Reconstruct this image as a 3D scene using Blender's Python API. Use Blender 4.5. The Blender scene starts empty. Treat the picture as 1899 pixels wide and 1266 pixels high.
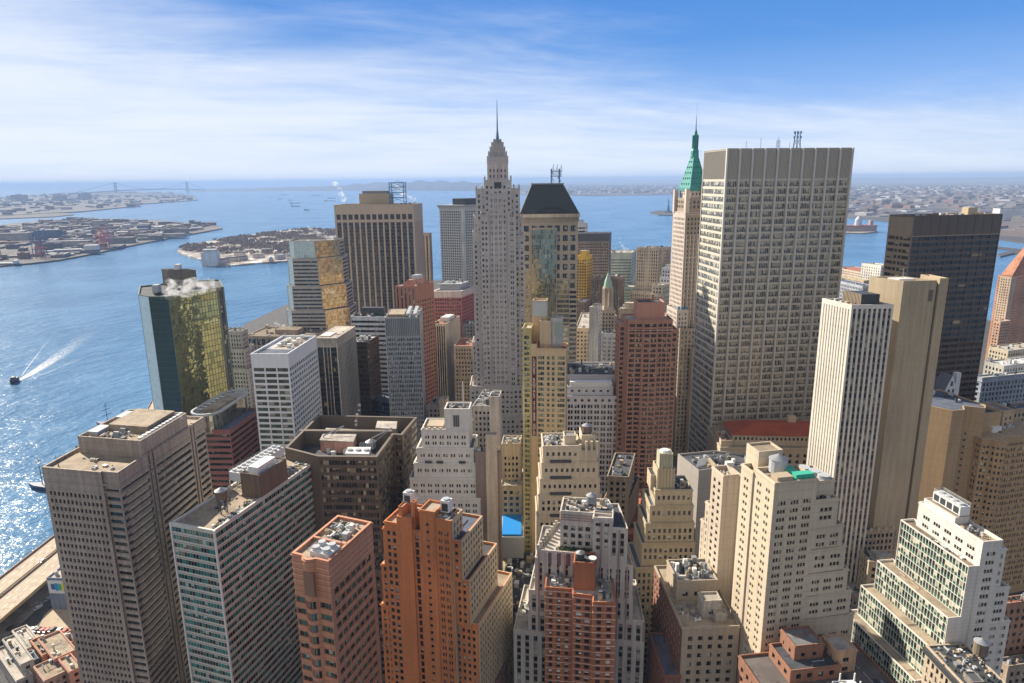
import bpy, math, random
from mathutils import Matrix, Vector
random.seed(7)
sc = bpy.context.scene
R = math.radians
# ---------------------------------------------------------------- camera
F, PT, RL, H = 1260.0, R(13.4), R(0.6), 235.0
def ray(px, py):
    a = (px-949.5)/F; b = (633-py)/F
    A = a*math.cos(RL)+b*math.sin(RL); B = -a*math.sin(RL)+b*math.cos(RL)
    return A, math.cos(PT)+B*math.sin(PT), -math.sin(PT)+B*math.cos(PT)
def at(px, py, z):
    x, y, w = ray(px, py); t = (z-H)/w
    return (x*t, y*t)
def zat(px, py, D):
    x, y, w = ray(px, py); return H+w*D/y
def pix(X, Y, Z):
    Z = Z-H
    yc = Y*math.cos(PT)-Z*math.sin(PT); b = (Y*math.sin(PT)+Z*math.cos(PT))/yc; a = X/yc
    return (a*math.cos(RL)-b*math.sin(RL))*F+949.5, 633-(a*math.sin(RL)+b*math.cos(RL))*F, yc
cd = bpy.data.cameras.new('camera'); cam = bpy.data.objects.new('camera', cd); sc.collection.objects.link(cam)
cd.sensor_width = 36; cd.lens = F/1899*36; cd.clip_start = 1; cd.clip_end = 200000
r0 = Vector((1, 0, 0)); u0 = Vector((0, math.sin(PT), math.cos(PT))); f0 = Vector((0, math.cos(PT), -math.sin(PT)))
# image right/up axes rolled so the horizon dips to the left
rr = r0*math.cos(RL)-u0*math.sin(RL); uu = r0*math.sin(RL)+u0*math.cos(RL)
M = Matrix((( rr.x, uu.x, -f0.x, 0), (rr.y, uu.y, -f0.y, 0), (rr.z, uu.z, -f0.z, H), (0, 0, 0, 1)))
cam.matrix_world = M
sc.camera = cam
# ---------------------------------------------------------------- sun + sky
SUN_AZ, SUN_EL = R(-50), R(33)
sl = bpy.data.lights.new('sun', 'SUN'); sl.energy = 5.0; sl.angle = R(0.5); sl.color = (1, .90, .74)
so = bpy.data.objects.new('sun', sl); sc.collection.objects.link(so)
sd = Vector((math.sin(SUN_AZ)*math.cos(SUN_EL), math.cos(SUN_AZ)*math.cos(SUN_EL), math.sin(SUN_EL)))
so.rotation_euler = sd.to_track_quat('Z', 'Y').to_euler()
sc.view_settings.view_transform = 'Standard'; sc.view_settings.look = 'None'; sc.view_settings.gamma = 1
sc.view_settings.exposure = 0.93
sc.cycles.use_denoising = True
sc.cycles.max_bounces = 6; sc.cycles.diffuse_bounces = 2; sc.cycles.glossy_bounces = 3; sc.cycles.volume_bounces = 1
sc.cycles.transparent_max_bounces = 6
sc.cycles.sample_clamp_indirect = 4

class NT:
    """terse node helper"""
    def __init__(s, tree): s.t = tree; s.n = tree.nodes; s.l = tree.links
    def put(s, sock, v):
        if v is None: return
        if isinstance(v, bpy.types.NodeSocket): s.l.new(v, sock)
        else: sock.default_value = v
    def m(s, op, a, b=None, c=None, clamp=False):
        n = s.n.new('ShaderNodeMath'); n.operation = op; n.use_clamp = clamp
        s.put(n.inputs[0], a); s.put(n.inputs[1], b); s.put(n.inputs[2], c); return n.outputs[0]
    def vm(s, op, a, b=None):
        n = s.n.new('ShaderNodeVectorMath'); n.operation = op
        s.put(n.inputs[0], a); s.put(n.inputs[1], b); return n.outputs[0]
    def mix(s, f, a, b, bt='MIX'):
        n = s.n.new('ShaderNodeMix'); n.data_type = 'RGBA'; n.blend_type = bt; n.clamp_factor = True
        s.put(n.inputs[0], f); s.put(n.inputs[6], c4(a)); s.put(n.inputs[7], c4(b)); return n.outputs[2]
    def noise(s, vec, scale, det=3, rough=.5, out=0):
        n = s.n.new('ShaderNodeTexNoise'); s.put(n.inputs['Vector'], vec)
        n.inputs['Scale'].default_value = scale; n.inputs['Detail'].default_value = det; n.inputs['Roughness'].default_value = rough
        return n.outputs[out]
    def ramp(s, f, stops):
        n = s.n.new('ShaderNodeValToRGB'); s.put(n.inputs[0], f)
        e = n.color_ramp.elements
        while len(e) < len(stops): e.new(.5)
        for k, (p, c) in enumerate(stops): e[k].position = p; e[k].color = c4(c)
        return n.outputs[0]
    def step(s, f, a, b):
        n = s.n.new('ShaderNodeMapRange'); n.interpolation_type = 'SMOOTHSTEP'
        s.put(n.inputs[0], f); n.inputs[1].default_value = a; n.inputs[2].default_value = b; return n.outputs[0]
    def sep(s, v):
        n = s.n.new('ShaderNodeSeparateXYZ'); s.put(n.inputs[0], v); return n.outputs
    def comb(s, x, y, z=0.0):
        n = s.n.new('ShaderNodeCombineXYZ'); s.put(n.inputs[0], x); s.put(n.inputs[1], y); s.put(n.inputs[2], z); return n.outputs[0]
def c4(c):
    if isinstance(c, (tuple, list)): return tuple(c)+((1,) if len(c) == 3 else ())
    if isinstance(c, (int, float)): return (c, c, c, 1)
    return c

w = bpy.data.worlds.new("World"); sc.world = w; w.use_nodes = True
N = NT(w.node_tree); bg = N.n['Background']
tc = N.n.new('ShaderNodeTexCoord').outputs['Generated']
sky = N.n.new('ShaderNodeTexSky'); sky.sky_type = 'NISHITA'; sky.sun_disc = False
sky.sun_elevation = SUN_EL; sky.sun_rotation = SUN_AZ; sky.air_density = 1.0; sky.dust_density = .6; sky.ozone_density = 2.5
x, y, z = N.sep(tc)
skyc = N.mix(1.0, sky.outputs[0], (.055, .055, .055), 'MULTIPLY')
# low sky as the air shows it: deep blue above, pale at the horizon
az = N.m('ARCTAN2', x, y)
el = N.m('ARCSINE', z)
base = N.ramp(N.m('MULTIPLY', el, 2.0), [(0, (.58, .66, .76)), (.07, (.50, .62, .79)), (.2, (.25, .43, .78)), (.36, (.10, .28, .66)), (.62, (.05, .19, .58)), (1, (.05, .15, .48))])
low = N.m('SUBTRACT', 1.0, N.step(el, .45, .9))
c = N.mix(low, skyc, base)
# thin cirrus streaks on a plane high above, more of it to the left
inv = N.m('DIVIDE', 1.0, N.m('ADD', N.m('MAXIMUM', z, 0.0), .09))
cv = N.comb(N.m('MULTIPLY', N.m('MULTIPLY', x, inv), .8), N.m('MULTIPLY', N.m('MULTIPLY', y, inv), 1.0), 0.0)
rot = N.n.new('ShaderNodeVectorRotate'); rot.rotation_type = 'Z_AXIS'; N.put(rot.inputs['Vector'], cv); rot.inputs['Angle'].default_value = R(-24)
st = N.vm('MULTIPLY', rot.outputs[0], (.62, .85, 1))
wob = N.noise(st, .8, 2, .5, 1)
st2 = N.vm('ADD', st, N.vm('MULTIPLY', wob, (.7, .7, 0)))
n1 = N.noise(st2, 1.1, 7, .6)
n2 = N.noise(N.vm('MULTIPLY', st2, (1, 1.9, 1)), 2.2, 9, .68)
tex = N.m('ADD', N.m('MULTIPLY', n1, .76), N.m('MULTIPLY', n2, .24))
edge = N.m('ADD', .170, N.m('MULTIPLY', az, -.11))            # cloud bank tops out higher to the left
bank = N.m('SUBTRACT', 1.0, N.step(N.m('SUBTRACT', el, edge), -.13, .09))
amt = N.m('ADD', N.m('MULTIPLY', bank, .42), N.m('MULTIPLY', N.m('SUBTRACT', 0.0, N.m('MINIMUM', az, .25)), .22))
cl = N.step(N.m('ADD', tex, amt), .50, 1.16)
cl = N.m('MULTIPLY', cl, .90)
c = N.mix(cl, c, (.74, .79, .88))
# unseen broken cloud added behind the viewer and overhead as fill light
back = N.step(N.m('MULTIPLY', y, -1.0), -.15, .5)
fill_cl = N.step(N.noise(N.vm('MULTIPLY', tc, (1, 1, 2)), 2.2, 5, .6), .3, .6)
c = N.mix(N.m('MULTIPLY', back, N.m('MULTIPLY', fill_cl, .9)), c, (.44, .41, .36))
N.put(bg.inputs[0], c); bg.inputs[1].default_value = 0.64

# ---------------------------------------------------------------- materials
def newmat(name):
    m = bpy.data.materials.new(name); m.use_nodes = True
    n = NT(m.node_tree); return m, n, n.n['Principled BSDF']
def pos(n): return n.n.new('ShaderNodeNewGeometry').outputs['Position']
_mc = {}
def wallm(col, joint=0, vj=0, rough=.85, var=.3, jd=.8):
    """masonry: patches, rain streaks and course lines"""
    var = var*1.7+.05; k = ('w', col, joint, vj, var, rough)
    if k in _mc: return _mc[k]
    m, n, b = newmat('masonry'); p = pos(n)
    a = n.noise(p, .035, 3); s = n.noise(n.vm('MULTIPLY', p, (.8, .8, .035)), 1, 6, .68); f = n.noise(p, .9, 4, .7)
    v = n.m('ADD', n.m('MULTIPLY', n.m('SUBTRACT', a, .5), var*1.9), n.m('MULTIPLY', n.m('SUBTRACT', s, .52), var*2.6))
    v = n.m('ADD', v, n.m('MULTIPLY', n.m('SUBTRACT', f, .5), var*1.1))
    v = n.m('ADD', v, 1.0)
    if joint:
        zz = n.sep(p)
        j = n.m('LESS_THAN', n.m('FRACT', n.m('DIVIDE', zz[2], joint)), min(.16, .28/joint))
        v = n.m('MULTIPLY', v, n.m('SUBTRACT', 1.0, n.m('MULTIPLY', j, 1-jd)))
    if vj:
        zz = n.sep(p)
        j = n.m('LESS_THAN', n.m('FRACT', n.m('DIVIDE', n.m('ADD', zz[0], n.m('MULTIPLY', zz[1], 1.13)), vj)), .07)
        v = n.m('MULTIPLY', v, n.m('SUBTRACT', 1.0, n.m('MULTIPLY', j, .16)))
    cc = n.vm('MULTIPLY', n.comb(v, v, v), col)
    n.put(b.inputs['Base Color'], cc); b.inputs['Roughness'].default_value = rough
    _mc[k] = m; return m
def roofm(col, col2=None, sc_=.25):
    k = ('r', col, col2)
    if k in _mc: return _mc[k]
    m, n, b = newmat('roofing'); p = pos(n)
    col2 = col2 or tuple(q*.55 for q in col)
    a = n.step(n.noise(p, .12, 5, .65), .42, .62); f = n.noise(p, 2.5, 4, .7)
    cc = n.mix(n.m('MULTIPLY', a, .8), col, col2)
    pud = n.step(n.noise(p, .33, 3, .6), .60, .68); cc = n.mix(n.m('MULTIPLY', pud, .55), cc, tuple(q*.35 for q in col))
    xx = n.sep(p); sm = n.m('LESS_THAN', n.m('FRACT', n.m('DIVIDE', n.m('ADD', xx[0], n.m('MULTIPLY', xx[1], .15)), 2.4)), .07); cc = n.mix(n.m('MULTIPLY', sm, .35), cc, tuple(q*.4 for q in col))
    cc = n.mix(n.m('MULTIPLY', n.step(f, .55, .75), .35), cc, tuple(min(1, q*1.5) for q in col))
    n.put(b.inputs['Base Color'], cc); b.inputs['Roughness'].default_value = .9
    _mc[k] = m; return m
def metal(col, rough=.5, met=.0):
    k = ('m', col, rough, met)
    if k in _mc: return _mc[k]
    m, n, b = newmat('painted metal'); p = pos(n)
    f = n.noise(p, .8, 4, .7)
    v = n.m('ADD', .78, n.m('MULTIPLY', f, .44)); cc = n.vm('MULTIPLY', n.comb(v, v, v), col)
    n.put(b.inputs['Base Color'], cc); b.inputs['Roughness'].default_value = rough; b.inputs['Metallic'].default_value = met
    _mc[k] = m; return m
def glassm(col=(.02, .025, .03), blind=(.42, .40, .35), bf=.25, mu=0, mv=0, lw=.1, line=(.3, .3, .3), span=0, spc=(.1, .1, .1),
           met=.0, rough=.08, wob=0, tint=None, tf=.3, spec=.6, vlw=None, cv=.55):
    """panes: uv in metres; mullions every mu, rows every mv, spandrel share span; each pane differs"""
    k = ('g', col, blind, bf, mu, mv, lw, line, span, spc, met, rough, wob, tint, tf, cv)
    if k in _mc: return _mc[k]
    m, n, b = newmat('glazing')
    uv = n.n.new('ShaderNodeUVMap').outputs[0]; u, v, _ = n.sep(uv)
    at_ = n.n.new('ShaderNodeAttribute'); at_.attribute_name = 'rnd'
    oi = n.n.new('ShaderNodeObjectInfo'); oc = n.sep(oi.outputs['Color'])[0]
    rn = n.m('ADD', at_.outputs['Fac'], oc)
    fu = n.m('DIVIDE', u, mu or 3.0); fv = n.m('DIVIDE', v, mv or 3.5)
    cell = n.comb(n.m('FLOOR', fu), n.m('FLOOR', fv), n.m('MULTIPLY', rn, 91.7))
    wn = n.n.new('ShaderNodeTexWhiteNoise'); wn.noise_dimensions = '3D'; n.put(wn.inputs['Vector'], cell)
    r1, r2, r3 = n.sep(wn.outputs['Color'])
    cc = n.mix(r2, tuple(q*(1-cv) for q in col), tuple(q*(1+cv*.9) for q in col))
    if tint: cc = n.mix(n.m('LESS_THAN', r3, tf), cc, tint)
    # blind drawn down from the head of some panes
    drop = n.m('GREATER_THAN', n.m('FRACT', fv), n.m('MULTIPLY', r3, .9))
    bl = n.m('MULTIPLY', n.m('LESS_THAN', r1, bf), drop)
    bcol = n.mix(r2, tuple(q*.55 for q in blind), blind)
    cc = n.mix(bl, cc, bcol)
    ro = rough; me = met
    lin = None
    if mu: lin = n.m('LESS_THAN', n.m('FRACT', fu), lw/mu)
    if mv:
        l2 = n.m('LESS_THAN', n.m('FRACT', fv), (vlw or lw)/mv); lin = n.m('MAXIMUM', lin, l2) if lin else l2
    if span:
        sp = n.m('LESS_THAN', n.m('FRACT', fv), span)
        cc = n.mix(sp, cc, spc); ro = n.m('ADD', rough, n.m('MULTIPLY', sp, .35)); me = n.m('MULTIPLY', n.m('SUBTRACT', 1.0, sp), met)
    if lin:
        cc = n.mix(lin, cc, line); ro = n.m('ADD', ro, n.m('MULTIPLY', lin, .4)); me = n.m('MULTIPLY', n.m('SUBTRACT', 1.0, lin), me)
    n.put(b.inputs['Base Color'], cc); n.put(b.inputs['Roughness'], ro); n.put(b.inputs['Metallic'], me)
    b.inputs['Specular IOR Level'].default_value = spec
    if wob:
        g = n.n.new('ShaderNodeNewGeometry')
        nn = n.vm('MULTIPLY', n.vm('SUBTRACT', wn.outputs['Color'], (.5, .5, .5)), (wob*.35, wob*.35, wob*.25))
        nz = n.vm('MULTIPLY', n.vm('SUBTRACT', n.noise(g.outputs['Position'], .35, 2, .5, 1), (.5, .5, .5)), (wob*2.2, wob*2.2, wob*1.5))
        n.put(b.inputs['Normal'], n.vm('NORMALIZE', n.vm('ADD', n.vm('ADD', g.outputs['Normal'], nn), nz)))
    _mc[k] = m; return m

# ---------------------------------------------------------------- mesh helpers
C = sc.collection
class MB:
    def __init__(s): s.v = []; s.f = []; s.uv = None; s.r = []
    def quad(s, a, b, c, d): i = len(s.v); s.v += [a, b, c, d]; s.f.append((i, i+1, i+2, i+3))
    def poly(s, pts): i = len(s.v); s.v += pts; s.f.append(tuple(range(i, i+len(pts))))
    def prism(s, poly, z0, z1, top=True, bot=False, ptop=None):
        n = len(poly); q = ptop or poly
        for i in range(n):
            j = (i+1) % n
            s.quad((*poly[i], z0), (*poly[j], z0), (*q[j], z1), (*q[i], z1))
        if top: s.poly([(*p, z1) for p in q])
        if bot: s.poly([(*p, z0) for p in reversed(poly)])
    def box(s, cx, cy, z0, w, d, h, a=0):
        ca, sa = math.cos(a), math.sin(a)
        s.prism([(cx+x*ca-y*sa, cy+x*sa+y*ca) for x, y in ((-w/2, -d/2), (w/2, -d/2), (w/2, d/2), (-w/2, d/2))], z0, z0+h, bot=True)
    def cyl(s, cx, cy, z0, z1, r0, r1=None, n=12, bot=False):
        r1 = r0 if r1 is None else r1
        P0 = [(cx+r0*math.cos(2*math.pi*i/n), cy+r0*math.sin(2*math.pi*i/n)) for i in range(n)]
        P1 = [(cx+r1*math.cos(2*math.pi*i/n), cy+r1*math.sin(2*math.pi*i/n)) for i in range(n)]
        s.prism(P0, z0, z1, top=r1 > .01, bot=bot, ptop=P1)
    def bar(s, p, q, r=.15):
        p, q = Vector(p), Vector(q); d = (q-p)
        if d.length < 1e-4: return
        d.normalize(); a = d.orthogonal().normalized()*r; b = d.cross(a).normalized()*r
        k = [a+b, b-a, -a-b, a-b]
        for i in range(4):
            j = (i+1) % 4; s.quad(tuple(p+k[i]), tuple(p+k[j]), tuple(q+k[j]), tuple(q+k[i]))
        s.quad(*[tuple(q+x) for x in k])
    def mesh(s, name):
        me = bpy.data.meshes.new(name); me.from_pydata(s.v, [], s.f)
        if s.r:
            a = me.attributes.new('rnd', 'FLOAT', 'POINT'); a.data.foreach_set('value', s.r)
        if s.uv:
            ul = me.uv_layers.new(name='UVMap'); ul.data.foreach_set('uv', [c for l in s.uv for c in l])
        me.update(); return me
    def build(s, name, mat, parent=None, loc=None):
        """links as ONE mesh object; vertices are world coordinates, shifted to the parent's base"""
        if not s.v: return None
        o = bpy.data.objects.new(name, s.mesh(name)); o.data.materials.append(mat); C.objects.link(o)
        if parent is not None:
            o.parent = parent; p = parent
            off = Vector((0, 0, 0))
            while p is not None: off += p.location; p = p.parent
            o.location = -off
        return o
def tag(o, label, cat, group=None, kind=None):
    if label: o['label'] = label
    if cat: o['category'] = cat
    if group: o['group'] = group
    if kind: o['kind'] = kind
    return o
def thing(name, x, y, label, cat, group=None, z=0):
    o = bpy.data.objects.new(name, None); C.objects.link(o); o.location = (x, y, z); o.empty_display_size = 1
    return tag(o, label, cat, group)
def structure(name, mb, mat): return tag(mb.build(name, mat), None, None, None, 'structure')

# ---------------------------------------------------------------- plan helpers
def vdir(th): return (math.cos(R(th)), math.sin(R(th)))
def reach(Np, z, th, px):
    """distance from plan point Np along direction th until it projects on image column px"""
    d = vdir(th); best = None; lo, hi = .5, 400.
    f = lambda s: pix(Np[0]+d[0]*s, Np[1]+d[1]*s, z)[0]-px
    flo = f(lo)
    s = lo
    while s < hi:
        s2 = s+4
        if (f(s2) > 0) != (flo > 0):
            a, b = s, s2
            for _ in range(30):
                m = (a+b)/2
                if (f(m) > 0) != (flo > 0): b = m
                else: a = m
            return a
        s = s2
    return 40.
def rect(z, Nx, Ny, pxL, pxR, th, thL=None, wL=None, wR=None):
    thL = th+90 if thL is None else thL
    n = at(Nx, Ny, z) if z is not None else None
    return rectN(n, z, pxL, pxR, th, thL, wL, wR)
def rectN(n, z, pxL, pxR, th, thL=None, wL=None, wR=None):
    thL = th+90 if thL is None else thL
    wL = wL or reach(n, z, thL, pxL); wR = wR or reach(n, z, th, pxR)
    dl, dr = vdir(thL), vdir(th)
    L = (n[0]+dl[0]*wL, n[1]+dl[1]*wL); Q = (n[0]+dr[0]*wR, n[1]+dr[1]*wR)
    return [L, n, Q, (L[0]+Q[0]-n[0], L[1]+Q[1]-n[1])]
def plan(z, *ps): return [at(x, y, z) for x, y in ps]
def off(poly, ds):
    """push every edge of a ccw polygon outward by ds (number or one per edge)"""
    n = len(poly)
    if isinstance(ds, (int, float)): ds = [ds]*n
    L = []
    for i in range(n):
        a, b = poly[i], poly[(i+1) % n]; dx, dy = b[0]-a[0], b[1]-a[1]; l = math.hypot(dx, dy) or 1
        nx, ny = dy/l, -dx/l; L.append(((a[0]+nx*ds[i], a[1]+ny*ds[i]), (dx/l, dy/l)))
    out = []
    for i in range(n):
        (p, d), (q, e) = L[i-1], L[i]
        cr = d[0]*e[1]-d[1]*e[0]
        if abs(cr) < 1e-3: out.append(q); continue
        t = ((q[0]-p[0])*e[1]-(q[1]-p[1])*e[0])/cr
        out.append((p[0]+d[0]*t, p[1]+d[1]*t))
    return out
def lerp(a, b, t): return (a[0]+(b[0]-a[0])*t, a[1]+(b[1]-a[1])*t)
def sub(poly, u0, u1, v0, v1):
    """sub-rectangle of a 4-corner roof [L,N,R,B]: u from L to N, v from N to R"""
    L, n, Q, B = poly
    def P(u, v): return lerp(lerp(L, n, u), lerp(B, Q, u), v)
    return [P(u0, v0), P(u1, v0), P(u1, v1), P(u0, v1)]
def cen(poly): return (sum(p[0] for p in poly)/len(poly), sum(p[1] for p in poly)/len(poly))
def ang(poly, i=1):
    a, b = poly[i], poly[(i+1) % len(poly)]; return math.atan2(b[1]-a[1], b[0]-a[0])

def S(fh=3.6, bw=3., ww=.5, wh=.5, top=2., bot=4., side=1., dep=.35, pane=None, grp=1, gap=.12, cols=None, sub=0, full=False, name='window'):
    if ww < .6 and not full: ww *= 1.14
    if wh <= .6 and ww < .9 and not full: wh = min(.66, wh*1.12)
    return dict(fh=fh, bw=bw, ww=ww, wh=wh, top=top, bot=bot, side=side, dep=dep, pane=pane, grp=grp, gap=gap, cols=cols, full=full, name=name)
def GD(): return glassm()

class Building:
    def __init__(s, name, label, poly, cat='building', group=None):
        c = cen(poly); s.e = thing(name, c[0], c[1], label, cat, group); s.win = []; s.wm = {}
    def facade(s, mb, A, B, z0, z1, st):
        L = math.hypot(B[0]-A[0], B[1]-A[1])
        if L < .3 or z1-z0 < .5: return
        d = ((B[0]-A[0])/L, (B[1]-A[1])/L); nx, ny = d[1], -d[0]
        P = lambda u, z, dp=0: (A[0]+d[0]*u-nx*dp, A[1]+d[1]*u-ny*dp, z)
        mx, my = (A[0]+B[0])/2, (A[1]+B[1])/2
        vis = max((-nx*(mx-ox)-ny*my) for ox in (-60, 0, 60)) > 0
        if not st or not vis or L < st['side']*2+.4:
            mb.quad(P(0, z0), P(L, z0), P(L, z1), P(0, z1)); return
        us = [0.0]; sd = st['side']; n = max(1, round((L-2*sd)/st['bw'])); bw = (L-2*sd)/n
        ops = []
        for i in range(n):
            g = st['grp']; w0 = bw*st['ww']; gp = st['gap']*bw if g > 1 else 0; w1 = (w0-gp*(g-1))/g
            x = sd+i*bw+(bw-w0)/2
            for k in range(g): ops.append((x, x+w1)); x += w1+gp
        zt, zb = z1-st['top'], z0+st['bot']
        if st['full']: vo = [(zb, zt)] if zt > zb else []
        else:
            vo = []; fh = st['fh']; zz = zt
            while zz-fh > zb:
                h = fh*st['wh']; vo.append((zz-(fh-h)/2-h, zz-(fh-h)/2)); zz -= fh
            vo.reverse()
        zc = z0; dp = st['dep']
        for (a, b) in vo:
            mb.quad(P(0, zc), P(L, zc), P(L, a), P(0, a))
            uc = 0.0
            for (p, q) in ops:
                if p-uc > 1e-3: mb.quad(P(uc, a), P(p, a), P(p, b), P(uc, b))
                mb.quad(P(p, a), P(q, a), P(q, a, dp), P(p, a, dp)); mb.quad(P(p, b, dp), P(q, b, dp), P(q, b), P(p, b))
                mb.quad(P(p, a), P(p, a, dp), P(p, b, dp), P(p, b)); mb.quad(P(q, a, dp), P(q, a), P(q, b), P(q, b, dp))
                s.win.append((P(p, a, dp), d, q-p, b-a, st['pane'], st['name']))
                uc = q
            if L-uc > 1e-3: mb.quad(P(uc, a), P(L, a), P(L, b), P(uc, b))
            zc = b
        mb.quad(P(0, zc), P(L, zc), P(L, z1), P(0, z1))
    def block(s, poly, z0, z1, st=None, wm=None, rm=None, par=1.1, pt=.5, roofname='roof'):
        """prism with window openings, parapet and a sunk roof; st = one style or one per edge"""
        mb = MB(); n = len(poly); sts = st if isinstance(st, list) else [st]*n
        for i in range(n): s.facade(mb, poly[i], poly[(i+1) % n], z0, z1, sts[i % len(sts)])
        inn = off(poly, -pt) if par else poly
        if par:
            for i in range(n):
                j = (i+1) % n
                mb.quad((*poly[i], z1), (*poly[j], z1), (*inn[j], z1), (*inn[i], z1))
                mb.quad((*inn[i], z1), (*inn[j], z1), (*inn[j], z1-par), (*inn[i], z1-par))
        mb.build('wall', wm, s.e)
        if par and st and not (sts[0] or sts[min(1, n-1)] or dict(full=True))['full'] and math.hypot(*cen(poly)) < 520:
            cb = MB(); oo = off(poly, .25); ii = off(poly, -.02)
            for i in range(n):
                j = (i+1) % n; zl, zh = z1-.85, z1-.45
                cb.quad((*oo[i], zl), (*oo[j], zl), (*oo[j], zh), (*oo[i], zh)); cb.quad((*oo[i], zh), (*oo[j], zh), (*ii[j], zh), (*ii[i], zh)); cb.quad((*ii[i], zl), (*ii[j], zl), (*oo[j], zl), (*oo[i], zl))
            cb.build('cornice', wm, s.e)
        if par and math.hypot(*cen(poly)) < 400:
            s.pipes(poly, z1-par)
        rb = MB(); rb.poly([(*p, z1-par) for p in inn]); 
        rb.build(roofname, rm or RF['tan'], s.e)
        return z1-par
    def part(s, name, mb, mat, par=None): return mb.build(name, mat, par or s.e)
    def copies(s, name, mb, mat, spots):
        """the same little mesh at several spots (x, y, z, angle, scale)"""
        me = mb.mesh(name); me.materials.append(mat)
        for (x, y, z, a, k) in spots:
            o = bpy.data.objects.new(name, me); C.objects.link(o); o.parent = s.e
            o.location = (x-s.e.location.x, y-s.e.location.y, z); o.rotation_euler = (0, 0, a); o.scale = k if isinstance(k, tuple) else (k, k, k)
    def fins(s, A, B, n, w, dp, z0, z1, mat, name='column', e0=0, e1=1):
        L = math.hypot(B[0]-A[0], B[1]-A[1]); a = math.atan2(B[1]-A[1], B[0]-A[0])
        m = MB(); m.prism([(-w/2, -dp), (w/2, -dp), (w/2, .05), (-w/2, .05)], 0, z1-z0)
        s.copies(name, m, mat, [(*lerp(A, B, e0+(e1-e0)*i/(n-1)), z0, a, 1) for i in range(n)])
    def bands(s, poly, zs, h, dp, mat, name='ledge', edges=None):
        for z in zs:
            m = MB(); o = off(poly, dp) if edges is None else off(poly, [dp if i in edges else -.02 for i in range(len(poly))])
            m.prism(o, z, z+h, bot=True); s.part(name, m, mat)
    def clutter(s, poly, z, n, seed=0, big=3., mats=None, margin=1.5, h=1.6):
        """bulkheads, condensers, ducts and vents, each a part"""
        rg = random.Random(seed*13+n); inn = off(poly, -margin); a0 = ang(poly); done = []
        xs = [p[0] for p in inn]; ys = [p[1] for p in inn]
        if math.hypot(*cen(poly)) < 420: n = int(n*1.7)
        mats = mats or [MT['lgrey'], MT['grey'], MT['dark'], MT['white'], MT['tan']]
        t = 0
        while len(done) < n and t < n*30:
            t += 1; x, y = rg.uniform(min(xs), max(xs)), rg.uniform(min(ys), max(ys))
            if not inside((x, y), inn): continue
            k = rg.random(); r = .6+.5*big*rg.random()
            if any(math.hypot(x-q[0], y-q[1]) < (r+q[2])*.8 for q in done): continue
            m = MB(); hh = h*(.5+rg.random()); nm = 'roof_vent'
            if k < .42:
                m.box(0, 0, 0, r*1.4, r, hh); nm = 'condenser'
                m.cyl(-r*.3, 0, hh, hh+.25, r*.28, n=8); m.cyl(r*.35, 0, hh, hh+.25, r*.28, n=8)
            elif k < .58: m.cyl(0, 0, 0, hh, r*.3, n=8); m.cyl(0, 0, hh, hh+.4, r*.45, .05, n=8)
            elif k < .8:
                l = r*2.5; m.box(0, 0, .3, l, .5, .5); m.box(l/2, l*.3, .3, .5, l*.6, .5); m.box(-l/2+.3, 0, 0, .5, .6, 1.4); nm = 'duct'
            else:
                m.box(0, 0, 0, r*1.2, r*1.2, hh*1.5); m.box(0, 0, hh*1.5, r*1.3, r*1.3, .2); nm = 'roof_hatch'
            o = s.part(nm, m, rg.choice(mats)); 
            o.location = (x-s.e.location.x, y-s.e.location.y, z); o.rotation_euler = (0, 0, a0+(R(90) if rg.random() < .4 else 0))
            done.append((x, y, r))
    def pipes(s, poly, z):
        xs = [p[0] for p in poly]; ys = [p[1] for p in poly]
        if (max(xs)-min(xs))*(max(ys)-min(ys)) < 90: return
        rg = random.Random(int(z*7+xs[0])); a = ang(poly, 0); inn = off(poly, -1.3); mb = MB(); k = 0
        for _ in range(40):
            x, y = rg.uniform(min(xs), max(xs)), rg.uniform(min(ys), max(ys)); b = a+(math.pi/2 if rg.random() < .5 else 0); l = rg.uniform(3, 9); q = (x+l*math.cos(b), y+l*math.sin(b))
            if inside((x, y), inn) and inside(q, inn):
                mb.bar((x, y, z+.25), (*q, z+.25), .09); mb.bar((*q, z), (*q, z+.9), .08); k += 1
                if k >= 5: break
        if k: s.part('pipe_run', mb, rg.choice([MT['dark'], MT['grey'], MT['lgrey'], MT['rust']]))
    def rail(s, poly, z, h=1.1, mat=None, name='railing'):
        m = MB(); n = len(poly)
        for i in range(n):
            a, b = poly[i], poly[(i+1) % n]; l = math.hypot(b[0]-a[0], b[1]-a[1]); k = max(1, int(l/2.5))
            for j in range(k+1): p = lerp(a, b, j/k); m.bar((*p, z), (*p, z+h), .05)
            m.bar((*a, z+h), (*b, z+h), .05); m.bar((*a, z+h*.5), (*b, z+h*.5), .04)
        s.part(name, m, mat or MT['lgrey'])
    def finish(s):
        """the hundred panes that show largest become parts, the rest one part of kind stuff"""
        ex, ey = s.e.location.x, s.e.location.y
        sc_ = []
        for w_ in s.win:
            o, d, ww, hh = w_[:4]
            px, py, yc = pix(o[0]+d[0]*ww/2, o[1]+d[1]*ww/2, o[2]+hh/2)
            if yc < 1 or px < -20 or px > 1920 or py < -20 or py > 1290: a = 0
            else:
                D = math.hypot(o[0], o[1]); cs = abs((o[0]*d[1]-o[1]*d[0])/D)
                a = ww*hh*cs/yc**2*1e6
            sc_.append((a, random.random()*.01, w_))
        sc_.sort(key=lambda t: (-t[0], t[1]))
        big = [t for t in sc_[:100] if t[0] > 2.2]; rest = sc_[len(big):] 
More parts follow.
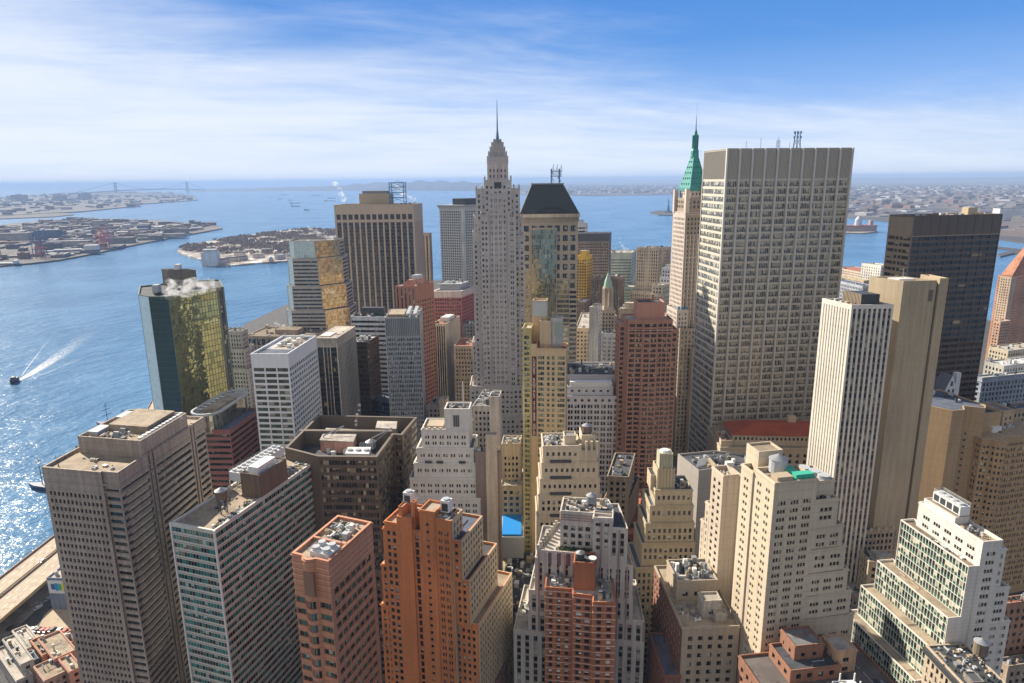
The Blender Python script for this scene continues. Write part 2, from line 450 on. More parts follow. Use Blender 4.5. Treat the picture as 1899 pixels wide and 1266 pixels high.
        for a, _, (o, d, ww, hh, pm, nm) in big:
            k = (round(ww, 2), round(hh, 2), pm.name)
            if k not in s.wm:
                m = MB(); m.quad((0, 0, 0), (k[0], 0, 0), (k[0], 0, k[1]), (0, 0, k[1])); m.uv = [(0, 0), (k[0], 0), (k[0], k[1]), (0, k[1])]
                me = m.mesh('window'); me.materials.append(pm); s.wm[k] = me
            ob = bpy.data.objects.new(nm, s.wm[k]); C.objects.link(ob); ob.parent = s.e
            ob.location = (o[0]-ex, o[1]-ey, o[2]); ob.rotation_euler = (0, 0, math.atan2(d[1], d[0])); ob.color = (random.random(), 0, 0, 1)
        g = {}
        for a, _, w_ in rest: g.setdefault(w_[4].name, []).append(w_)
        for k, lst in g.items():
            m = MB(); m.uv = []
            for (o, d, ww, hh, pm, nm) in lst:
                p = (o[0]+d[0]*ww, o[1]+d[1]*ww, o[2]); m.quad(o, p, (p[0], p[1], p[2]+hh), (o[0], o[1], o[2]+hh))
                m.uv += [(0, 0), (ww, 0), (ww, hh), (0, hh)]; q = random.random(); m.r += [q]*4
            ob = s.part('windows', m, lst[0][4]); ob['kind'] = 'stuff'; ob.color = (0, 0, 0, 1)
        s.win = []
def inside(p, poly):
    c_ = False; n = len(poly)
    for i in range(n):
        a, b = poly[i], poly[i-1]
        if (a[1] > p[1]) != (b[1] > p[1]) and p[0] < (b[0]-a[0])*(p[1]-a[1])/(b[1]-a[1])+a[0]: c_ = not c_
    return c_
MT = dict(lgrey=metal((.42, .44, .46)), grey=metal((.22, .23, .25)), dark=metal((.05, .055, .06)), white=metal((.68, .68, .66)),
          tan=metal((.42, .34, .24)), rust=metal((.28, .12, .06)), wood=wallm((.22, .17, .12), .3), green=metal((.05, .42, .28)), blue=metal((.03, .28, .75), .7),
          steel=metal((.12, .22, .34)), brown=metal((.14, .10, .08)))
RF = dict(tan=roofm((.36, .29, .21)), grey=roofm((.22, .22, .23)), dark=roofm((.07, .075, .09)), white=roofm((.55, .55, .55)), lt=roofm((.45, .41, .36)),
          red=roofm((.42, .16, .10)), blue=roofm((.10, .12, .17)), brown=roofm((.20, .15, .11)))
def water_tank(x, y, z, r=2., h=3.2, leg=3., label='', mat=None, a=0):
    t = thing('water_tank', x, y, label, 'water tank', 'rooftop water tanks', z)
    m = MB(); m.cyl(x, y, z+leg, z+leg+h, r, n=16, bot=True); m.build('tank', mat or MT['wood'], t)
    m = MB(); m.cyl(x, y, z+leg+h, z+leg+h+r*.6, r*1.1, .02, n=16); m.build('tank_roof', MT['grey'], t)
    if leg > .5:
        ps = [(x+r*.8*math.cos(a+k*math.pi/2), y+r*.8*math.sin(a+k*math.pi/2)) for k in range(4)]
        for k in range(4):
            m = MB(); m.bar((*ps[k], z), (*ps[k], z+leg), .14); m.build('leg', MT['dark'], t)
        m = MB()
        for k in range(4): m.bar((*ps[k], z+.2), (*ps[(k+1) % 4], z+leg-.2), .07); m.bar((*ps[k], z+leg-.2), (*ps[(k+1) % 4], z+.2), .07)
        m.build('bracing', MT['dark'], t)
    return t

class Fr:
    """local frame of a building: x along its front, y into its depth"""
    def __init__(s, z, px, py, th): s.O = at(px, py, z); s.th = th
    def p(s, x, y):
        c_, n = math.cos(R(s.th)), math.sin(R(s.th)); return (s.O[0]+x*c_-y*n, s.O[1]+x*n+y*c_)
    def r(s, x0, x1, y0, y1): return [s.p(x0, y1), s.p(x0, y0), s.p(x1, y0), s.p(x1, y1)]   # edges: left, front, right, back
    def pl(s, *q): return [s.p(*a) for a in q]
def notch(poly, st, edge, cuts):
    """cut shallow vertical recesses (t, width, depth) into one edge; returns polygon and styles"""
    out = []; so_ = []
    n = len(poly)
    for i in range(n):
        a, b = poly[i], poly[(i+1) % n]; out.append(a); so_.append(st[i])
        if i == edge:
            L = math.hypot(b[0]-a[0], b[1]-a[1]); d = ((b[0]-a[0])/L, (b[1]-a[1])/L); nx, ny = -d[1], d[0]
            for t, w_, dp in cuts:
                q = lambda u, k: (a[0]+d[0]*u+nx*k, a[1]+d[1]*u+ny*k)
                out += [q(t*L, 0), q(t*L, dp), q(t*L+w_, dp), q(t*L+w_, 0)]; so_ += [None, None, None, st[i]]
    return out, so_

# ================================================================= setting
def ground_mat(c1, c2, c3, s1, s2, snow=.62):
    m, n, b = newmat('land'); p = pos(n)
    a = n.step(n.noise(p, s1, 5, .6), .4, .62); f = n.step(n.noise(n.vm('MULTIPLY', p, (1, 1, 1)), s2, 4, .7), snow, snow+.06)
    cc = n.mix(a, c1, c2); cc = n.mix(f, cc, c3)
    n.put(b.inputs['Base Color'], cc); b.inputs['Roughness'].default_value = .95; return m
# water
m, n, b = newmat('harbour water'); p = pos(n)
dist = n.n.new('ShaderNodeCameraData').outputs['View Distance']
r2 = n.n.new('ShaderNodeVectorRotate'); r2.rotation_type = 'Z_AXIS'; n.put(r2.inputs['Vector'], p); r2.inputs['Angle'].default_value = R(35)
pr = n.vm('MULTIPLY', r2.outputs[0], (1, .45, 1))
w1 = n.noise(pr, .035, 3, .55); w2 = n.noise(pr, .17, 4, .62); w3 = n.noise(p, .004, 3, .6)
hgt = n.m('ADD', n.m('MULTIPLY', w1, 4.6), n.m('MULTIPLY', w2, 2.2))
bp = n.n.new('ShaderNodeBump'); bp.inputs['Strength'].default_value = .8; bp.inputs['Distance'].default_value = 1.0; n.put(bp.inputs['Height'], hgt)
n.put(b.inputs['Base Color'], n.mix(n.step(w3, .35, .65), (.055, .16, .30), (.09, .22, .38)))
b.inputs['Specular IOR Level'].default_value = .4; b.inputs['Roughness'].default_value = .23; b.inputs['IOR'].default_value = 1.33; n.put(b.inputs['Normal'], bp.outputs[0])
WATER = m
mb = MB(); mb.quad((-60000, -3000, -2), (60000, -3000, -2), (60000, 70000, -2), (-60000, 70000, -2)); structure('water', mb, WATER)
# Manhattan street level
shore = [(-307, -600), (-304, 450), (-340, 560), (-385, 700), at(455, 600, 0), at(530, 565, 0), at(800, 520, 0), at(1000, 500, 0), at(1180, 482, 0),
         at(1420, 490, 0), at(1560, 492, 0), at(1640, 520, 0), at(1850, 600, 0), at(1990, 640, 0), (900, -600)]
ASPH = roofm((.055, .055, .06), (.09, .085, .08), .05)
mb = MB(); mb.prism(shore, -6, 0); structure('ground', mb, ASPH)
LANDB = ground_mat((.07, .065, .06), (.12, .10, .085), (.38, .37, .36), .004, .02, .64)
LANDN = ground_mat((.06, .055, .055), (.14, .11, .09), (.45, .44, .42), .0015, .006, .64)
HILL = ground_mat((.025, .03, .032), (.05, .05, .048), (.25, .24, .23), .002, .02, .70)
def land(name, pts, mat, h=2.5, z=0): mb = MB(); mb.prism([at(x, y, z) for x, y in pts], -6, h); return structure(name, mb, mat)
GOV = [(328, 466), (345, 474), (372, 482), (400, 492), (430, 493), (470, 489), (525, 485), (640, 480), (640, 425), (560, 424), (500, 431), (440, 439), (380, 449), (345, 456)]
land('governors_shore', GOV, ground_mat((.24, .20, .16), (.34, .30, .25), (.6, .6, .6), .01, .02, .52))
RED = [(-60, 500), (0, 494), (60, 489), (110, 483), (180, 470), (228, 459), (310, 443), (413, 424), (398, 417), (350, 416), (295, 409), (140, 405), (60, 411), (-60, 424)]
land('harbour_land', RED, LANDB, 3)
land('harbour_land', [(-60, 408), (0, 406), (100, 402), (138, 398), (120, 395), (0, 400), (-60, 402)], LANDB, 3)
BRK = [(-60, 404), (0, 401), (70, 397), (150, 393), (240, 384), (262, 383), (258, 379), (330, 374), (368, 371), (350, 364), (320, 358), (230, 356), (120, 358), (0, 366), (-60, 370)]
land('brooklyn_land', BRK, LANDB, 6)
# right-hand shores
NJ = [(960, 361), (1100, 363), (1250, 361), (1400, 366), (1500, 388), (1560, 402), (1605, 406), (1640, 410), (1680, 418), (1760, 430), (1850, 443), (1960, 460), (2100, 470),
      (2300, 345), (1960, 329.5), (1500, 334), (960, 339)]
land('new_jersey_land', NJ, LANDN, 3)
land('liberty_island', [(1205, 394), (1222, 399), (1248, 399.5), (1262, 396), (1250, 391.5), (1225, 390.5)], LANDN, 3)
land('ellis_island', [(1540, 432), (1600, 433), (1628, 430), (1622, 426), (1590, 421), (1540, 420)], ground_mat((.25, .22, .2), (.3, .25, .2), (.6, .6, .6), .01, .02), 3)
mb = MB(); mb.prism([at(1680, 445, 0), at(1780, 452, 0), at(1960, 474, 0), at(1960, 470, 0), at(1780, 450, 0)], -3, 2)
mb.prism([at(1855, 476, 0), at(1880, 470, 0), at(1960, 478, 0), at(1960, 468, 0), at(1880, 466, 0), at(1850, 471, 0)], -3, 2)
structure('sea_wall', mb, LANDN)
def ridge(name, px0, px1, pyb, hts, mat, depth=3500, seed=1):
    """long hill whose crest follows heights (m); built where it stands"""
    rg = random.Random(seed); n = 60; V = []; f = []
    rows = [0, .18, .38, .6, .8, 1.0]; prof = [0, .45, .8, 1, .75, 0]
    for j, (rw, pf) in enumerate(zip(rows, prof)):
        for i in range(n+1):
            t = i/n; px = px0+(px1-px0)*t; py = pyb(t)
            X, Y = at(px, py, 0); k = 1+rw*depth/math.hypot(X, Y)
            u = t*(len(hts)-1); a = int(min(u, len(hts)-2)); hh = hts[a]+(hts[a+1]-hts[a])*(u-a)
            V.append((X*k, Y*k, -4+(hh*pf)*(1+.13*math.sin(i*1.7+j)+.12*rg.random())))
    for j in range(len(rows)-1):
        for i in range(n): a = j*(n+1)+i; f.append((a, a+1, a+n+2, a+n+1))
    mb = MB(); mb.v = V; mb.f = f; return structure(name, mb, mat)
ridge('hills', 346, 1000, lambda t: 355.5+(-1.5)*math.sin(t*3.1)+(-1.0)*t, [25, 50, 70, 85, 120, 190, 215, 190, 130, 70], HILL, 5000, 1)
ridge('hills', 960, 2150, lambda t: 338.2-5*t, [70, 90, 110, 95, 120, 130, 120, 110, 125, 120, 100], HILL, 9000, 2)
ridge('hills', -300, 760, lambda t: 348.5-7.0*t, [40, 60, 80, 80, 95, 110, 110], HILL, 6000, 3)
ridge('hills', 120, 362, lambda t: 363+2.5*t, [30, 55, 60, 55, 45, 20], HILL, 1600, 4)

# ================================================================= glazing kinds
G_P = glassm((.014, .016, .020), (.5, .47, .4), .36, 1.2, 2.4, .12, (.2, .19, .17))                       # punched masonry windows
G_D = glassm((.010, .011, .014), (.42, .40, .36), .24, 1.3, 0, .1, (.06, .06, .06))
G_W = glassm((.03, .03, .03), (.74, .72, .68), .70, 0, 0)
G_RIB = glassm((.012, .022, .022), (.30, .29, .24), .16, 1.5, 0, .16, (.06, .06, .055), rough=.06)
G_TEAL = glassm((.015, .14, .13), (.40, .55, .50), .16, 1.45, 0, .16, (.38, .38, .33), tint=(.004, .012, .014), tf=.36, rough=.06, wob=.015)
G_GRN = glassm((.03, .10, .08), (.45, .5, .4), .25, 1.3, 0, .12, (.30, .18, .12), tint=(.005, .01, .01), tf=.4)

# ================================================================= buildings, near to far
# --- grey-tan office block at the lower left
B = Building('office_tower', 'grey tan office tower with stepped roof rising beside the river road', rect(125, 215, 878, 77, 378, 85, 168))
W_TAN = wallm((.36, .295, .24), 3.3)
SF = S(3.3, 1.95, .60, .50, 9.5, 3, 1.2, .5, G_D); SR = S(3.3, 200, 1, .50, 6.6, 3, .6, .5, G_RIB, name='window_band')
q = rect(125, 215, 878, 77, 378, 85, 168)
A = lerp(q[0], q[1], .80); A2 = off([A, q[1], q[2], q[3]], [-.9, 0, 0, 0])
poly = [q[0], A, A2[0], A2[1], q[2], q[3]]
pl, ss = notch(poly, [SF, None, SR, SR, None, None], 3, [(.30, 1.2, 1.5), (.345, 1.2, 1.5), (.80, 1.2, 1.5), (.84, 1.2, 1.5)])
zr = B.block(pl, -.5, 125, ss, W_TAN, RF['tan'], 1.2, .8)
B.bands(q, [116.3, 119.5], .35, .25, W_TAN, 'string_course', [0, 1])
up = sub(q, .10, .985, .27, .80)
B.block(off(up, [0, -.05, 0, 0]), zr, 131.5, None, W_TAN, RF['tan'], 1.3, .6)
up2 = sub(q, .30, .86, .44, .76); mb = MB(); mb.prism(up2, 130.2, 133.2); B.part('penthouse', mb, RF['tan'])
mb = MB()
for k in range(12):
    x_, y_ = lerp(sub(q, .88, .92, .32, .78)[1], sub(q, .88, .92, .32, .78)[2], k/11); m_ = MB(); m_.cyl(x_, y_, 130.2, 131.9, 1.15, 1.0, 10); B.part('cooling_fan', m_, MT['white'])
for u_ in (.34, .62):
    k = sub(q, .16, .28, u_, u_+.12); mb = MB(); mb.prism(k, 130.2, 131.8); mb.prism(off(k, .25), 131.8, 132.1); B.part('skylight', mb, MT['lgrey'])
for v_ in (.335, .40):
    k = sub(q, .48, .60, v_, v_+.035); mb = MB(); mb.prism(k, 130.2, 132.4, ptop=off(k, -.8)); B.part('hopper', mb, MT['grey'])
B.clutter(sub(q, .3, .8, .28, .42), 130.2, 8, 3, 2, h=.8); B.clutter(sub(q, .03, .9, .02, .22), zr, 5, 5, 1.6, h=.6)
B.clutter(sub(q, .2, .9, .84, .97), zr, 7, 6, 2.4); B.finish()

# --- green and white curtain-wall slab
q = rect(105, 397, 984, 316, 592, 73, 161)
B = Building('office_tower', 'long slab with teal glass bands between white panel rows and a brown penthouse', q)
W_GW = wallm((.58, .56, .50), 0, 1.45, .7, .1)
s_ = S(3.45, 200, 1, .58, .9, 3, .35, .12, G_TEAL, name='window_band')
zr = B.block(q, -.5, 105, s_, W_GW, RF['tan'], 1.0, .9)
B.bands(q, [105-1.0-3.45*k-.12 for k in range(1, 29)], .14, .06, metal((.09, .045, .04)), 'red_strip', [0, 1])
for i in (0, 1, 2):
    mb = MB(); x_, y_ = q[i]; mb.box(x_, y_, 0, .7, .7, 105.05, ang(q)); B.part('corner_post', mb, MT['white'])
pq = sub(q, .52, .985, .40, .66); z2 = B.block(pq, zr, 115, None, wallm((.17, .12, .085)), RF['white'], 1, .4, 'penthouse_roof')
mb = MB(); mb.prism(sub(pq, .3, .8, .1, .75), z2, z2+3.4); B.part('chiller', mb, MT['white'])
B.clutter(pq, z2, 6, 2, 2, h=1.2)
ct = sub(q, .12, .42, .44, .86); mb = MB(); mb.prism(ct, zr+5, zr+9); B.part('cooling_tower', mb, MT['white'])
for k in range(10):
    a_ = lerp(lerp(ct[0], ct[1], .3), lerp(ct[3], ct[2], .3), (k+.5)/10); m_ = MB(); m_.cyl(*a_, zr+9, zr+9.9, 1.0, .9, 10)
    a_ = lerp(lerp(ct[0], ct[1], .75), lerp(ct[3], ct[2], .75), (k+.5)/10); m_.cyl(*a_, zr+9, zr+9.9, 1.0, .9, 10); B.part('fan_pair', m_, MT['lgrey'])
mb = MB()
for k in range(8):
    for e_ in (0, 1): a_ = lerp(ct[e_], ct[3-e_], k/7); mb.bar((*a_, zr), (*a_, zr+5), .2); b_ = lerp(ct[e_], ct[3-e_], min(1, (k+1)/7)); mb.bar((*a_, zr), (*b_, zr+5), .1)
B.part('support_frame', mb, MT['white'])
B.rail(off(ct, -.1), zr+9, 1.1)
B.clutter(sub(q, .78, .97, .04, .38), zr, 16, 4, 1.4, h=.8, margin=.3); B.clutter(sub(q, .6, .97, .68, .95), zr, 14, 8, 1.6, h=.9, margin=.3)
B.clutter(sub(q, .1, .6, .2, .4), zr, 6, 9, 1.0, h=.4); B.finish()
x_, y_ = lerp(lerp(q[0], q[1], .62), lerp(q[3], q[2], .62), .20)
water_tank(x_, y_, zr, 2.3, 3.4, 6.5, 'brown water tank on tall steel legs above the teal glass slab roof', MT['brown'])

# --- salmon tower with a curved bay
q = rect(130, 609, 1041, 540, 690, 71, 158)
B = Building('office_tower', 'salmon granite tower with a curved glass bay and two sunken roof wells', q)
W_PEA = wallm((.50, .225, .13), 1.9, 0, .7, .14, .72)
fl = S(3.9, 20, 1, .5, 13, 3, .25, .5, G_GRN, name='window_band'); fr_ = S(3.9, 3.2, .90, .5, 9, 3, 1.6, .5, G_GRN)
L, n_, Q, Bk = q
a1, a2, a3 = lerp(L, n_, .30), lerp(L, n_, .40), lerp(L, n_, .66)
nrm = (math.cos(ang(q, 0)-math.pi/2), math.sin(ang(q, 0)-math.pi/2))
o1 = lambda p, d: (p[0]+nrm[0]*d, p[1]+nrm[1]*d)
bay = [L, a1] + [o1(lerp(a1, a3, t), 1.3*math.sin(math.pi*t)+.25) for t in (.12, .31, .5, .69, .88)] + [a3, n_, Q, Bk]
sg = S(3.9, 20, 1, .66, 13, 3, .04, .35, G_TEAL, name='window_band')
zr = B.block(bay, -.5, 130, [fl, None, sg, sg, sg, sg, None, fl, fr_, None, None], W_PEA, RF['tan'], 1.0, .8)
k = off(sub(q, .40, .66, 0, .1), 0); mb = MB(); mb.prism([o1(k[0], 1.75), o1(k[1], 1.75), o1(k[1], .9), o1(k[0], .9)], 118.5, 126); B.part('bay_glass', mb, glassm((.01, .035, .035), bf=0, mu=1.6, mv=2.4, line=(.25, .13, .08)))
B.bands(q, [121.3, 123.2, 125.1, 127.0], .14, .10, wallm((.70, .42, .28)), 'string_course', [0, 1])
mb = MB(); mb.prism(sub(q, .03, .97, .40, .43), zr, 130.1); B.part('dividing_wall', mb, W_PEA)
mb = MB(); mb.prism(sub(q, .40, .92, .08, .32), zr+.05, zr+1.6); B.part('chiller_base', mb, MT['white'])
for k in ((.5, .14), (.78, .14), (.5, .26), (.78, .26)):
    x_, y_ = lerp(lerp(L, n_, k[0]), lerp(Bk, Q, k[0]), k[1]); m_ = MB(); m_.cyl(x_, y_, zr+1.6, zr+2.7, 1.25, 1.1, 12); B.part('cooling_fan', m_, MT['lgrey'])
B.rail(sub(q, .38, .94, .06, .34), zr+1.5, 1.2)
B.clutter(sub(q, .08, .92, .46, .92), zr, 16, 11, 2.2, h=1.1); B.finish()

# --- orange brick tower with setbacks
f = Fr(118, 836, 966, -20)
B = Building('apartment_tower', 'bright orange brick tower with cream stepped side and twin white cooling units', f.r(-27, 3, 0, 20))
W_OR = wallm((.53, .195, .07), 0, 0, .8, .2); W_CR = wallm((.52, .42, .28), 0, 0, .8, .16)
of = S(2.95, 2.1, .54, .56, 4, 3, .7, .3, G_P); cr = S(2.95, 2.3, .48, .55, 1.6, 2, .6, .3, G_P)
def two(poly, z0, z1, front, side_, rf=None, left=None):
    """front and left in orange, right and back in cream"""
    zr_ = B.block(poly, z0, z1, [left, front, None, None], W_OR, rf or RF['tan'], .9, .45)
    side_ = dict(side_, dep=.25)
    B.block(off(poly, [-.4, -.4, .36, .05]), z0, z1+.02, [None, None, side_, None], W_CR, rf or RF['tan'], .95, .4)
    return zr_
two(f.r(-32, 8.5, 2.0, 38), -.5, 76.7, S(2.95, 2.1, .46, .52, 2, 2, .6, .3, G_P), cr, left=of)
two(f.r(-30.3, 5.6, 1.2, 29), 76, 94.6, S(2.95, 2.1, .46, .52, .6, .2, .6, .3, G_P), S(2.95, 2.3, .48, .55, .8, .2, .6, .3, G_P), RF['dark'])
two(f.r(-28.3, 3.2, .5, 20.5), 94, 110.4, S(2.95, 2.1, .46, .52, .6, .2, .6, .3, G_P), S(2.95, 2.3, .48, .55, .8, .2, .6, .3, G_P), RF['blue'])
two(f.r(-6.2, 0, 0, 9.3), 40, 118, S(2.95, 2.4, .62, .5, 4, 2, .6, .3, G_P, 2), S(2.95, 2.3, .48, .55, 1.2, 3, .6, .3, G_P), RF['dark'])
B.block(f.r(-27.3, -21.5, .15, 12), 40, 113.3, [None, S(2.95, 2.0, .55, .56, 3, 2, .6, .18, G_P), None, None], W_OR, RF['tan'], .9, .5)
B.block(f.r(-21.6, -15.4, -.5, 10.5), 40, 116.6, [None]*4, W_OR, RF['tan'], .8, .4)
B.block(f.r(-15.5, -12.2, .05, 10), 40, 112, [None, S(2.95, 3.2, .40, .8, 1.5, 2, .1, .3, G_D), None, None], W_OR, RF['dark'], .6, .3)
B.block(f.r(-12.3, -6.1, -.3, 8), 40, 120.6, [None, S(2.95, 6, .18, .4, 4, 2, .2, .3, G_P), None, None], W_OR, RF['tan'], .8, .4)
B.block(f.r(-21.0, -19.3, .2, 9), 112, 120.2, None, W_OR, RF['tan'], .4, .2); B.block(f.r(-16.4, -14.9, 1.2, 3.2), 108, 122.2, None, W_OR, RF['red'], .3, .25, 'chimney_cap')
for (x0, y0) in ((-19.6, 6.0), (-3.7, 4.6)):
    mb = MB(); c_ = f.p(x0, y0); mb.prism(f.r(x0-1.7, x0+1.7, y0-1.5, y0+1.5), 119.2, 123.6); o = B.part('cooling_unit', mb, MT['white'])
    m_ = MB(); m_.cyl(*c_, 123.6, 124.1, 1.2, n=14); B.part('fan_ring', m_, MT['lgrey'], o)
    m_ = MB(); m_.prism(f.r(x0-1.2, x0+1.2, y0-1.56, y0-1.45), 119.6, 122.6); B.part('louvre', m_, MT['dark'], o)
    mb = MB()
    for a_, b_ in ((-1.8, -1.6), (1.8, -1.6), (1.8, 1.6), (-1.8, 1.6)): mb.bar((*f.p(x0+a_, y0+b_), 116), (*f.p(x0+a_, y0+b_), 119.3), .14)
    B.part('stand', mb, MT['dark'], o)
B.rail(f.r(-21.2, -17, 4, 8.5), 118.8, 1.6); B.rail(f.r(-6.2, -.8, 1, 8.6), 117.4, 1.4)
B.clutter(f.r(-6, 0, .2, 9), 117.1, 7, 21, 1.4, h=.8, margin=.6); B.clutter(f.r(-15, -12, 2, 9), 111.4, 4, 22, 1.2); B.finish()

# --- pale art-deco apartment block with roof garden
f = Fr(112, 1100, 961, -10)
B = Building('apartment_tower', 'pale stone apartment block with striped piers, planted terrace and slanting wings', f.r(-13, 7, 0, 16))
W_ST = wallm((.52, .47, .42), 0, 0, .8, .18); W_PK = wallm((.36, .24, .22), 0, 0, .8)
sv = S(3.1, 3.2, .42, .6, 2, 2, .8, .3, G_P, 1)
svn = S(3.1, 3.35, .46, 1, 2.2, 1, .5, .4, glassm((.012, .013, .016), (.55, .52, .46), .38, 0, 3.1, .0, (.1, .1, .1), .36, (.30, .25, .22)), full=True, name='window_strip')
def deco(poly, z0, z1, st, rf='lt', par=.9): return B.block(poly, z0, z1, st, W_ST, RF[rf], par, .4)
deco(f.pl((-31, 30), (-30.5, -.8), (20.4, -.8), (21, 8), (15, 30)), -.5, 62, svn)
deco(f.pl((-25, 28), (-24.6, -.5), (20.2, -.5), (17, 27)), 60, 71, svn)
deco(f.pl((-24.8, 27), (-24.4, -.4), (15.6, -.4), (13, 26)), 70, 80, svn)
deco(f.pl((-22.2, 25), (-22, -.2), (15.3, -.2), (10.5, 25)), 79, 94, svn)
zt = deco(f.pl((-15.5, 22.5), (-20.9, -.1), (12.9, -.1), (9, 22)), 93, 97.3, None, 'lt')
B.part('floor_paint', (lambda m: (m.prism(f.r(-18, -3, .4, 2.5), zt-.3, zt+.02), m)[1])(MB()), RF['lt'])
deco(f.pl((.2, 18), (0, 0), (12.9, 0.1), (9, 20)), 93, 108.9, svn, 'dark')
z2 = deco(f.pl((-12.6, 15.5), (-12.6, 3.6), (0, 3.6), (7.3, 3.4), (7.2, 9), (5.1, 16.1)), 97, 112.4, [None, S(3.1, 3.0, .55, .62, 5.5, .5, .7, .3, G_P), None, None, None, None])
z2 = deco(f.pl((0, 6), (0, -.1), (7.3, 0.3), (7.3, 6)), 97, 112.5, [None, S(3.1, 3.3, .66, .5, 1.6, .5, .4, .3, G_P), None, None])
B.bands(f.pl((-12.6, 15.5), (-12.6, 3.6), (0, 3.6), (0, 15.5)), [108.6, 109.6, 110.6], .35, .28, W_PK, 'cornice', [0, 1])
for x_ in [-20.4+i*3.35 for i in range(13)]:
    if -20.6 < x_ < 20:
        mb = MB(); zt_ = 96.6 if x_ < 0 else (111 if x_ < 7 else (108 if x_ < 12.8 else (93.5 if x_ < 15.2 else 70.5))); mb.prism(f.r(x_-.28, x_+.28, -.75, -.05), 6, zt_); B.part('pier', mb, W_PK if int(x_+30) % 2 else W_ST)
for k in range(5):
    mb = MB(); x_ = -17+k*3.6; mb.prism(f.r(x_, x_+1.5, -.35, .1), 91.5, 96.5); B.part('purple_panel', mb, wallm((.16, .09, .12)))
rg = random.Random(5); mb = MB()
for k in range(420):
    x_, y_ = f.p(rg.uniform(-14, -.8), rg.choice([rg.uniform(1.2, 1.9), rg.uniform(2.7, 3.3)])); h_ = rg.uniform(.1, 1.1); r_ = rg.uniform(.15, .4); a_ = rg.uniform(0, 6.3)
    mb.quad((x_-r_*math.cos(a_), y_-r_*math.sin(a_), zt+h_), (x_+r_*math.cos(a_), y_+r_*math.sin(a_), zt+h_+.1), (x_+r_*.6*math.cos(a_), y_+r_*.6*math.sin(a_), zt+h_+.5), (x_-r_*.6, y_, zt+h_+.45))
o = tag(mb.build('shrubbery', ground_mat((.04, .07, .03), (.10, .12, .05), (.25, .10, .06), 1.2, 3, .66)), 'leafy planting along the terrace of the pale stone block', 'plants', None, 'stuff')
B.clutter(f.r(-12, 0, 4, 15), 111.5, 9, 31, 1.8, h=.9); B.clutter(f.r(1, 8, 6, 16), 111.5, 4, 32, 1.4)
for (x0, z0) in ((-24.2, 79), (-30, 61)):
    B.clutter(f.r(x0, x0+3.6, 2, 20), z0, 5, 33, 1.2, h=.8, margin=.3)
mb = MB(); a_, b_ = f.p(-20.6, 0), f.p(-15.3, 22)
for k in range(9): c_ = lerp(a_, b_, k/9); mb.box(*c_, zt, 1.0, 1.0, 3.0, R(-10))
B.part('stair_housing', mb, RF['lt'])
B.finish()
x_, y_ = f.p(-1.2, 9.5); water_tank(x_, y_, 111.5, 2.0, 2.8, 2.4, 'grey cone-topped tank on the flat roof of the pale stone apartment block', MT['grey'])

# --- red brick apartment tower in front
f = Fr(88, 1011, 1088, -8)
B = Building('apartment_tower', 'red orange brick apartment tower with thin white floor lines and brick penthouse', f.r(0, 25, 0, 14))
W_BR = wallm((.37, .13, .06), 0, 0, .85, .2)
bs = S(2.75, 3.4, .40, .54, 1.6, 2, .5, .3, G_W); bs2 = S(2.75, 4.0, .5, .54, 1.6, 2, .4, .3, G_W)
pts = f.pl((-.3, 14.6), (0, 0), (10.1, 0), (10.5, -2.8), (17.7, -3.2), (17.7, -7.0), (25.8, -6.4), (24.6, 11.6), (18, 11), (18, 14.6))
zr = B.block(pts, -.5, 88, [bs, bs, None, bs2, None, bs, bs, None, None, None], W_BR, RF['lt'], 1.1, .35)
B.bands(pts, [88-1.6-2.75*k-.12 for k in range(0, 30)], .22, .09, wallm((.62, .52, .45)), 'floor_line')
pq = f.r(10.5, 18.3, 1.2, 8.5); z2 = B.block(pq, zr, 98.4, [None, S(9, 3, .3, .16, 2.5, 1, 2, .2, G_D), None, None], W_BR, RF['dark'], .7, .35, 'penthouse_roof')
mb = MB(); x_, y_ = f.p(16.9, 3.0); mb.cyl(x_, y_, z2, z2+1.0, .2, n=8)
mb.cyl(x_+.3, y_-.2, z2+.8, z2+1.9, .4, 1.5, 14); B.part('satellite_dish', mb, MT['white'])
B.clutter(f.r(1, 10, 1, 13), zr, 15, 41, 1.5, h=.7); B.clutter(f.r(18.5, 24.5, -5, 10), zr, 14, 42, 1.5, h=.8); B.clutter(f.r(11, 17, -2, 1), zr, 4, 43, 1.0)
for k in range(14):
    mb = MB(); mb.box(0, 0, 0, .9, .55, .45)
    z_ = 88-2.75*(k+1)-.1; o = B.part('window_unit', mb, MT['white']); x_, y_ = f.p((2.0, 5.2, 13.3)[k % 3], -.15 if k % 3 < 2 else -3.1); o.location = (x_-B.e.location.x, y_-B.e.location.y, z_)
B.finish()
x_, y_ = f.p(12.6, 4.5); water_tank(x_, y_, z2, 1.6, 2.4, .3, 'dark tank on top of the red brick penthouse', MT['dark'])

# --- big beige apartment tower
f = Fr(140, 1437, 895, 11)
B = Building('apartment_tower', 'tall beige brick apartment tower with stepped right side and sunlit left face', f.r(0, 15, 0, 18))
W_BE = wallm((.55, .46, .34), 2.9, 0, .85, .12, .86)
st = S(2.9, 5.0, .62, .46, 6.2, 2, .8, .35, G_P, 3, .04); sl_ = S(2.9, 6.2, .40, .42, 3, 2, .9, .35, G_P, 2, .08)
sn = S(2.9, 5.0, .62, .46, 2.3, .4, .8, .35, G_P, 3, .04)
ST = [sl_, st, None, None]
SN = [None, sn, None, None]
for (x1, y1, z0, z1) in ((34.8, 22, -.5, 88), (32.8, 21, 87, 97), (30.6, 20, 96, 105.6), (28.6, 19, 104.6, 114.6), (26.9, 18, 113.6, 122.5)):
    B.block(f.r(15.35, x1, .02, y1), z0, z1, SN if z0 > 0 else [sl_, st, None, None], W_BE, RF['grey'], 1.0, .5)
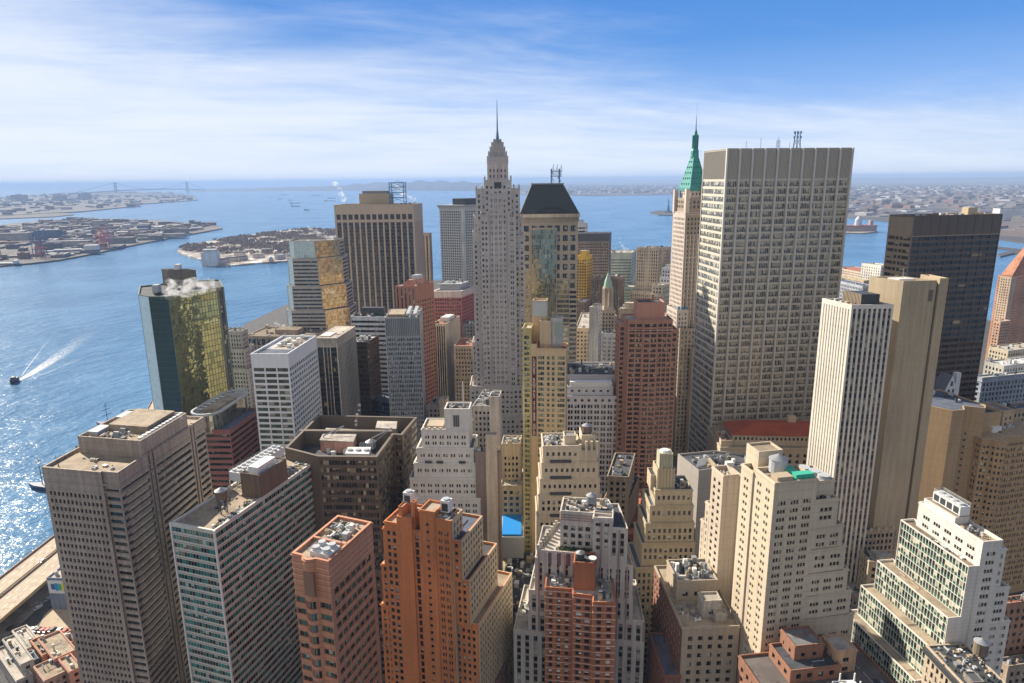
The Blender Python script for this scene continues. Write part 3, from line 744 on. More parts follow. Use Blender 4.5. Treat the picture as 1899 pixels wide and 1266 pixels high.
B.block(f.r(15.3, 24, .10, 17), 121.5, 132.2, SN, W_BE, RF['dark'], 1.0, .5)
zr = B.block(f.r(0, 15.4, 0, 12), -.5, 140, [sl_, S(2.9, 5.0, .62, .46, 6.2, 2, .8, .35, G_P, 3, .04), None, None], W_BE, RF['tan'], 1.4, .5)
B.block(f.r(-.5, 10, 12, 19.5), -.5, 138.4, [sl_, None, None, None], W_BE, RF['tan'], 1.6, .5)
mb = MB(); k = f.r(7.2, 14.2, .9, 5.0); mb.prism(k, zr, zr+3.0)
B.part('green_roof_box', (lambda m: (m.prism(f.r(8.2, 14.6, 1.0, 3.6), zr, zr+2.8), m.prism(f.r(8.2, 10.6, 3.6, 8.5), zr, zr+2.8), m)[2])(MB()), MT['green'])
B.part('green_roof_deck', (lambda m: (m.prism(f.r(8.0, 14.8, .8, 8.7), zr, zr+.3), m)[1])(MB()), MT['dark'])
B.part('bulkhead', (lambda m: (m.prism(f.r(1.4, 7, .8, 4.6), zr, zr+2.6), m)[1])(MB()), MT['tan'])
z3 = B.block(f.r(3, 12, 15, 23), 137, 144.2, None, W_BE, RF['tan'], .7, .4, 'penthouse_roof')
B.block(f.r(17, 24, 3, 15), 130, 137.5, [None, S(9, 7, 1, .3, 4.6, .6, .1, .4, G_D), None, None], W_BE, RF['grey'], .5, .4)
for (x_, y_) in ((18.5, 12), (20.3, 8.5), (21.2, 5)):
    mb = MB(); mb.cyl(*f.p(x_, y_), 137, 138.6, 2.0, n=16); B.part('cooling_fan', mb, MT['lgrey'])
B.clutter(f.r(15.5, 23, .8, 3), 131.2, 5, 51, 1.2, h=.7, margin=.3)
B.finish()
x_, y_ = f.p(7.0, 9.6); water_tank(x_, y_, zr, 2.9, 4.6, .5, 'fat grey cylindrical tank beside the green roof box', MT['lgrey'])
# --- its slimmer windowless neighbour
f = Fr(128, 1341.8, 879.5, 11)
B = Building('apartment_tower', 'narrow beige slab with blank panelled front and golden stepped left side', f.r(0, 6, 0, 9))
W_B2 = wallm((.55, .46, .36), 4.6, 3.4, .85, .12, .88)
s2 = S(2.9, 4, .4, .5, 3, 2, .8, .3, G_P)
zr = B.block(f.r(0, 6.2, 0, 8.9), -.5, 127.5, [s2, None, None, None], W_B2, RF['tan'], 1.8, .5)
B.block(f.r(-.05, 6.0, 8.9, 12.2), -.5, 111.5, [s2, None, None, None], W_B2, RF['tan'], 1, .4); B.block(f.r(-.1, 6.0, 12.2, 15), -.5, 102.5, [s2, None, None, None], W_B2, RF['tan'], 1, .4)
B.block(f.r(5.5, 10, 3, 12), -.5, 125, None, W_B2, RF['tan'], 1, .4); B.clutter(f.r(.5, 5.5, .5, 8), zr, 4, 55, 1, h=.5); B.finish()

# --- green glass and white brick block, stepped
f = Fr(100, 1796.6, 1050.3, 8)
B = Building('office_block', 'stepped white brick block with green glass grid terraces facing left', f.r(0, 15, 0, 30))
W_WH = wallm((.66, .62, .56), 1.6, 0, .85, .1, .9); G_GG = glassm((.03, .035, .035), (.55, .52, .42), .34, 1.5, 3.45, .26, (.60, .60, .53), .40, (.045, .105, .075), vlw=.3)
sg = S(3.45, 80, 1, .88, .5, .3, .25, .2, G_GG, full=True, name='glass_wall'); swf = S(3.4, 4.6, .62, .44, 3.5, 2, 1.2, .3, G_P, 3, .03); swf2 = S(3.4, 4.6, .62, .44, 1.5, 1, .6, .3, G_P, 3, .03)
for i, (x0, y1, z1) in enumerate(((-20, 44, 42), (-15, 42, 55), (-10.2, 40, 68), (-5.2, 38.5, 80))):
    B.block(f.r(x0, 2, -.4+.05*i, y1), -.5 if i == 0 else z1-14, z1, [sg, None, None, None], W_WH, RF['tan'], .8, .35)
zr = B.block(f.r(0, 5.9, 0, 34.8), -.5, 100, [sg, None, None, None], W_WH, RF['brown'], .9, .35)
B.block(f.r(3.9, 11.8, -.3, 31), -.5, 109.5, [S(3.4, 5, .55, .4, 3.2, 90, 2, .2, G_P, 3, .03), swf, None, None], W_WH, RF['tan'], 1.2, .4)
B.block(f.r(11.8, 15.2, 1, 29), -.5, 105.3, [None, swf2, None, None], W_WH, RF['grey'], 1, .35); B.block(f.r(11.8, 18.6, .4, 28), -.5, 90, [None, swf2, None, None], W_WH, RF['grey'], 1, .35)
B.block(f.r(11.8, 21, .2, 28), -.5, 76, [None, swf2, None, None], W_WH, RF['grey'], 1, .35)
z2 = 108.3
pq = f.r(5.0, 10.8, 14, 30); B.block(pq, z2, 111.3, None, W_WH, RF['tan'], .3, .3)
cq = f.r(6.0, 10.2, 13.5, 27); mb = MB(); mb.prism(cq, 112, 115.6); o = B.part('cooling_tower', mb, MT['white'])
for k in range(4):
    m_ = MB(); y_ = 14.2+k*3.25; m_.prism(f.r(5.92, 6.08, y_, y_+2.5), 112.5, 115.0); B.part('louvre', m_, MT['dark'], o)
    m_ = MB(); m_.cyl(*f.p(8.1, y_+1.2), 115.6, 116.3, 1.1, n=12); B.part('fan_ring', m_, MT['lgrey'], o)
B.rail(cq, 115.6, 1.2)
B.clutter(f.r(4.5, 11, 1, 13), z2, 6, 61, 1.8, h=.9); B.clutter(f.r(.5, 3.5, 1, 33), zr, 4, 62, .7, h=.4, margin=.4); B.finish()

class FD(Fr):
    """frame placed by forward distance instead of roof height"""
    def __init__(s, px, py, D, th):
        x, y, w_ = ray(px, py); t = D/y; s.O = (x*t, D); s.th = th
def PT_(c1, c2=None): return roofm(c1, c2)

# --- white striped tower and its concrete core slab
q = rect(176, 1580, 565, 1525, 1658, 0, 106)
B = Building('office_tower', 'slim tower with white vertical ribs and a black plant box on its roof', q)
W_RB = wallm((.66, .62, .55), 0, 0, .75, .08)
G_ST = glassm((.02, .022, .03), (.4, .36, .28), .3, 0, 3.6, .0, (.1, .1, .1), .34, (.16, .12, .09), tint=(.12, .06, .05), tf=.2)
G_STL = glassm((.03, .03, .035), (.5, .46, .38), .3, 0, 3.6, .0, (.1, .1, .1), .66, (.60, .54, .44))
s1 = S(3.6, 1.8, .42, 1, 2.4, 3, .8, .5, G_STL, full=True, name='window_strip'); s2 = S(3.6, 2.35, .58, 1, 2.0, 3, .4, .5, G_ST, full=True, name='window_strip')
zr = B.block(q, -.5, 176, [s1, s2, s2, None], W_RB, RF['brown'], .7, .5)
pb = sub(q, .22, .80, .35, .80); mb = MB(); mb.prism(pb, zr, zr+5); o = B.part('plant_room', mb, MT['dark'])
mb = MB()
for k in range(14): a_ = lerp(pb[0], pb[1], k/13); mb.box(*a_, zr, .35, .5, 5.15, ang(pb, 0))
B.part('louvre_ribs', mb, MT['tan'])
B.clutter(sub(q, .1, .9, .02, .3), zr, 6, 71, 1.6, h=.8); B.finish()
q = rect(186, 1676, 521, 1613, 1738, 4, 116)
B = Building('office_tower', 'blank pale brick core slab rising behind the white ribbed tower', q)
W_CO = wallm((.43, .345, .23), 1.2, 0, .85, .16, .84)
zr = B.block(q, -.5, 186, None, W_CO, RF['lt'], 1.6, .7)
q2 = [lerp(q[1], q[2], 1.02)]; d_ = vdir(4); e_ = vdir(94); p0 = q[2]
q2 = [(p0[0]+d_[0]*1.2+e_[0]*14, p0[1]+d_[1]*1.2+e_[1]*14), (p0[0]+d_[0]*1.2-e_[0]*.3, p0[1]+d_[1]*1.2-e_[1]*.3), (p0[0]+d_[0]*5.6-e_[0]*.3, p0[1]+d_[1]*5.6-e_[1]*.3), (p0[0]+d_[0]*5.6+e_[0]*14, p0[1]+d_[1]*5.6+e_[1]*14)]
B.block(q2, -.5, 187, None, W_CO, RF['lt'], 1.0, .5)
mb = MB(); mb.prism(off([q[2], q2[1], q2[0], q[3]], [-1.5, .1, 0, .1]), -.5, 185); B.part('dark_slot', mb, MT['dark'])
o_ = lerp(q[1], q[2], .80); mb = MB(); mb.prism([(o_[0], o_[1]-.15), (o_[0]+1.9, o_[1]+.0-.15), (o_[0]+1.9, o_[1]+.5), (o_[0], o_[1]+.5)], 176, 181.5); B.part('louvre', mb, MT['brown'])
mb = MB(); mb.prism(sub(q, .25, .6, .3, .8), zr, zr+1.6); B.part('skylight', mb, MT['white'])
mb = MB(); x_, y_ = lerp(q[3], q[1], .5); mb.bar((x_, y_, zr), (x_, y_, 191), .12); B.part('mast', mb, MT['lgrey']); B.finish()

# --- the great slab with steel columns
f = FD(1348.5, 275, 450, 6); K = 450/355; ZC = zat(1348.5, 275, 450)
B = Building('skyscraper', 'huge slab skyscraper with full-height steel columns and antennas on top', f.r(0, 66.8, 0, 33))
W_CH = wallm((.54, .49, .41), 0, 0, .6, .06)
G_CH = glassm((.07, .065, .05), (.50, .45, .32), .85, 1.2, 0, .32, (.38, .36, .32), tint=(.014, .016, .02), tf=.28, rough=.1, wob=.008)
G_CHL = glassm((.05, .055, .05), (.50, .47, .38), .6, 1.45, 0, .22, (.42, .40, .36), tf=.3, rough=.12)
fq = f.r(0, 66.8*K, 0, 38)
zr = B.block(fq, -.5, ZC-.3, [S(4.85, 200, 1, .66, 19.5, 5, .3, .2, G_CHL, name='window_band'), S(4.85, 200, 1, .72, 19.5, 5, .3, .2, G_CH, name='window_band'), None, None], W_CH, RF['grey'], 1.5, .8)
COLM = metal((.56, .54, .50), .4, .1)
B.fins(f.p(0, 0), f.p(66.8*K, 0), 11, 1.15, 1.6, -.4, ZC, COLM)
B.fins(f.p(0, 38), f.p(0, 0), 2, .8, .4, -.4, ZC-.1, COLM)
mb = MB()
for k in range(94): x_ = .5+k*.9; mb.prism(f.r(x_, x_+.3, -.25, .02), ZC-19, ZC-.6)
for k in range(40): y_ = .8+k*.92; mb.prism(f.r(-.25, .02, y_, y_+.3), ZC-19, ZC-.6)
B.part('louvre_screen', mb, metal((.30, .28, .25)))
B.bands(fq, [ZC-.25], .35, .3, metal((.5, .5, .5)), 'coping')
for (xa, za, hh, ww) in ((18, 0, 5, .3), (28, 0, 7, .2), (40, 6, 7.5, 1.9), (48, 10, 4, .15)):
    mb = MB(); c_ = f.p(xa, 12)
    if ww > 1:
        for k in range(4): mb.bar((c_[0]+ww*.5*(1 if k & 1 else -1), c_[1]+ww*.5*(1 if k & 2 else -1), zr), (c_[0]+ww*.4*(1 if k & 1 else -1), c_[1]+ww*.4*(1 if k & 2 else -1), zr+hh), .1)
    mb.bar((*c_, zr), (*c_, zr+hh+2), .1); B.part('antenna', mb, MT['steel'])
c_ = f.p(53, 12); mb = MB()
for k in range(6):
    a_ = k*math.pi/3; p = (c_[0]+2.6*math.cos(a_), c_[1]+2.6*math.sin(a_)); mb.bar((*p, zr), (c_[0]+1.6*math.cos(a_), c_[1]+1.6*math.sin(a_), zr+13), .16)
    mb.bar((*p, zr+2), (c_[0]+1.9*math.cos(a_+1.05), c_[1]+1.9*math.sin(a_+1.05), zr+8), .08)
    for zz in (8.5, 11.5): mb.box(c_[0]+2.3*math.cos(a_), c_[1]+2.3*math.sin(a_), zr+zz, .7, .7, 1.4)
B.part('antenna_tower', mb, MT['steel']); B.finish()

# --- dark bronze tower
f = FD(1696, 400, 420, 12)
fq = rectN(f.O, 211, 1651, 1859, 12, 104)
B = Building('skyscraper', 'broad black bronze skyscraper with wide ribbon windows facing the river', fq)
W_BK = wallm((.10, .07, .052), 0, 0, .4, .06); W_BKL = wallm((.30, .23, .17), 0, 0, .5, .06)
G_BK = glassm((.02, .012, .010), (.55, .36, .16), .06, 7.6, 3.9, .5, (.035, .026, .022), tint=(.05, .025, .015), tf=.4, rough=.05, met=.25, wob=.012, spec=.8, vlw=.1)
zr = B.block(fq, -.5, 211, [None, S(3.9, 80, 1, .58, 12, 4, .4, .25, G_BK, name='window_band'), None, None], W_BK, RF['lt'], 1.2, .6)
mb = MB(); a_ = off(fq, [.15, 0, 0, 0]); B.facade(mb, a_[0], a_[1], 0, 210.8, S(3.9, 7.6, .90, .52, 12, 4, .3, .1, glassm((.05, .04, .035), (.5, .42, .25), .3, 0, 0, rough=.1))); B.part('sunlit_face', mb, W_BKL)  # left wall and its piers lightened in colour to look sunlit
B.bands(fq, [198.2], .6, .25, W_BKL, 'ledge', [0, 1])
mb = MB()
L_ = math.hypot(fq[2][0]-fq[1][0], fq[2][1]-fq[1][1])
B.fins(fq[1], fq[2], 11, .55, .18, -.4, 210.9, metal((.10, .08, .07), .4), 'pier'); B.fins(fq[0], fq[1], 4, .6, .2, -.4, 210.9, metal((.26, .22, .18), .5), 'pier')
B.clutter(sub(fq, .1, .9, .05, .9), zr, 26, 81, 4, h=1.2)
x_, y_ = lerp(fq[1], fq[2], .76); mb = MB(); mb.box(x_, y_+12, zr, 7, 5, 5, .2); B.part('cooling_tower', mb, MT['tan']); B.finish()

# --- copper-green pyramid tower
f = FD(1272, 395, 560, 8)
B = Building('skyscraper', 'pale limestone tower crowned by a bright green copper pyramid and spire', f.r(0, 22, 0, 26))
W_LS = wallm((.50, .43, .38), 0, 0, .8, .1); W_LB = wallm((.29, .235, .185), 0, 0, .8, .1)
CU = wallm((.035, .25, .225), 1.6, 1.3, .6, .2, .7); CU2 = metal((.01, .17, .16), .6)
t4 = S(3.7, 3.0, .44, .54, 3, 3, 1, .4, G_D); fq = rectN(f.O, 207, 1248, 1322, 8, 100)
zr = B.block(fq, -.5, 207, [t4, t4, None, None], W_LB, RF['lt'], .8, .5)
mb = MB(); a_ = off(fq, [.12, -.5, -1, -1]); B.facade(mb, a_[0], a_[1], 0, 206.8, t4); B.part('pale_left_face', mb, W_LS)  # left face in a paler tone than the front
for k in range(7):
    mb = MB(); p_ = lerp(fq[1], fq[2], (k+.5)/7.2); mb.box(p_[0], p_[1], 20, .8, .7, 170, R(8)); B.part('pier', mb, W_LS)
B.bands(fq, [171, 205.5, 207.05], .5, .22, W_LS, 'cornice')
u1 = off(fq, [-1.2, -.8, -3, -1]); B.block(u1, 206, 219, S(3.7, 3.2, .45, .55, 1.5, .8, .8, .3, G_D), W_LB, RF['lt'], .6, .4)
u2 = off(fq, [-4, -2.5, -5.5, -3]); B.block(u2, 218, 225.5, S(3.6, 3.2, .4, .5, 1.5, .8, .8, .3, G_D), W_LS, RF['lt'], .5, .4)
for (k, zz) in ((0, 227), (1, 228), (2, 229), (3, 226)):
    mb = MB(); p_ = u1[k]; mb.box(p_[0]*.999, p_[1]+(1 if k < 3 and k > 0 else -1), 206.5, 3.2, 3.2, zz-208, R(8)); B.part('corner_turret', mb, W_LS)
mb = MB(); p_ = lerp(u1[1], u1[2], .72); mb.box(p_[0], p_[1]+.6, 206.5, 5, 2.6, 22.5, R(8)); B.part('dormer_tower', mb, W_LS)
c0 = cen(u2)
def nar(poly, k): c_ = cen(poly); return [(c_[0]+(p[0]-c_[0])*k, c_[1]+(p[1]-c_[1])*k) for p in poly]
rf_ = MB(); sq = off(u2, .7); rf_.prism(sq, 224.5, 227); rf_.prism(sq, 227, 252, ptop=nar(sq, .27)); B.part('copper_roof', rf_, CU)
mb = MB()
for lv in range(5):
    k = 1-.73*(3+lv*4.4)/25; pp = nar(sq, k+.012); z_ = 229.5+lv*4.4
    for e in range(4):
        nn = 4-min(2, lv//2)
        for j in range(nn): p_ = lerp(pp[e], pp[(e+1) % 4], (j+.7)/(nn+.4)); mb.box(p_[0], p_[1], z_, .8, .8, 1.3, R(8))
o = B.part('roof_dormers', mb, CU2); o['kind'] = 'stuff'
l_ = MB(); l_.cyl(*c0, 251, 256, 3.4, 3.2, 8); l_.cyl(*c0, 256, 258, 3.4, 2.4, 8); l_.cyl(*c0, 258, 268, 2.2, 2.0, 8); l_.cyl(*c0, 268, 273, 2.0, .6, 8); o = B.part('lantern', l_, CU)
for k in range(8):
    a_ = k*math.pi/4; m_ = MB(); m_.box(c0[0]+2.3*math.cos(a_), c0[1]+2.3*math.sin(a_), 258, .45, .45, 10.5, a_); B.part('lantern_pier', m_, CU2, o)
m_ = MB(); m_.cyl(*c0, 272, 284, .55, .12, 6); m_.cyl(*c0, 284, 294, .08, .05, 5); B.part('spire', m_, MT['steel'])
lw = f.r(-3.5, 26, -8, 20); B.block(lw, -.5, 113, [S(3.7, 3, .4, .6, 2, 2, 1, .3, G_D)]*4, W_LB, RF['dark'], .8, .5)
B.block(f.r(6, 26, -14, 0), -.5, 96, [None, S(11.5, 3, .34, .82, 2, 1, 1, .4, G_D), None, None], wallm((.42, .32, .22)), RF['tan'], .8, .5)
B.block(f.r(-5, 5, -3.5, 20), -.5, 128, [S(3.7, 3, .4, .5, 2, 2, 1, .3, G_D)]*4, W_LS, RF['grey'], .8, .4)
for k in range(3): mb = MB(); mb.cyl(*f.p(-2+3*k, 0), 127.5, 130.3, 1.3, 1.2, 10); B.part('roof_tank', mb, MT['steel'])
B.finish()

# --- art-deco spire tower
f = FD(924, 400, 480, 0)
B = Building('skyscraper', 'slender grey limestone art deco skyscraper ending in a stepped crown and needle', f.r(-15, 15, 0, 26))
W_70 = wallm((.53, .485, .455), 3.75, 3.15, .8, .1); G_70 = glassm((.03, .03, .035), (.74, .74, .76), .92, 0, 0)
t7 = S(3.75, 3.15, .42, .50, 3, 2, .5, .35, G_70)
for args in ((-9.5, 9.5, 1, 24, 60, 235), (-15.5, 15.2, 2.5, 25, 60, 229), (-12.6, -6.8, -.9, 3, 0, 211), (6.6, 12.2, -.9, 3, 0, 210), (-17.4, 17.0, 3.5, 26, 0, 209),
             (-18.3, -10, 1.6, 20, 0, 198), (11, 18.3, 1.6, 20, 0, 197), (-6.9, 6.7, 0, 5, 0, 226)):
    x0, x1, y0, y1, z0, z1 = args; B.block(f.r(x0, x1, y0, y1), z0-.5, z1, t7, W_70, RF['lt'], .8, .35)
B.block(f.r(-22.6, 19.5, -3, 26), -.5, 88, t7, W_70, RF['lt'], .8, .4); B.block(f.r(-26, 20.5, -6, 26), -.5, 66, t7, W_70, RF['lt'], .8, .4)
B.block(f.r(-20.3, -17, 2.8, 22), -.5, 120, t7, W_70, RF['lt'], .8, .4)
B.block(f.r(-7.2, 7.2, 3, 17), 228, 247, S(3.75, 2.8, .3, .5, 4, 1, .8, .3, G_D), wallm((.50, .42, .39)), RF['lt'], .5, .4)
mb = MB(); mb.prism(f.r(-2.5, 2.5, .6, 1.2), 229.5, 233.4); B.part('arched_window', mb, MT['dark'])
for (h, z0, z1, m_) in ((6.9, 246.5, 250.2, W_70), (6.0, 249.8, 253.3, wallm((.40, .39, .38))), (4.9, 253, 256.4, W_70), (3.8, 256, 259.4, W_70), (2.3, 259, 261.5, wallm((.34, .33, .33)))):
    mb = MB(); c_ = f.p(0, 10); mb.prism(f.r(-h, h, 10-h, 10+h), z0, z1)
    for k in range(4):
        for j in range(-2, 3):
            a_ = k*math.pi/2; x_, y_ = (j*h*.42, -h-.15); X_, Y_ = x_*math.cos(a_)-y_*math.sin(a_), x_*math.sin(a_)+y_*math.cos(a_); mb.box(c_[0]+X_, c_[1]+Y_, z0, .7, .7, z1-z0+.9, a_)
    B.part('crown_tier', mb, m_)
mb = MB(); c_ = f.p(0, 10); mb.cyl(*c_, 261, 268, 1.4, .6, 8); mb.cyl(*c_, 268, 288, .55, .14, 8); B.part('needle', mb, MT['steel'])
for (x0, y0, z0) in ((-15, 3, 228.5), (-11, 3, 228.5), (11, 3, 228.5), (14.6, 3, 228.5), (-9, 1.5, 234.5), (9, 1.5, 234.5), (-17, 4, 208.5), (16.6, 4, 208.5), (-12, -.4, 210.5), (-7.4, -.4, 210.5), (7.2, -.4, 209.5), (11.6, -.4, 209.5), (-17.8, 2, 197.5), (17.8, 2, 196.5)):
    mb = MB(); mb.box(*f.p(x0, y0), z0, 1.2, 1.2, 2.4); mb.cyl(*f.p(x0, y0), z0+2.4, z0+3.6, .7, .1, 6); B.part('pinnacle', mb, W_70)
for x_ in (-17.9, -15.2, -12.4, -9.7, -7.0, -5.0, -1.7, 1.6, 5.0, 6.8, 9.4, 12.0, 15.2, 18.0):
    mb = MB(); y_ = -.35 if abs(x_) < 6 else (-1.25 if abs(x_) < 12.7 else 1.3); mb.prism(f.r(x_-.3, x_+.3, y_, y_+.5), 88, 225 if abs(x_) < 6 else (210 if abs(x_) < 12.7 else 197)); B.part('pier', mb, W_70)
B.finish()

# --- hip-roofed glassy tower
f = FD(1018, 395, 540, 0)
B = Building('skyscraper', 'masonry and glass skyscraper under a dark hipped mansard roof with arched gable', f.r(-22, 23, 0, 34))
W_60 = wallm((.40, .35, .28), 0, 0, .8, .1)
G_60 = glassm((.30, .30, .22), (.55, .5, .38), .12, 1.5, 3.9, .18, (.30, .26, .20), tint=(.16, .17, .13), tf=.2, met=.75, rough=.06, wob=.035, cv=.18)
G_60D = glassm((.012, .018, .03), mu=1.5, mv=0)
sA = S(7.6, 6, .55, .55, 5, 80, .8, .5, G_60D); 
fr6 = f.r(-21.6, 23, 1.2, 34)
B.block(fr6, -.5, 206, [None, sA, None, None], W_60, RF['dark'], .3, .3)
B.block(f.r(-14, 6.5, -.1, 3), -.5, 198, [None, S(3.9, 21, 1, .94, 1.5, 2, .35, .2, G_60, full=True, name='glass_wall'), None, None], W_60, RF['dark'], .3, .3)
B.block(f.r(16.5, 22.6, .2, 3), -.5, 150, [None, S(3.9, 6, 1, .56, 1.5, 2, .3, .3, G_60D, name='window_band'), None, None], W_60, RF['dark'], .3, .3)
B.block(f.r(6.5, 16.5, .6, 3), -.5, 158, [None, S(3.9, 12, 1, .7, 1.5, 2, .1, .2, G_60, name='window_band'), None, None], W_60, RF['dark'], .3, .3)
B.block(f.r(-21.5, -14, .4, 3), -.5, 166, [None, S(3.9, 8, 1, .64, 1.5, 2, .3, .2, G_60, name='window_band'), None, None], W_60, RF['dark'], .3, .3)
co = f.r(-23, 24.2, -.6, 35); mb = MB(); mb.prism(co, 205.9, 208.6, bot=True); B.part('cornice', mb, wallm((.5, .43, .33)))
mb = MB()
for k in range(30): x_ = -22+k*1.55; mb.prism(f.r(x_, x_+.7, -.45, 1.3), 203.0, 205.8)
B.part('bracket_course', mb, wallm((.5, .43, .33)))
mb = MB(); mb.prism(f.r(-22.8, 24, -.4, 34.8), 208.6, 231, ptop=f.r(-13, 12, 12, 25)); B.part('mansard_roof', mb, wallm((.032, .042, .048), 0, 1.6, .5, .15))
mb = MB(); mb.prism(f.r(-13.4, 12.4, 11.6, 25.4), 231, 232); B.part('roof_curb', mb, MT['grey'])
mb = MB(); P_ = [f.p(10*math.cos(t*math.pi/12), .1) for t in range(13)]
pr_ = [(f.p(2+11*math.cos(t*math.pi/12), -.2), 208.7+4.6*math.sin(t*math.pi/12)) for t in range(13)]
mb.poly([(*p, z_) for p, z_ in reversed(pr_)])
for a_, b_ in zip(pr_, pr_[1:]): mb.bar((*a_[0], a_[1]), (*b_[0], b_[1]), .35); A2_ = f.p(2, 8)
for a_, b_ in zip(pr_, pr_[1:]): mb.quad((*a_[0], a_[1]), (*b_[0], b_[1]), (b_[0][0], b_[0][1]+8, b_[1]), (a_[0][0], a_[0][1]+8, a_[1]))
B.part('arched_gable', mb, metal((.03, .035, .04)))
mb = MB()
for x_ in (-8, -1): 
    for y_ in (14, 18): mb.bar((*f.p(x_*.9+10, y_), 231), (*f.p(x_*.9+10, y_), 243), .35)
for z_ in (237, 241): mb.prism(f.r(2, 11, 13.6, 18.4), z_, z_+.5); 
for k in range(9): mb.bar((*f.p(2+k, 14), 237), (*f.p(3+k, 14), 241), .12); mb.box(*f.p(2.2+k*1.05, 14), 241.5, .35, .35, 1+2*(k % 3))
for s_ in ((2.8, 4.8), (7.6, 10)):
    for k in range(4): mb.bar((*f.p(s_[k % 2], 14), 231+2.6*k), (*f.p(s_[(k+1) % 2], 14), 233.6+2.6*k), .15)
B.part('lattice_mast', mb, MT['steel']); B.finish()

# --- big slab with vertical stripes near the shore
q = rectN(FD(767, 378, 790, 0).O, 209, 619, 783, 82, 178)
B = Building('skyscraper', 'wide tan slab skyscraper with dark vertical glass strips and rooftop frames', q)
W_55 = wallm((.50, .40, .31), 0, 0, .8, .06); G_55 = glassm((.03, .035, .045), (.2, .19, .17), .2, 1.4, 3.9, .12, (.05, .05, .055), .45, (.055, .055, .06))
s5 = S(4, 6.65, .74, 1, 20, 5, 1.2, .8, G_55, full=True, name='window_strip')
zr = B.block(q, -.5, 209, [s5, S(4, 3.1, .4, 1, 20, 4, 1, .6, G_55, full=True, name='window_strip'), None, None], W_55, RF['tan'], 1.5, 1)
L_ = math.hypot(q[1][0]-q[0][0], q[1][1]-q[0][1]); nb = round((L_-2.4)/6.65)
for k in range(nb):
    a_ = ang(q, 0); u_ = (1.2+(L_-2.4)/nb*(k+.5)); p_ = lerp(q[0], q[1], u_/L_); mb = MB(); mb.box(p_[0], p_[1], 192, 4.7, .25, 6.0, a_); B.part('attic_window', mb, G_55)
mb = MB(); mb.prism(sub(q, .28, .66, .3, .75), zr, 221); B.part('plant_room', mb, MT['tan'])
mb = MB(); mb.prism(sub(q, .31, .62, .4, .7), 221, 224); B.part('upper_plant_room', mb, MT['grey'])
mb = MB(); k = sub(q, .66, .84, .35, .6)
for p in k:
    mb.bar((*p, zr), (*p, 233), .35)
for z_ in (216, 222, 228, 233):
    for i in range(4): mb.bar((*k[i], z_), (*k[(i+1) % 4], z_), .25); mb.bar((*k[i], z_-5), (*k[(i+1) % 4], z_), .15)
B.part('steel_frame', mb, metal((.05, .20, .40))); B.clutter(sub(q, .7, .98, .1, .9), zr, 10, 91, 5, h=1.6); B.finish()
q = rectN(FD(796, 436, 860, 0).O, 178, 780, 800, 80, 178)
B = Building('office_tower', 'narrow annex with dark vertical strips tucked behind the wide tan slab', q)
B.block(q, -.5, zat(796, 432, 860), S(4, 4, .5, 1, 3, 4, 1, .5, G_55, full=True, name='window_strip'), wallm((.42, .36, .3)), RF['dark'], 1, .6); B.finish()

# --- pale grid tower beyond
f = FD(858, 392, 1000, 0)
q = rectN(f.O, 190, 815, 905, 45, 158)
B = Building('skyscraper', 'pale grey harbour tower with tiny grid windows and flared top', q)
W_1N = wallm((.44, .45, .44), 0, 0, .7, .05); z_ = zat(858, 380, 1000); G_1 = glassm((.03, .035, .045), (.2, .2, .2), .1)
zr = B.block(q, -.5, z_-5, S(3.8, 3.4, .62, .52, 3, 5, 1.2, .6, G_1), W_1N, RF['grey'], .1, .3)
mb = MB(); mb.prism(off(q, .1), z_-5, z_-3, ptop=off(q, 1.6)); mb.prism(off(q, 1.6), z_-3, z_); B.part('flared_crown', mb, W_1N)
mb = MB()
for e in (0, 1):
    for k in range(18): p_ = lerp(off(q, 1.7)[e], off(q, 1.7)[e+1], (k+.5)/18); mb.box(*p_, z_-2.6, 2.0, .3, 1.6, ang(q, e))
B.part('crown_slots', mb, MT['grey'])
mb = MB(); mb.prism(sub(q, .35, .9, .2, .8), z_, z_+9); B.part('plant_room', mb, MT['dark']); 
k = off(q, -.3); mb = MB(); mb.prism([(q[1][0]-2.6, q[1][1]-.8), (q[1][0]+.3, q[1][1]-1.6), (q[1][0]+2.8, q[1][1]+.6), (q[1][0], q[1][1]+2.5)], 0, z_-5); B.part('corner_pier', mb, wallm((.5, .51, .51))); B.finish()

# --- gold-green mirror tower on the river
z_ = 165; q = plan(z_, (256, 545), (275, 549), (312, 549), (402, 533), (415, 531), (420, 520), (330, 505), (270, 520))
q = [q[0], q[1], q[2], q[3], q[4], (q[4][0]-18, q[4][1]+36), (q[2][0]-20, q[2][1]+70), (q[0][0]-18, q[0][1]+36)]
B = Building('office_tower', 'green and gold mirror glass tower with steam drifting off its roof by the river', q)
def G_M(c, t, bf=.05, w_=.05): return glassm(c, (.4, .4, .3), bf, 2.4, 4.0, .42, (.09, .11, .07), tint=t, tf=.10, met=.8, rough=.04, wob=w_, cv=.14)
gm = S(4, 200, 1, 1, .6, 2, .3, .12, G_M((.40, .41, .20), (.24, .27, .14), .01, .03), full=True, name='glass_wall')
gw = S(4, 200, 1, 1, .6, 2, .2, .12, glassm((.70, .76, .70), (.7, .7, .65), .1, 1.6, 4, .12, (.6, .7, .66), met=.25, rough=.25, cv=.06), full=True, name='glass_wall')  # sunlit white of the leftmost face is put into its glass colour
gd = S(4, 200, 1, 1, .6, 2, .2, .12, glassm((.045, .065, .055), (.1, .2, .16), .02, 0, 4, .16, (.03, .05, .045), met=.5, rough=.06, wob=.006, cv=.1), full=True, name='glass_wall')
gb = S(4, 3, .6, 1, 1, 2, .6, .3, G_60D, full=True, name='window_strip')
zr = B.block(q, -.5, z_, [gw, gd, gm, gb, None, None, None, None], wallm((.16, .2, .16)), RF['dark'], 1.0, .6)
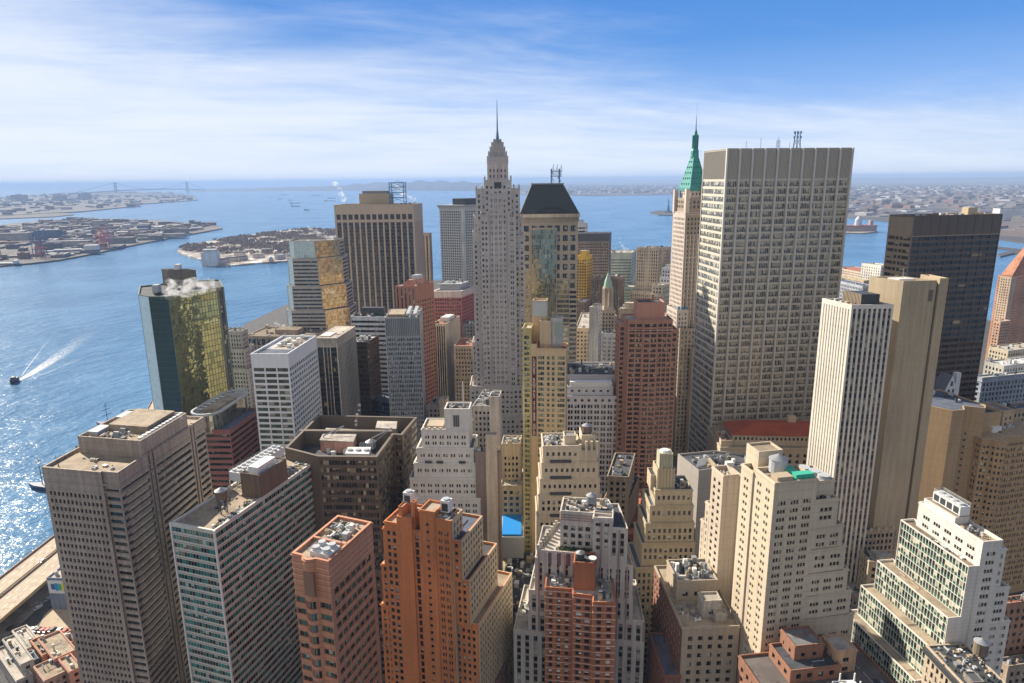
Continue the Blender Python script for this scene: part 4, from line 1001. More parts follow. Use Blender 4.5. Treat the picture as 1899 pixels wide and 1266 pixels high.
pq = rect(176, 312, 500, 296, 363, -4, 140, wL=11); B.block(pq, zr, 176, None, wallm((.20, .17, .14)), RF['dark'], 2.2, .5)
mb = MB(); mb.box(*cen(pq), 173.5, 3.5, 3.5, 6); B.part('white_housing', mb, MT['white']); mb = MB(); mb.box(q[0][0]+9, q[0][1]+7, zr, 4, 4, 6); B.part('lift_head', mb, MT['lgrey'])
B.clutter(off([q[0], q[2], q[3], q[6]], -3), zr, 12, 95, 4); B.finish()

# --- stepped ribbon tower with chamfered glass corners
def octo(f, x0, x1, y0, y1, c1, c2): return f.pl((x0, y1), (x0, y0+c1), (x0+c1, y0), (x1-c2, y0), (x1, y0+c2), (x1, y1))
f = FD(549, 458, 690, -2); sx = 690/1260*.98
B = Building('office_tower', 'stepped tower with stacked ribbon windows and faceted bronze glass corners', f.r(-11, 42, 0, 30))
W_OS = wallm((.40, .37, .33), 0, 0, .8, .06)
rb = S(3.8, 90, 1, .45, 2, 2, .4, .4, G_RIB, name='window_band'); gl = S(3.8, 90, 1, 1, .6, 1, .2, .2, glassm((.40, .33, .22), (.4, .3, .15), .02, 1.6, 3.8, .2, (.2, .16, .10), tint=(.30, .19, .10), tf=.2, met=.8, rough=.05, wob=.04, cv=.15), full=True, name='glass_wall')
glb = S(3.8, 90, 1, 1, .6, 1, .2, .2, glassm((.55, .58, .50), (.6, .6, .55), .1, 3, 3.8, .15, (.4, .42, .38), met=.5, rough=.15, cv=.1), full=True, name='glass_wall')
ztop = zat(549, 447, 690)
for i, (e, z0, z1) in enumerate(((0, ztop-30, ztop), (2.2, ztop-52, ztop-17), (4.4, ztop-75, ztop-45), (6.6, -.5, ztop-70))):
    pl_ = octo(f, -10-e, 39+e*1.1, 0-e*.8, 36+e, 8, 20)
    top = i == 0
    B.block(pl_, z0, z1, [rb, glb, rb if not top else glb, gl, rb, None], W_OS, RF['dark'], 1 if top else .3, .5)
B.finish()

# --- white grid office block
q = rect(140, 534, 656, 464.5, 586.5, 86, 176)
B = Building('office_block', 'bright white steel-grid office block with blank top band', q)
W_88 = wallm((.70, .72, .74), 0, 0, .6, .04)
G_88 = glassm((.03, .05, .045), (.38, .36, .3), .30, 0, 0, rough=.06, tint=(.06, .10, .08), tf=.3)
zr = B.block(q, -.5, 140, [S(3.42, 7.3, .90, .64, 7.8, 3, .5, .6, G_88), S(3.42, 3.55, .80, .64, 7.8, 3, .5, .6, G_88), None, None], W_88, RF['white'], 1.3, .8)
mb = MB(); mb.prism(sub(q, .05, .95, .02, .34), zr, zr+.06); B.part('roof_shadow', mb, RF['blue'])  # flat bluish sheet painted as the shadow over the near roof
mb = MB(); mb.prism(sub(q, .25, .9, .38, .95), zr, zr+.08); B.part('roof_deck', mb, RF['tan'])
for k in ((.35, .5), (.35, .66), (.35, .82), (.62, .5), (.62, .66), (.62, .82)):
    p_ = lerp(lerp(q[0], q[1], k[0]), lerp(q[3], q[2], k[0]), k[1]); mb = MB(); mb.cyl(*p_, zr, zr+1.7, 1.7, 1.5, 12); B.part('cooling_fan', mb, MT['white'])
B.clutter(sub(q, .3, .95, .35, .97), zr, 14, 97, 2.6, h=1.2); B.rail(sub(q, .04, .96, .02, .97), 140, 1.2); B.finish()

# --- dark bronze glass tower with white fins
q = rect(128, 624, 627, 586, 658, 84, 176)
B = Building('office_tower', 'dark glass tower with slim white vertical fins and boxed-in roof frame', q)
G_DK = glassm((.018, .017, .016), (.45, .38, .15), .06, 1.6, 3.7, .1, (.04, .035, .03), .4, (.03, .025, .02), rough=.06, met=.2)
zr = B.block(off(q, [0, 0, 0, 0]), -.5, 128, [S(4, 6, .93, 1, 5.5, 3, .3, .3, G_DK, full=True, name='glass_strip'), S(4, 2.6, .84, 1, 5.5, 3, .3, .3, G_DK, full=True, name='glass_strip'), None, None], wallm((.36, .31, .26)), RF['lt'], 1.2, .5)
B.fins(q[0], q[1], 4, .55, .5, 0, 124, metal((.5, .46, .4)), 'fin'); B.fins(q[1], q[2], 15, .4, .5, 0, 124, metal((.5, .48, .46)), 'fin')
B.bands(q, [121.5, 127.2], 1.0, .45, wallm((.42, .37, .31)), 'ledge'); mb = MB(); mb.prism(sub(q, .1, .6, .1, .4), zr, zr+2); B.part('plant_room', mb, MT['white'])
B.rail(off(q, .3), 128, 1.8, MT['tan']); B.clutter(q, zr, 14, 99, 4, h=1.2); B.finish()
q = rect(116, 681, 634, 648, 702, 80, 174)
B = Building('office_block', 'brown mirror glass block with pale cluttered roof between taller towers', q)
G_BR = glassm((.10, .07, .05), (.3, .22, .12), .12, 1.7, 3.7, .14, (.05, .035, .03), .4, (.05, .035, .028), met=.55, rough=.08, wob=.06)
zr = B.block(q, -.5, 116, S(4, 90, 1, 1, .6, 2, .3, .15, G_BR, full=True, name='glass_wall'), wallm((.12, .09, .07)), RF['white'], 1, .5)
B.clutter(q, zr, 16, 101, 3.4, h=1.6); B.finish()
# --- grey striped slab
q = rect(140, 778, 588, 714, 783, 94, 181)
B = Building('office_tower', 'grey slab with fine aluminium mullions and blue-white windows, condensers on roof', q)
G_AL = glassm((.05, .07, .09), (.5, .52, .5), .42, 1.1, 0, .22, (.42, .45, .47), tint=(.01, .012, .02), tf=.5)
a_s = S(3.5, 60, 1, .62, 14.5, 2, .2, .2, G_AL, name='window_band')
zr = B.block(q, -.5, 140, a_s, wallm((.30, .32, .34), 0, 1.1, .5, .05), RF['lt'], 1, .4)
L_ = math.hypot(q[1][0]-q[0][0], q[1][1]-q[0][1]); B.fins(q[0], q[1], 20, .2, .3, 0, 140.1, metal((.5, .53, .56)), 'fin')
mb = MB()
for k in range(40): p_ = lerp(q[0], q[1], (k+.5)/40); mb.box(*p_, 126.5, .32, .12, 13, ang(q, 0))
o = B.part('dark_louvres', mb, MT['dark'])
for k in range(12):
    for j in range(2): p_ = lerp(lerp(q[0], q[1], .66+.2*j), lerp(q[3], q[2], .66+.2*j), .06+.075*k); mb = MB(); mb.cyl(*p_, zr+2, zr+3.6, 1.5, 1.4, 10); B.part('cooling_fan', mb, MT['lgrey'])
mb = MB(); mb.prism(sub(q, .08, .55, .1, .7), zr, zr+2.6); B.part('plant_room', mb, RF['tan']); B.rail(sub(q, .6, .98, .02, .96), zr+1.4, 1.6); B.finish()
# --- ribbon block behind it
q = rect(126, 714, 587, 650, 722, 86, 175)
B = Building('office_block', 'white and dark banded block with cluttered green-cornered roof', q)
zr = B.block(q, -.5, 126, S(4, 90, 1, .48, 2.4, 2, .5, .4, G_RIB, name='window_band'), wallm((.52, .53, .56)), RF['dark'], 1, .6)
mb = MB(); mb.prism(sub(q, .55, .85, .3, .5), zr, zr+.3); B.part('green_mat', mb, MT['green']); mb = MB(); mb.prism(sub(q, .25, .9, .5, .9), zr, zr+7); B.part('plant_room', mb, MT['dark']); B.clutter(q, zr, 14, 103, 4, h=2); B.finish()
# --- red-brown tower with wedge top
q = rect(150, 771, 530, 732, 804, 62, 174); 
B = Building('office_tower', 'red-brown granite tower with pink wedge-shaped roof', q)
W_RD = wallm((.34, .16, .11), 0, 0, .8, .08)
zr = B.block(q, -.5, 150, [S(3.8, 3.4, .32, 1, 2, 2, .6, .4, G_D, full=True, name='window_strip'), S(3.8, 3.6, .5, .45, 12, 2, .8, .4, G_D), None, None], W_RD, roofm((.55, .27, .2)), .8, .5)
mb = MB(); mb.prism(sub(q, .15, .9, .2, .95), zr, 154, ptop=sub(q, .35, .75, .3, .8)); B.part('wedge_roof', mb, roofm((.55, .27, .2)))
mb = MB(); mb.prism(sub(q, .4, .7, .45, .75), 153, 157.5); B.part('lift_head', mb, MT['lgrey']); B.clutter(q, zr, 8, 105, 3); B.finish()
# --- lower red block with arched attic
q = rect(122, 856, 545, 800, 882, 70, 180)
B = Building('office_block', 'low dark red office block with pale arched attic and glass rooftop court', q)
W_7H = wallm((.36, .12, .12), 0, 0, .8, .06); pale = wallm((.55, .46, .42))
zr = B.block(q, -.5, 119, S(3.7, 2.4, .55, .5, 1, 2, 1, .35, G_D), W_7H, RF['grey'], 0, .1)
B.block(off(q, .25), 118.5, 125.2, S(5.5, 3.4, .6, .6, 1.0, .2, 1, .3, G_D), pale, RF['blue'], 1.4, 2.2)
mb = MB(); mb.prism(sub(q, .1, .8, .35, .8), 123, 130); B.part('plant_room', mb, MT['lgrey']); mb = MB(); mb.prism(off(sub(q, .1, .8, .35, .8), 1.5), 130, 131); B.part('canopy', mb, MT['lgrey']); B.clutter(sub(q, .1, .8, .4, .8), 131, 10, 107, 5); B.finish()
# --- slim dark tower with blank cream flank
q = rect(104, 826, 600, 800, 853, 74, 176)
B = Building('office_block', 'slim block with dark vertical strips in front and blank cream flank', q)
zr = B.block(q, -.5, 104, [S(3.7, 2.2, .62, 1, 2.5, 2, .5, .4, glassm((.012, .016, .03), (.1, .1, .12), .1), full=True, name='window_strip'), None, None, None], wallm((.56, .49, .37)), RF['red'], 1, .5)
mb = MB(); mb.prism(sub(q, .2, .8, .4, .8), zr, zr+4); B.part('plant_room', mb, MT['white']); B.clutter(q, zr, 6, 109, 2.4); B.finish()

def simple(name, label, z, Nx, Ny, pxL, pxR, th, thL, wm, rm, st, ncl=6, seed=0, z0=-.5, D=None, par=.9, big=2.5, tiers=(), pent=None, grow=0):
    """rectangular building from its roof's near corner; tiers = ((offsets, top), ...) below"""
    if D: z = zat(Nx, Ny, D); n = FD(Nx, Ny, D, 0).O
    else: n = at(Nx, Ny, z)
    q = rectN(n, z, pxL, pxR, th, thL)
    b_ = Building(name, label, q); lo = z0
    for of_, zt in reversed(tiers): b_.block(off(q, of_), z0, zt, st, wm, rm, par, .4)
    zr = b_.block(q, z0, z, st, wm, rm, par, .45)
    if pent:
        u0, u1, v0, v1, h = pent; mb = MB(); k = sub(q, u0, u1, v0, v1); mb.prism(k, zr, zr+h); o_ = b_.part('bulkhead', mb, wm)
        m_ = MB(); m_.prism(off(k, .25), zr+h, zr+h+.3); b_.part('bulkhead_roof', m_, rm, o_)
    if ncl: b_.clutter(q, zr, ncl, seed, big)
    return b_, q, zr

# --- wine red block with oval glass crown
q = rect(90, 426, 797, 340, 484, 84, 178)
B = Building('office_block', 'wine red banded office block topped by an oval ring of steel and glass', q)
W_BU = wallm((.30, .12, .10), 0, 0, .8, .06)
zr = B.block(q, -.5, 90, S(3.7, 90, 1, .46, 2, 2, .5, .4, G_RIB, name='window_band'), W_BU, RF['blue'], .8, .5)
cx_, cy_ = lerp(lerp(q[0], q[1], .45), lerp(q[3], q[2], .45), .53); a0 = ang(q)
def stadium(l, r, k=12):
    o_ = []
    for i in range(k+1): t = -math.pi/2+math.pi*i/k; o_.append((l+r*math.cos(t), r*math.sin(t)))
    for i in range(k+1): t = math.pi/2+math.pi*i/k; o_.append((-l+r*math.cos(t), r*math.sin(t)))
    return [(cx_+x*math.cos(a0)-y*math.sin(a0), cy_+x*math.sin(a0)+y*math.cos(a0)) for x, y in o_]
G_OV = glassm((.25, .24, .2), (.5, .45, .35), .2, 1.6, 0, .15, (.2, .2, .18), met=.7, rough=.06, wob=.03)
so_ = stadium(15, 8.2); B.block(so_, 88, 99.5, S(10, 80, 1, 1, .6, .4, .02, .2, G_OV, full=True, name='curved_glass'), MT['lgrey'], RF['lt'], 1.6, .6)
mb = MB(); r1, r2_ = stadium(16, 9.2), stadium(16, 8.1); n_ = len(r1)
for i in range(n_):
    j = (i+1) % n_; mb.quad((*r1[i], 101), (*r1[j], 101), (*r2_[j], 101), (*r2_[i], 101)); mb.quad((*r1[i], 100), (*r1[j], 100), (*r1[j], 101), (*r1[i], 101)); mb.quad((*r2_[j], 100), (*r2_[i], 100), (*r2_[i], 101), (*r2_[j], 101)); mb.quad((*r1[j], 100), (*r1[i], 100), (*r2_[i], 100), (*r2_[j], 100))
    if i % 3 == 0: mb.bar((*r2_[i], 98), (*r2_[i], 100.2), .12)
B.part('steel_ring', mb, MT['lgrey'])
mb = MB(); ca, sa = math.cos(a0), math.sin(a0); L2 = lambda x, y: (cx_+x*ca-y*sa, cy_+x*sa+y*ca)
mb.prism([L2(-13, -4), L2(12, -4), L2(12, 4.5), L2(-13, 4.5)], 98, 100.2); B.part('roof_deck', mb, RF['tan'])
for k in range(6): mb = MB(); x_ = -13+k*5; mb.bar((*L2(x_, 4.5), 100), (*L2(x_, 9), 100), .25); B.part('brace', mb, MT['white'])
B.finish()

# --- courtyard building of dark bronze
z_ = 110; W_CT = wallm((.15, .12, .09), 0, 0, .7, .08)
G_CT = glassm((.07, .06, .045), (.5, .44, .3), .3, 1.4, 3.8, .2, (.13, .10, .075), .42, (.12, .095, .07), tint=(.012, .012, .014), tf=.5, met=.2, rough=.1, wob=.02)
ct_ = S(3.8, 200, 1, 1, 1.0, 2, .5, .2, G_CT, full=True, name='glass_wall')
fr = plan(z_, (592, 847), (698, 846), (728, 806), (560, 800)); 
B = Building('office_block', 'dark bronze office block with sunken roof court and pink plant room', fr)
out = plan(z_, (590, 846), (699, 847), (730, 805), (746, 806), (774, 773), (590, 769), (528, 830))
B.block(out, -.5, z_, [ct_, S(3.8, 200, 1, 1, 1, 2, .5, .2, G_CT, full=True, name='glass_wall'), ct_, ct_, None, None, None], W_CT, RF['dark'], 7.5, 1.3)
zr = z_-7.5
for i in range(0):
    pass
mb = MB(); k = plan(z_-3, (594, 822), (655, 825), (664, 803), (606, 800)); mb.prism(k, zr, z_-1.5); B.part('pink_plant_room', mb, wallm((.55, .30, .22)))
mb = MB(); mb.prism(off(k, .3), z_-1.5, z_-1.1); B.part('plant_room_roof', mb, RF['lt'])
k = plan(z_-3, (640, 842), (684, 843), (688, 830), (645, 830)); mb = MB(); mb.prism(k, zr, z_-2.6); o = B.part('chiller_block', mb, MT['white'])
for t in (.15, .5, .85): m_ = MB(); m_.cyl(*lerp(lerp(k[0], k[3], .5), lerp(k[1], k[2], .5), t), z_-2.6, z_-1.8, 1.5, 1.3, 12); B.part('fan_ring', m_, MT['lgrey'], o)
k = plan(z_-2, (697, 798), (735, 800), (737, 786), (700, 785)); mb = MB(); mb.prism(k, zr, z_-.5); B.part('red_trimmed_plant', mb, RF['lt']); B.rail(off(k, .2), z_-3, 2, MT['rust'])
k = plan(z_, (556, 799), (727, 800), (727, 797), (556, 796)); mb = MB(); mb.prism(k, zr, z_+.1); B.part('cross_wall', mb, W_CT)
for x0, y0 in ((600, 808), (690, 812)):
    p_ = at(x0, y0, z_); mb = MB(); mb.bar((*p_, z_-6), (*p_, z_), .2); mb.bar((*p_, z_), (p_[0]+9, p_[1]+6, z_+3), .25); mb.bar((*p_, z_-3), (p_[0]+9, p_[1]+6, z_+3), .12); B.part('davit', mb, MT['lgrey'])
B.clutter(plan(z_-7, (600, 845), (690, 845), (720, 806), (575, 806)), zr, 16, 111, 3, h=2); B.clutter(plan(z_-7, (600, 795), (735, 797), (755, 780), (600, 776)), zr, 12, 112, 3, h=2)
B.finish()
p_ = at(688, 826, z_-5); water_tank(p_[0], p_[1], zr, 2.6, 3.2, 1.5, 'squat grey tank with shallow cone roof in the bronze block roof court', MT['grey'])
p_ = at(722, 805, z_-4); water_tank(p_[0], p_[1], zr, 1.8, 3.2, 2, 'small tan tank at the inner corner of the bronze block roof court', MT['tan'])

# --- white stepped tower
f = Fr(118, 869.7, 797.6, -3)
B = Building('apartment_tower', 'white painted brick tower stepping up to a square turret with a slotted window', f.r(-23, 0, 0, 15))
W_WT = wallm((.66, .63, .58), 0, 0, .85, .1)
tw = S(3.15, 3.6, .50, .48, 2.5, 1, 1, .3, G_P, 2, .12)
for (x0, x1, y0, y1, z0, z1) in ((-36, 6, -3.5, 20, -.5, 70), (-32.5, 5, -2.8, 19, 69, 84), (-29.5, 4.2, -2, 18.5, 83, 94), (-27.3, 3, -1.3, 18, 93, 101.6), (-25.7, 2.2, -.7, 17.5, 100, 109.2), (-23.2, 0, 0, 15.8, 108, 118.4)):
    zr = B.block(f.r(x0, x1, y0, y1), z0, z1, [tw, tw, tw, None], W_WT, RF['tan'] if z1 > 115 else RF['grey'], 1.0, .5)
B.block(f.r(-11.8, .4, .6, 11), 116, 128.6, [None, None, None, None], W_WT, RF['dark'], 1.2, .6)
mb = MB(); mb.prism(f.r(-7.6, -4.6, .42, .7), 119.5, 125.5); o = B.part('slotted_window', mb, MT['grey'])
for k in range(3): m_ = MB(); m_.prism(f.r(-7.2+k*.95, -6.75+k*.95, .3, .45), 119.8, 125.2); B.part('slot', m_, MT['dark'], o)
for k in range(9): mb = MB(); x_ = -22.6+k*2.75; (B.part('merlon', (mb.prism(f.r(x_, x_+1.0, -.12, .5), 118.3, 119.2), mb)[1], W_WT) if x_ < -12 else None)
mb = MB(); mb.prism(f.r(-21, -13, 3, 12), 117.5, 119.0); B.part('timber_deck', mb, MT['tan'])
mb = MB(); mb.bar((*f.p(-3, 5), 127), (*f.p(-3, 5), 141), .15); B.part('flagpole', mb, MT['white'])
for x_ in (-20, -14.5, -3.5): mb = MB(); mb.prism(f.r(x_-1.6, x_+1.6, -2.0, -1.3), 101.6, 102.6); B.part('balcony', mb, MT['dark'])
B.clutter(f.r(-11, 0, 1, 10), 127.4, 4, 113, 1.6); B.finish()
# --- windowless taupe block and its pale neighbour
simple('office_block', 'windowless taupe brick wall block beside the white stepped tower', 108, 926, 838, 881, 929, 84, 178, wallm((.24, .18, .15), .8), RF['tan'], None, 9, 115, par=.8, big=2)[0].finish()
b_, q, zr = simple('loft_building', 'narrow cream lift tower block with a basin-like roof above the taupe wall', 117, 921, 806, 900, 923, 84, 178, wallm((.54, .44, .33)), RF['white'], None, 3, 116, par=1.8); b_.finish()
b_, q, zr = simple('loft_building', 'dim beige block with small windows beside the blue tarpaulin roof', 92, 965, 822, 930, 968, 85, 179, wallm((.42, .34, .25)), RF['lt'], S(3.6, 2.4, .45, .45, 7, 2, 1, .3, G_D), 7, 117); b_.finish()
b_, q, zr = simple('loft_building', 'grey roof terrace building crowded with white ducts below the spire tower', 100, 912, 752, 876, 930, 80, 176, wallm((.38, .35, .33)), RF['grey'], S(3.6, 2.4, .45, .45, 3, 2, 1, .3, G_D), 14, 118); b_.finish()
b_, q, zr = simple('loft_building', 'pale narrow chimney-like stack block below the spire tower', 108, 926, 735, 907, 930, 84, 178, wallm((.5, .46, .42)), RF['dark'], None, 1, 119); b_.finish()
# --- rental tower
f = Fr(152, 995.5, 647, -8)
B = Building('apartment_tower', 'slim yellow-green glass and brick rental tower with lettered vertical banner', f.r(-3, 14.7, 0, 14))
W_LX = wallm((.60, .44, .26), 0, 0, .8, .06); G_LX = glassm((.16, .18, .11), (.52, .52, .36), .55, 1.2, 0, .12, (.4, .42, .3), tint=(.02, .03, .03), tf=.4)
lx = S(2.78, 2.7, .62, .58, 3.5, 2, .4, .25, G_LX); lxw = S(2.78, 4.2, .88, .62, 3.5, 2, .3, .25, G_LX)
zr = B.block(f.pl((0, 14), (0, 0), (4.2, 0), (9.9, 0.0), (14.7, 0), (14.7, 13)), -.5, 152.5, [None, lxw, lx, lxw, lx, None], W_LX, RF['red'], 1, .4)
B.block(f.r(-3.0, .05, .5, 14), -.5, 154.5, None, W_LX, RF['red'], 1, .3)
B.block(f.r(-7.5, -2.95, 1.2, 13), -.5, 162.5, [None, S(2.78, 3.6, .72, .6, 3.5, 2, .4, .25, G_LX), None, None], wallm((.58, .48, .22)), RF['lt'], 1, .3)
B.block(f.r(-3, 4.2, 9, 16), 150, 175.2, None, W_LX, RF['lt'], .8, .3); mb = MB(); mb.prism(f.r(-3.1, 4.3, 8.85, 9), 167, 174.5); B.part('glass_band', mb, glassm((.30, .42, .38), bf=0, mu=1.2, line=(.5, .5, .45)))
B.block(f.r(1.2, 6.8, 3, 11), 150, 165.8, None, W_LX, RF['lt'], .8, .3); B.block(f.r(6.8, 12.4, 4.5, 11), 150, 167.2, None, wallm((.5, .5, .45)), RF['lt'], .8, .3)
mb = MB(); mb.prism(f.r(8.6, 12.5, 4.35, 4.6), 158, 165); B.part('teal_glazing', mb, glassm((.08, .25, .22), bf=0, mu=.8, line=(.3, .35, .3)))
bn = MB(); bn.prism(f.r(-2.5, -.35, .28, .5), 152.5-47, 152.5-4.5); ban = B.part('banner', bn, metal((.12, .012, .02), .7))
txt = "LUXURY RENTALS 212·888·GOLD"; ztop_ = 147.2; st_ = (41.5)/(len(txt))
for i, ch in enumerate(txt):
    if ch == ' ': continue
    cu_ = bpy.data.curves.new('letter', 'FONT'); cu_.body = ch; cu_.size = 1.9; cu_.align_x = 'CENTER'; cu_.align_y = 'CENTER'; cu_.extrude = .04; cu_.offset = .03
    tmp = bpy.data.objects.new('letter', cu_); me_ = bpy.data.meshes.new_from_object(tmp); bpy.data.objects.remove(tmp)
    lo_ = bpy.data.objects.new('letter', me_); C.objects.link(lo_); lo_.parent = ban; p_ = f.p(-1.42, .22)
    lo_.location = (p_[0], p_[1], ztop_-st_*(i+.35)); lo_.rotation_euler = (R(90), 0, R(-8)); me_.materials.clear(); me_.materials.append(metal((.75, .70, .62), .6))
B.rail(f.r(.2, 14.5, .2, 3), 152.4, 1.2, MT['rust']); B.clutter(f.r(.5, 14, .5, 3.5), 151.5, 9, 121, 1.4); B.finish()
# --- white block with round attic windows
f = Fr(98, 1152.2, 734.4, -3)
B = Building('office_block', 'white office block with a row of round black attic windows', f.r(-36, 0, 0, 22))
W_RW = wallm((.60, .58, .58), 0, 0, .8, .06)
zr = B.block(f.r(-35.6, 0, 0, 21), -.5, 98, [None, S(3.9, 4.35, .72, .64, 5.2, 2, .7, .4, G_D, 2, .10), S(3.9, 4.35, .72, .64, 5.2, 2, .7, .4, G_D, 2, .10), None], W_RW, RF['grey'], .5, .4)
for k in range(8):
    x_ = -34+k*4.4; mb = MB(); c_ = [(x_+1.0*math.cos(t*math.pi/8), 95+1.0*math.sin(t*math.pi/8)) for t in range(16)]
    mb.poly([(*f.p(a_, -.05), b__) for a_, b__ in c_])
    for t in range(16): a_, b2 = c_[t], c_[(t+1) % 16]; mb.quad((*f.p(a_[0], 0), a_[1]), (*f.p(b2[0], 0), b2[1]), (*f.p(b2[0], -.05), b2[1]), (*f.p(a_[0], -.05), a_[1]))
    B.part('round_window', mb, MT['dark'])
B.block(f.r(-35, -5, 3, 22), 97, 103.5, [None, S(3, 4.4, .3, .4, 1.5, .8, 1, .3, G_D), None, None], W_RW, RF['lt'], .8, .4); mb = MB(); mb.prism(f.r(-33, -6, 3.2, 8), 102.7, 106.5); B.part('white_plant_room', mb, MT['white'])
B.block(f.r(-36, 2, 22, 55), -.5, 106, S(3.9, 4.35, .62, .55, 5.2, 2, .7, .4, G_D), W_RW, RF['dark'], 1, .5); B.clutter(f.r(-34, 0, 24, 53), 105, 26, 123, 5, h=1.8)
B.finish()
# --- rose brown grid tower
f = Fr(150, 1166, 593, 0)
B = Building('apartment_tower', 'rose brown apartment tower with fine grid of windows and plain pink penthouse', f.r(0, 27.4, 0, 24))
W_RO = wallm((.40, .21, .15), 0, 0, .8, .08); G_RO = glassm((.05, .035, .03), (.5, .4, .25), .34, 1.1, 0, .1, (.25, .14, .1), tint=(.012, .01, .012), tf=.45)
ro = S(3.2, 3.4, .78, .60, 2, 2, .3, .4, G_RO)
zr = B.block(f.pl((-1.5, 20), (-1.5, 3), (0, 3), (0, 0), (9, 0), (9, -1), (18, -1), (18, 0), (27.4, 0), (27.4, 22)), -.5, 150, [ro, None, ro, ro, None, ro, None, ro, ro, None], W_RO, RF['lt'], 1.2, .4)
B.block(f.r(27.3, 30.8, 1.2, 20), -.5, 143.6, ro, W_RO, RF['lt'], 1.2, .4); B.block(f.r(-4.8, -1.4, 4.5, 20), -.5, 147, ro, W_RO, RF['lt'], 1.2, .4)
B.block(f.r(6, 22.8, 3.5, 18), 148, 160.2, None, wallm((.48, .24, .17), 0, 5.6, .85, .06), RF['dark'], .8, .4)
mb = MB(); mb.box(*f.p(16.5, 10), 159, 1.4, 1.4, 5); B.part('flue', mb, W_RO)
B.bands(f.r(-.3, 27.7, -1.3, 20), [143.3], .4, .1, wallm((.55, .35, .27)), 'ledge', [0, 1]); B.clutter(f.r(.5, 27, .3, 3.3), zr, 8, 125, 1.6); B.finish()
# --- beige stepped tower
f = Fr(115, 1008, 823, 0)
B = Building('apartment_tower', 'beige stepped masonry tower with balconies and busy rooftop in the middle', f.r(-1, 25, 0, 18))
W_BG = wallm((.56, .47, .35), 0, 0, .85, .1)
bg_ = S(3.3, 2.5, .42, .52, 2.5, 1, 1, .3, G_D, 1)
for (x0, x1, y0, y1, z0, z1) in ((-3.2, 29, -2, 20, -.5, 79), (-2.4, 27.5, -1.3, 19, 78, 90), (-1.7, 26.6, -.8, 18.5, 89, 98), (-1.0, 25.8, -.4, 18, 97, 106), (-.3, 17.2, 0, 17, 105, 114)):
    B.block(f.r(x0, x1, y0, y1), z0, z1, [bg_, bg_, None, None], W_BG, RF['lt'], .9, .4)
B.block(f.r(16.8, 25.2, .3, 17), 105, 111.5, [None, bg_, None, None], W_BG, RF['lt'], .8, .4); B.block(f.r(18, 24.5, 3, 14), 110, 118, None, W_BG, RF['lt'], 1.4, .5)
B.block(f.r(10, 15.5, 4, 10), 112.5, 117.5, [None, S(5, 4.5, .6, .6, 1, .5, .3, .3, G_P), None, None], W_BG, RF['grey'], .6, .3)
for k in range(5):
    for (x_, zz) in ((20, 116), (22.5, 114.5)): pass
for zz in (79, 90, 98, 106):
    mb = MB(); mb.prism(f.r(3, 13, -1.2-(106-zz)*.05, 0), zz, zz+1.0); B.part('balcony', mb, MT['dark'])
for (x_, y_) in ((17.2, .4), (20, .4), (22.5, .4), (25, .4), (18, 3), (24.2, 3)): mb = MB(); mb.box(*f.p(x_, y_), 108, 1.1, 1.0, 6.5+(x_ > 19)*1.5); B.part('buttress', mb, W_BG)
B.clutter(f.r(0, 10, 1, 16), 113.1, 18, 127, 1.6, h=.9); B.finish()
x_, y_ = f.p(21, 8); water_tank(x_, y_, 116.6, 2.3, 3.4, 1.0, 'round brown tank crowning the beige stepped tower', MT['brown'])
# --- ziggurat
f = Fr(105, 1285, 907.3, 0)
B = Building('apartment_tower', 'olive tan ziggurat tower with a square turret holding a ribbed tank', f.r(-16, 0, 0, 14))
W_ZG = wallm((.42, .35, .24), 0, 0, .85, .14); zg = S(3.15, 2.15, .44, .56, 2.2, 1, .6, .3, glassm((.03, .035, .04), (.62, .6, .55), .5))
for (x0, x1, y0, y1, z0, z1) in ((-24, 2.5, -3.5, 18, -.5, 70), (-21.5, 1.8, -2.0, 17, 69, 81), (-20, 1.2, -1.2, 16.5, 80, 90), (-18.2, .6, -.5, 16, 89, 98), (-16.1, 0, 0, 14.3, 97, 105)):
    B.block(f.r(x0, x1, y0, y1), z0, z1, [zg, zg, None, None], W_ZG, RF['blue'], .8, .4)
B.block(f.r(-15.2, -7.6, 1.5, 11), 103, 113.8, None, W_ZG, RF['dark'], .8, .4); mb = MB()
for k in range(6): mb.prism(f.r(-15.0+k*1.35, -14.4+k*1.35, 1.2, 1.5), 104, 114.4)
B.part('buttresses', mb, W_ZG)
B.block(f.r(-17.4, -14.8, 4, 12), 103, 110, None, W_ZG, RF['dark'], .5, .3)
mb = MB(); mb.prism(f.r(-14.4, -8.6, 2.2, 8), 113, 120.5); o = B.part('tank_enclosure', mb, wallm((.40, .38, .27)))
m_ = MB()
for k in range(9): m_.prism(f.r(-14.4+k*.68, -14.1+k*.68, 1.95, 2.2), 113.5, 121)
B.part('enclosure_ribs', m_, wallm((.5, .47, .36)), o)
m_ = MB(); m_.cyl(*f.p(-11.5, 5), 120.5, 121.4, 2.4, 1.8, 14); B.part('tank_lid', m_, MT['white'], o)
B.clutter(f.r(-7, 0, .5, 12), 104.2, 7, 129, 1.4); B.finish()

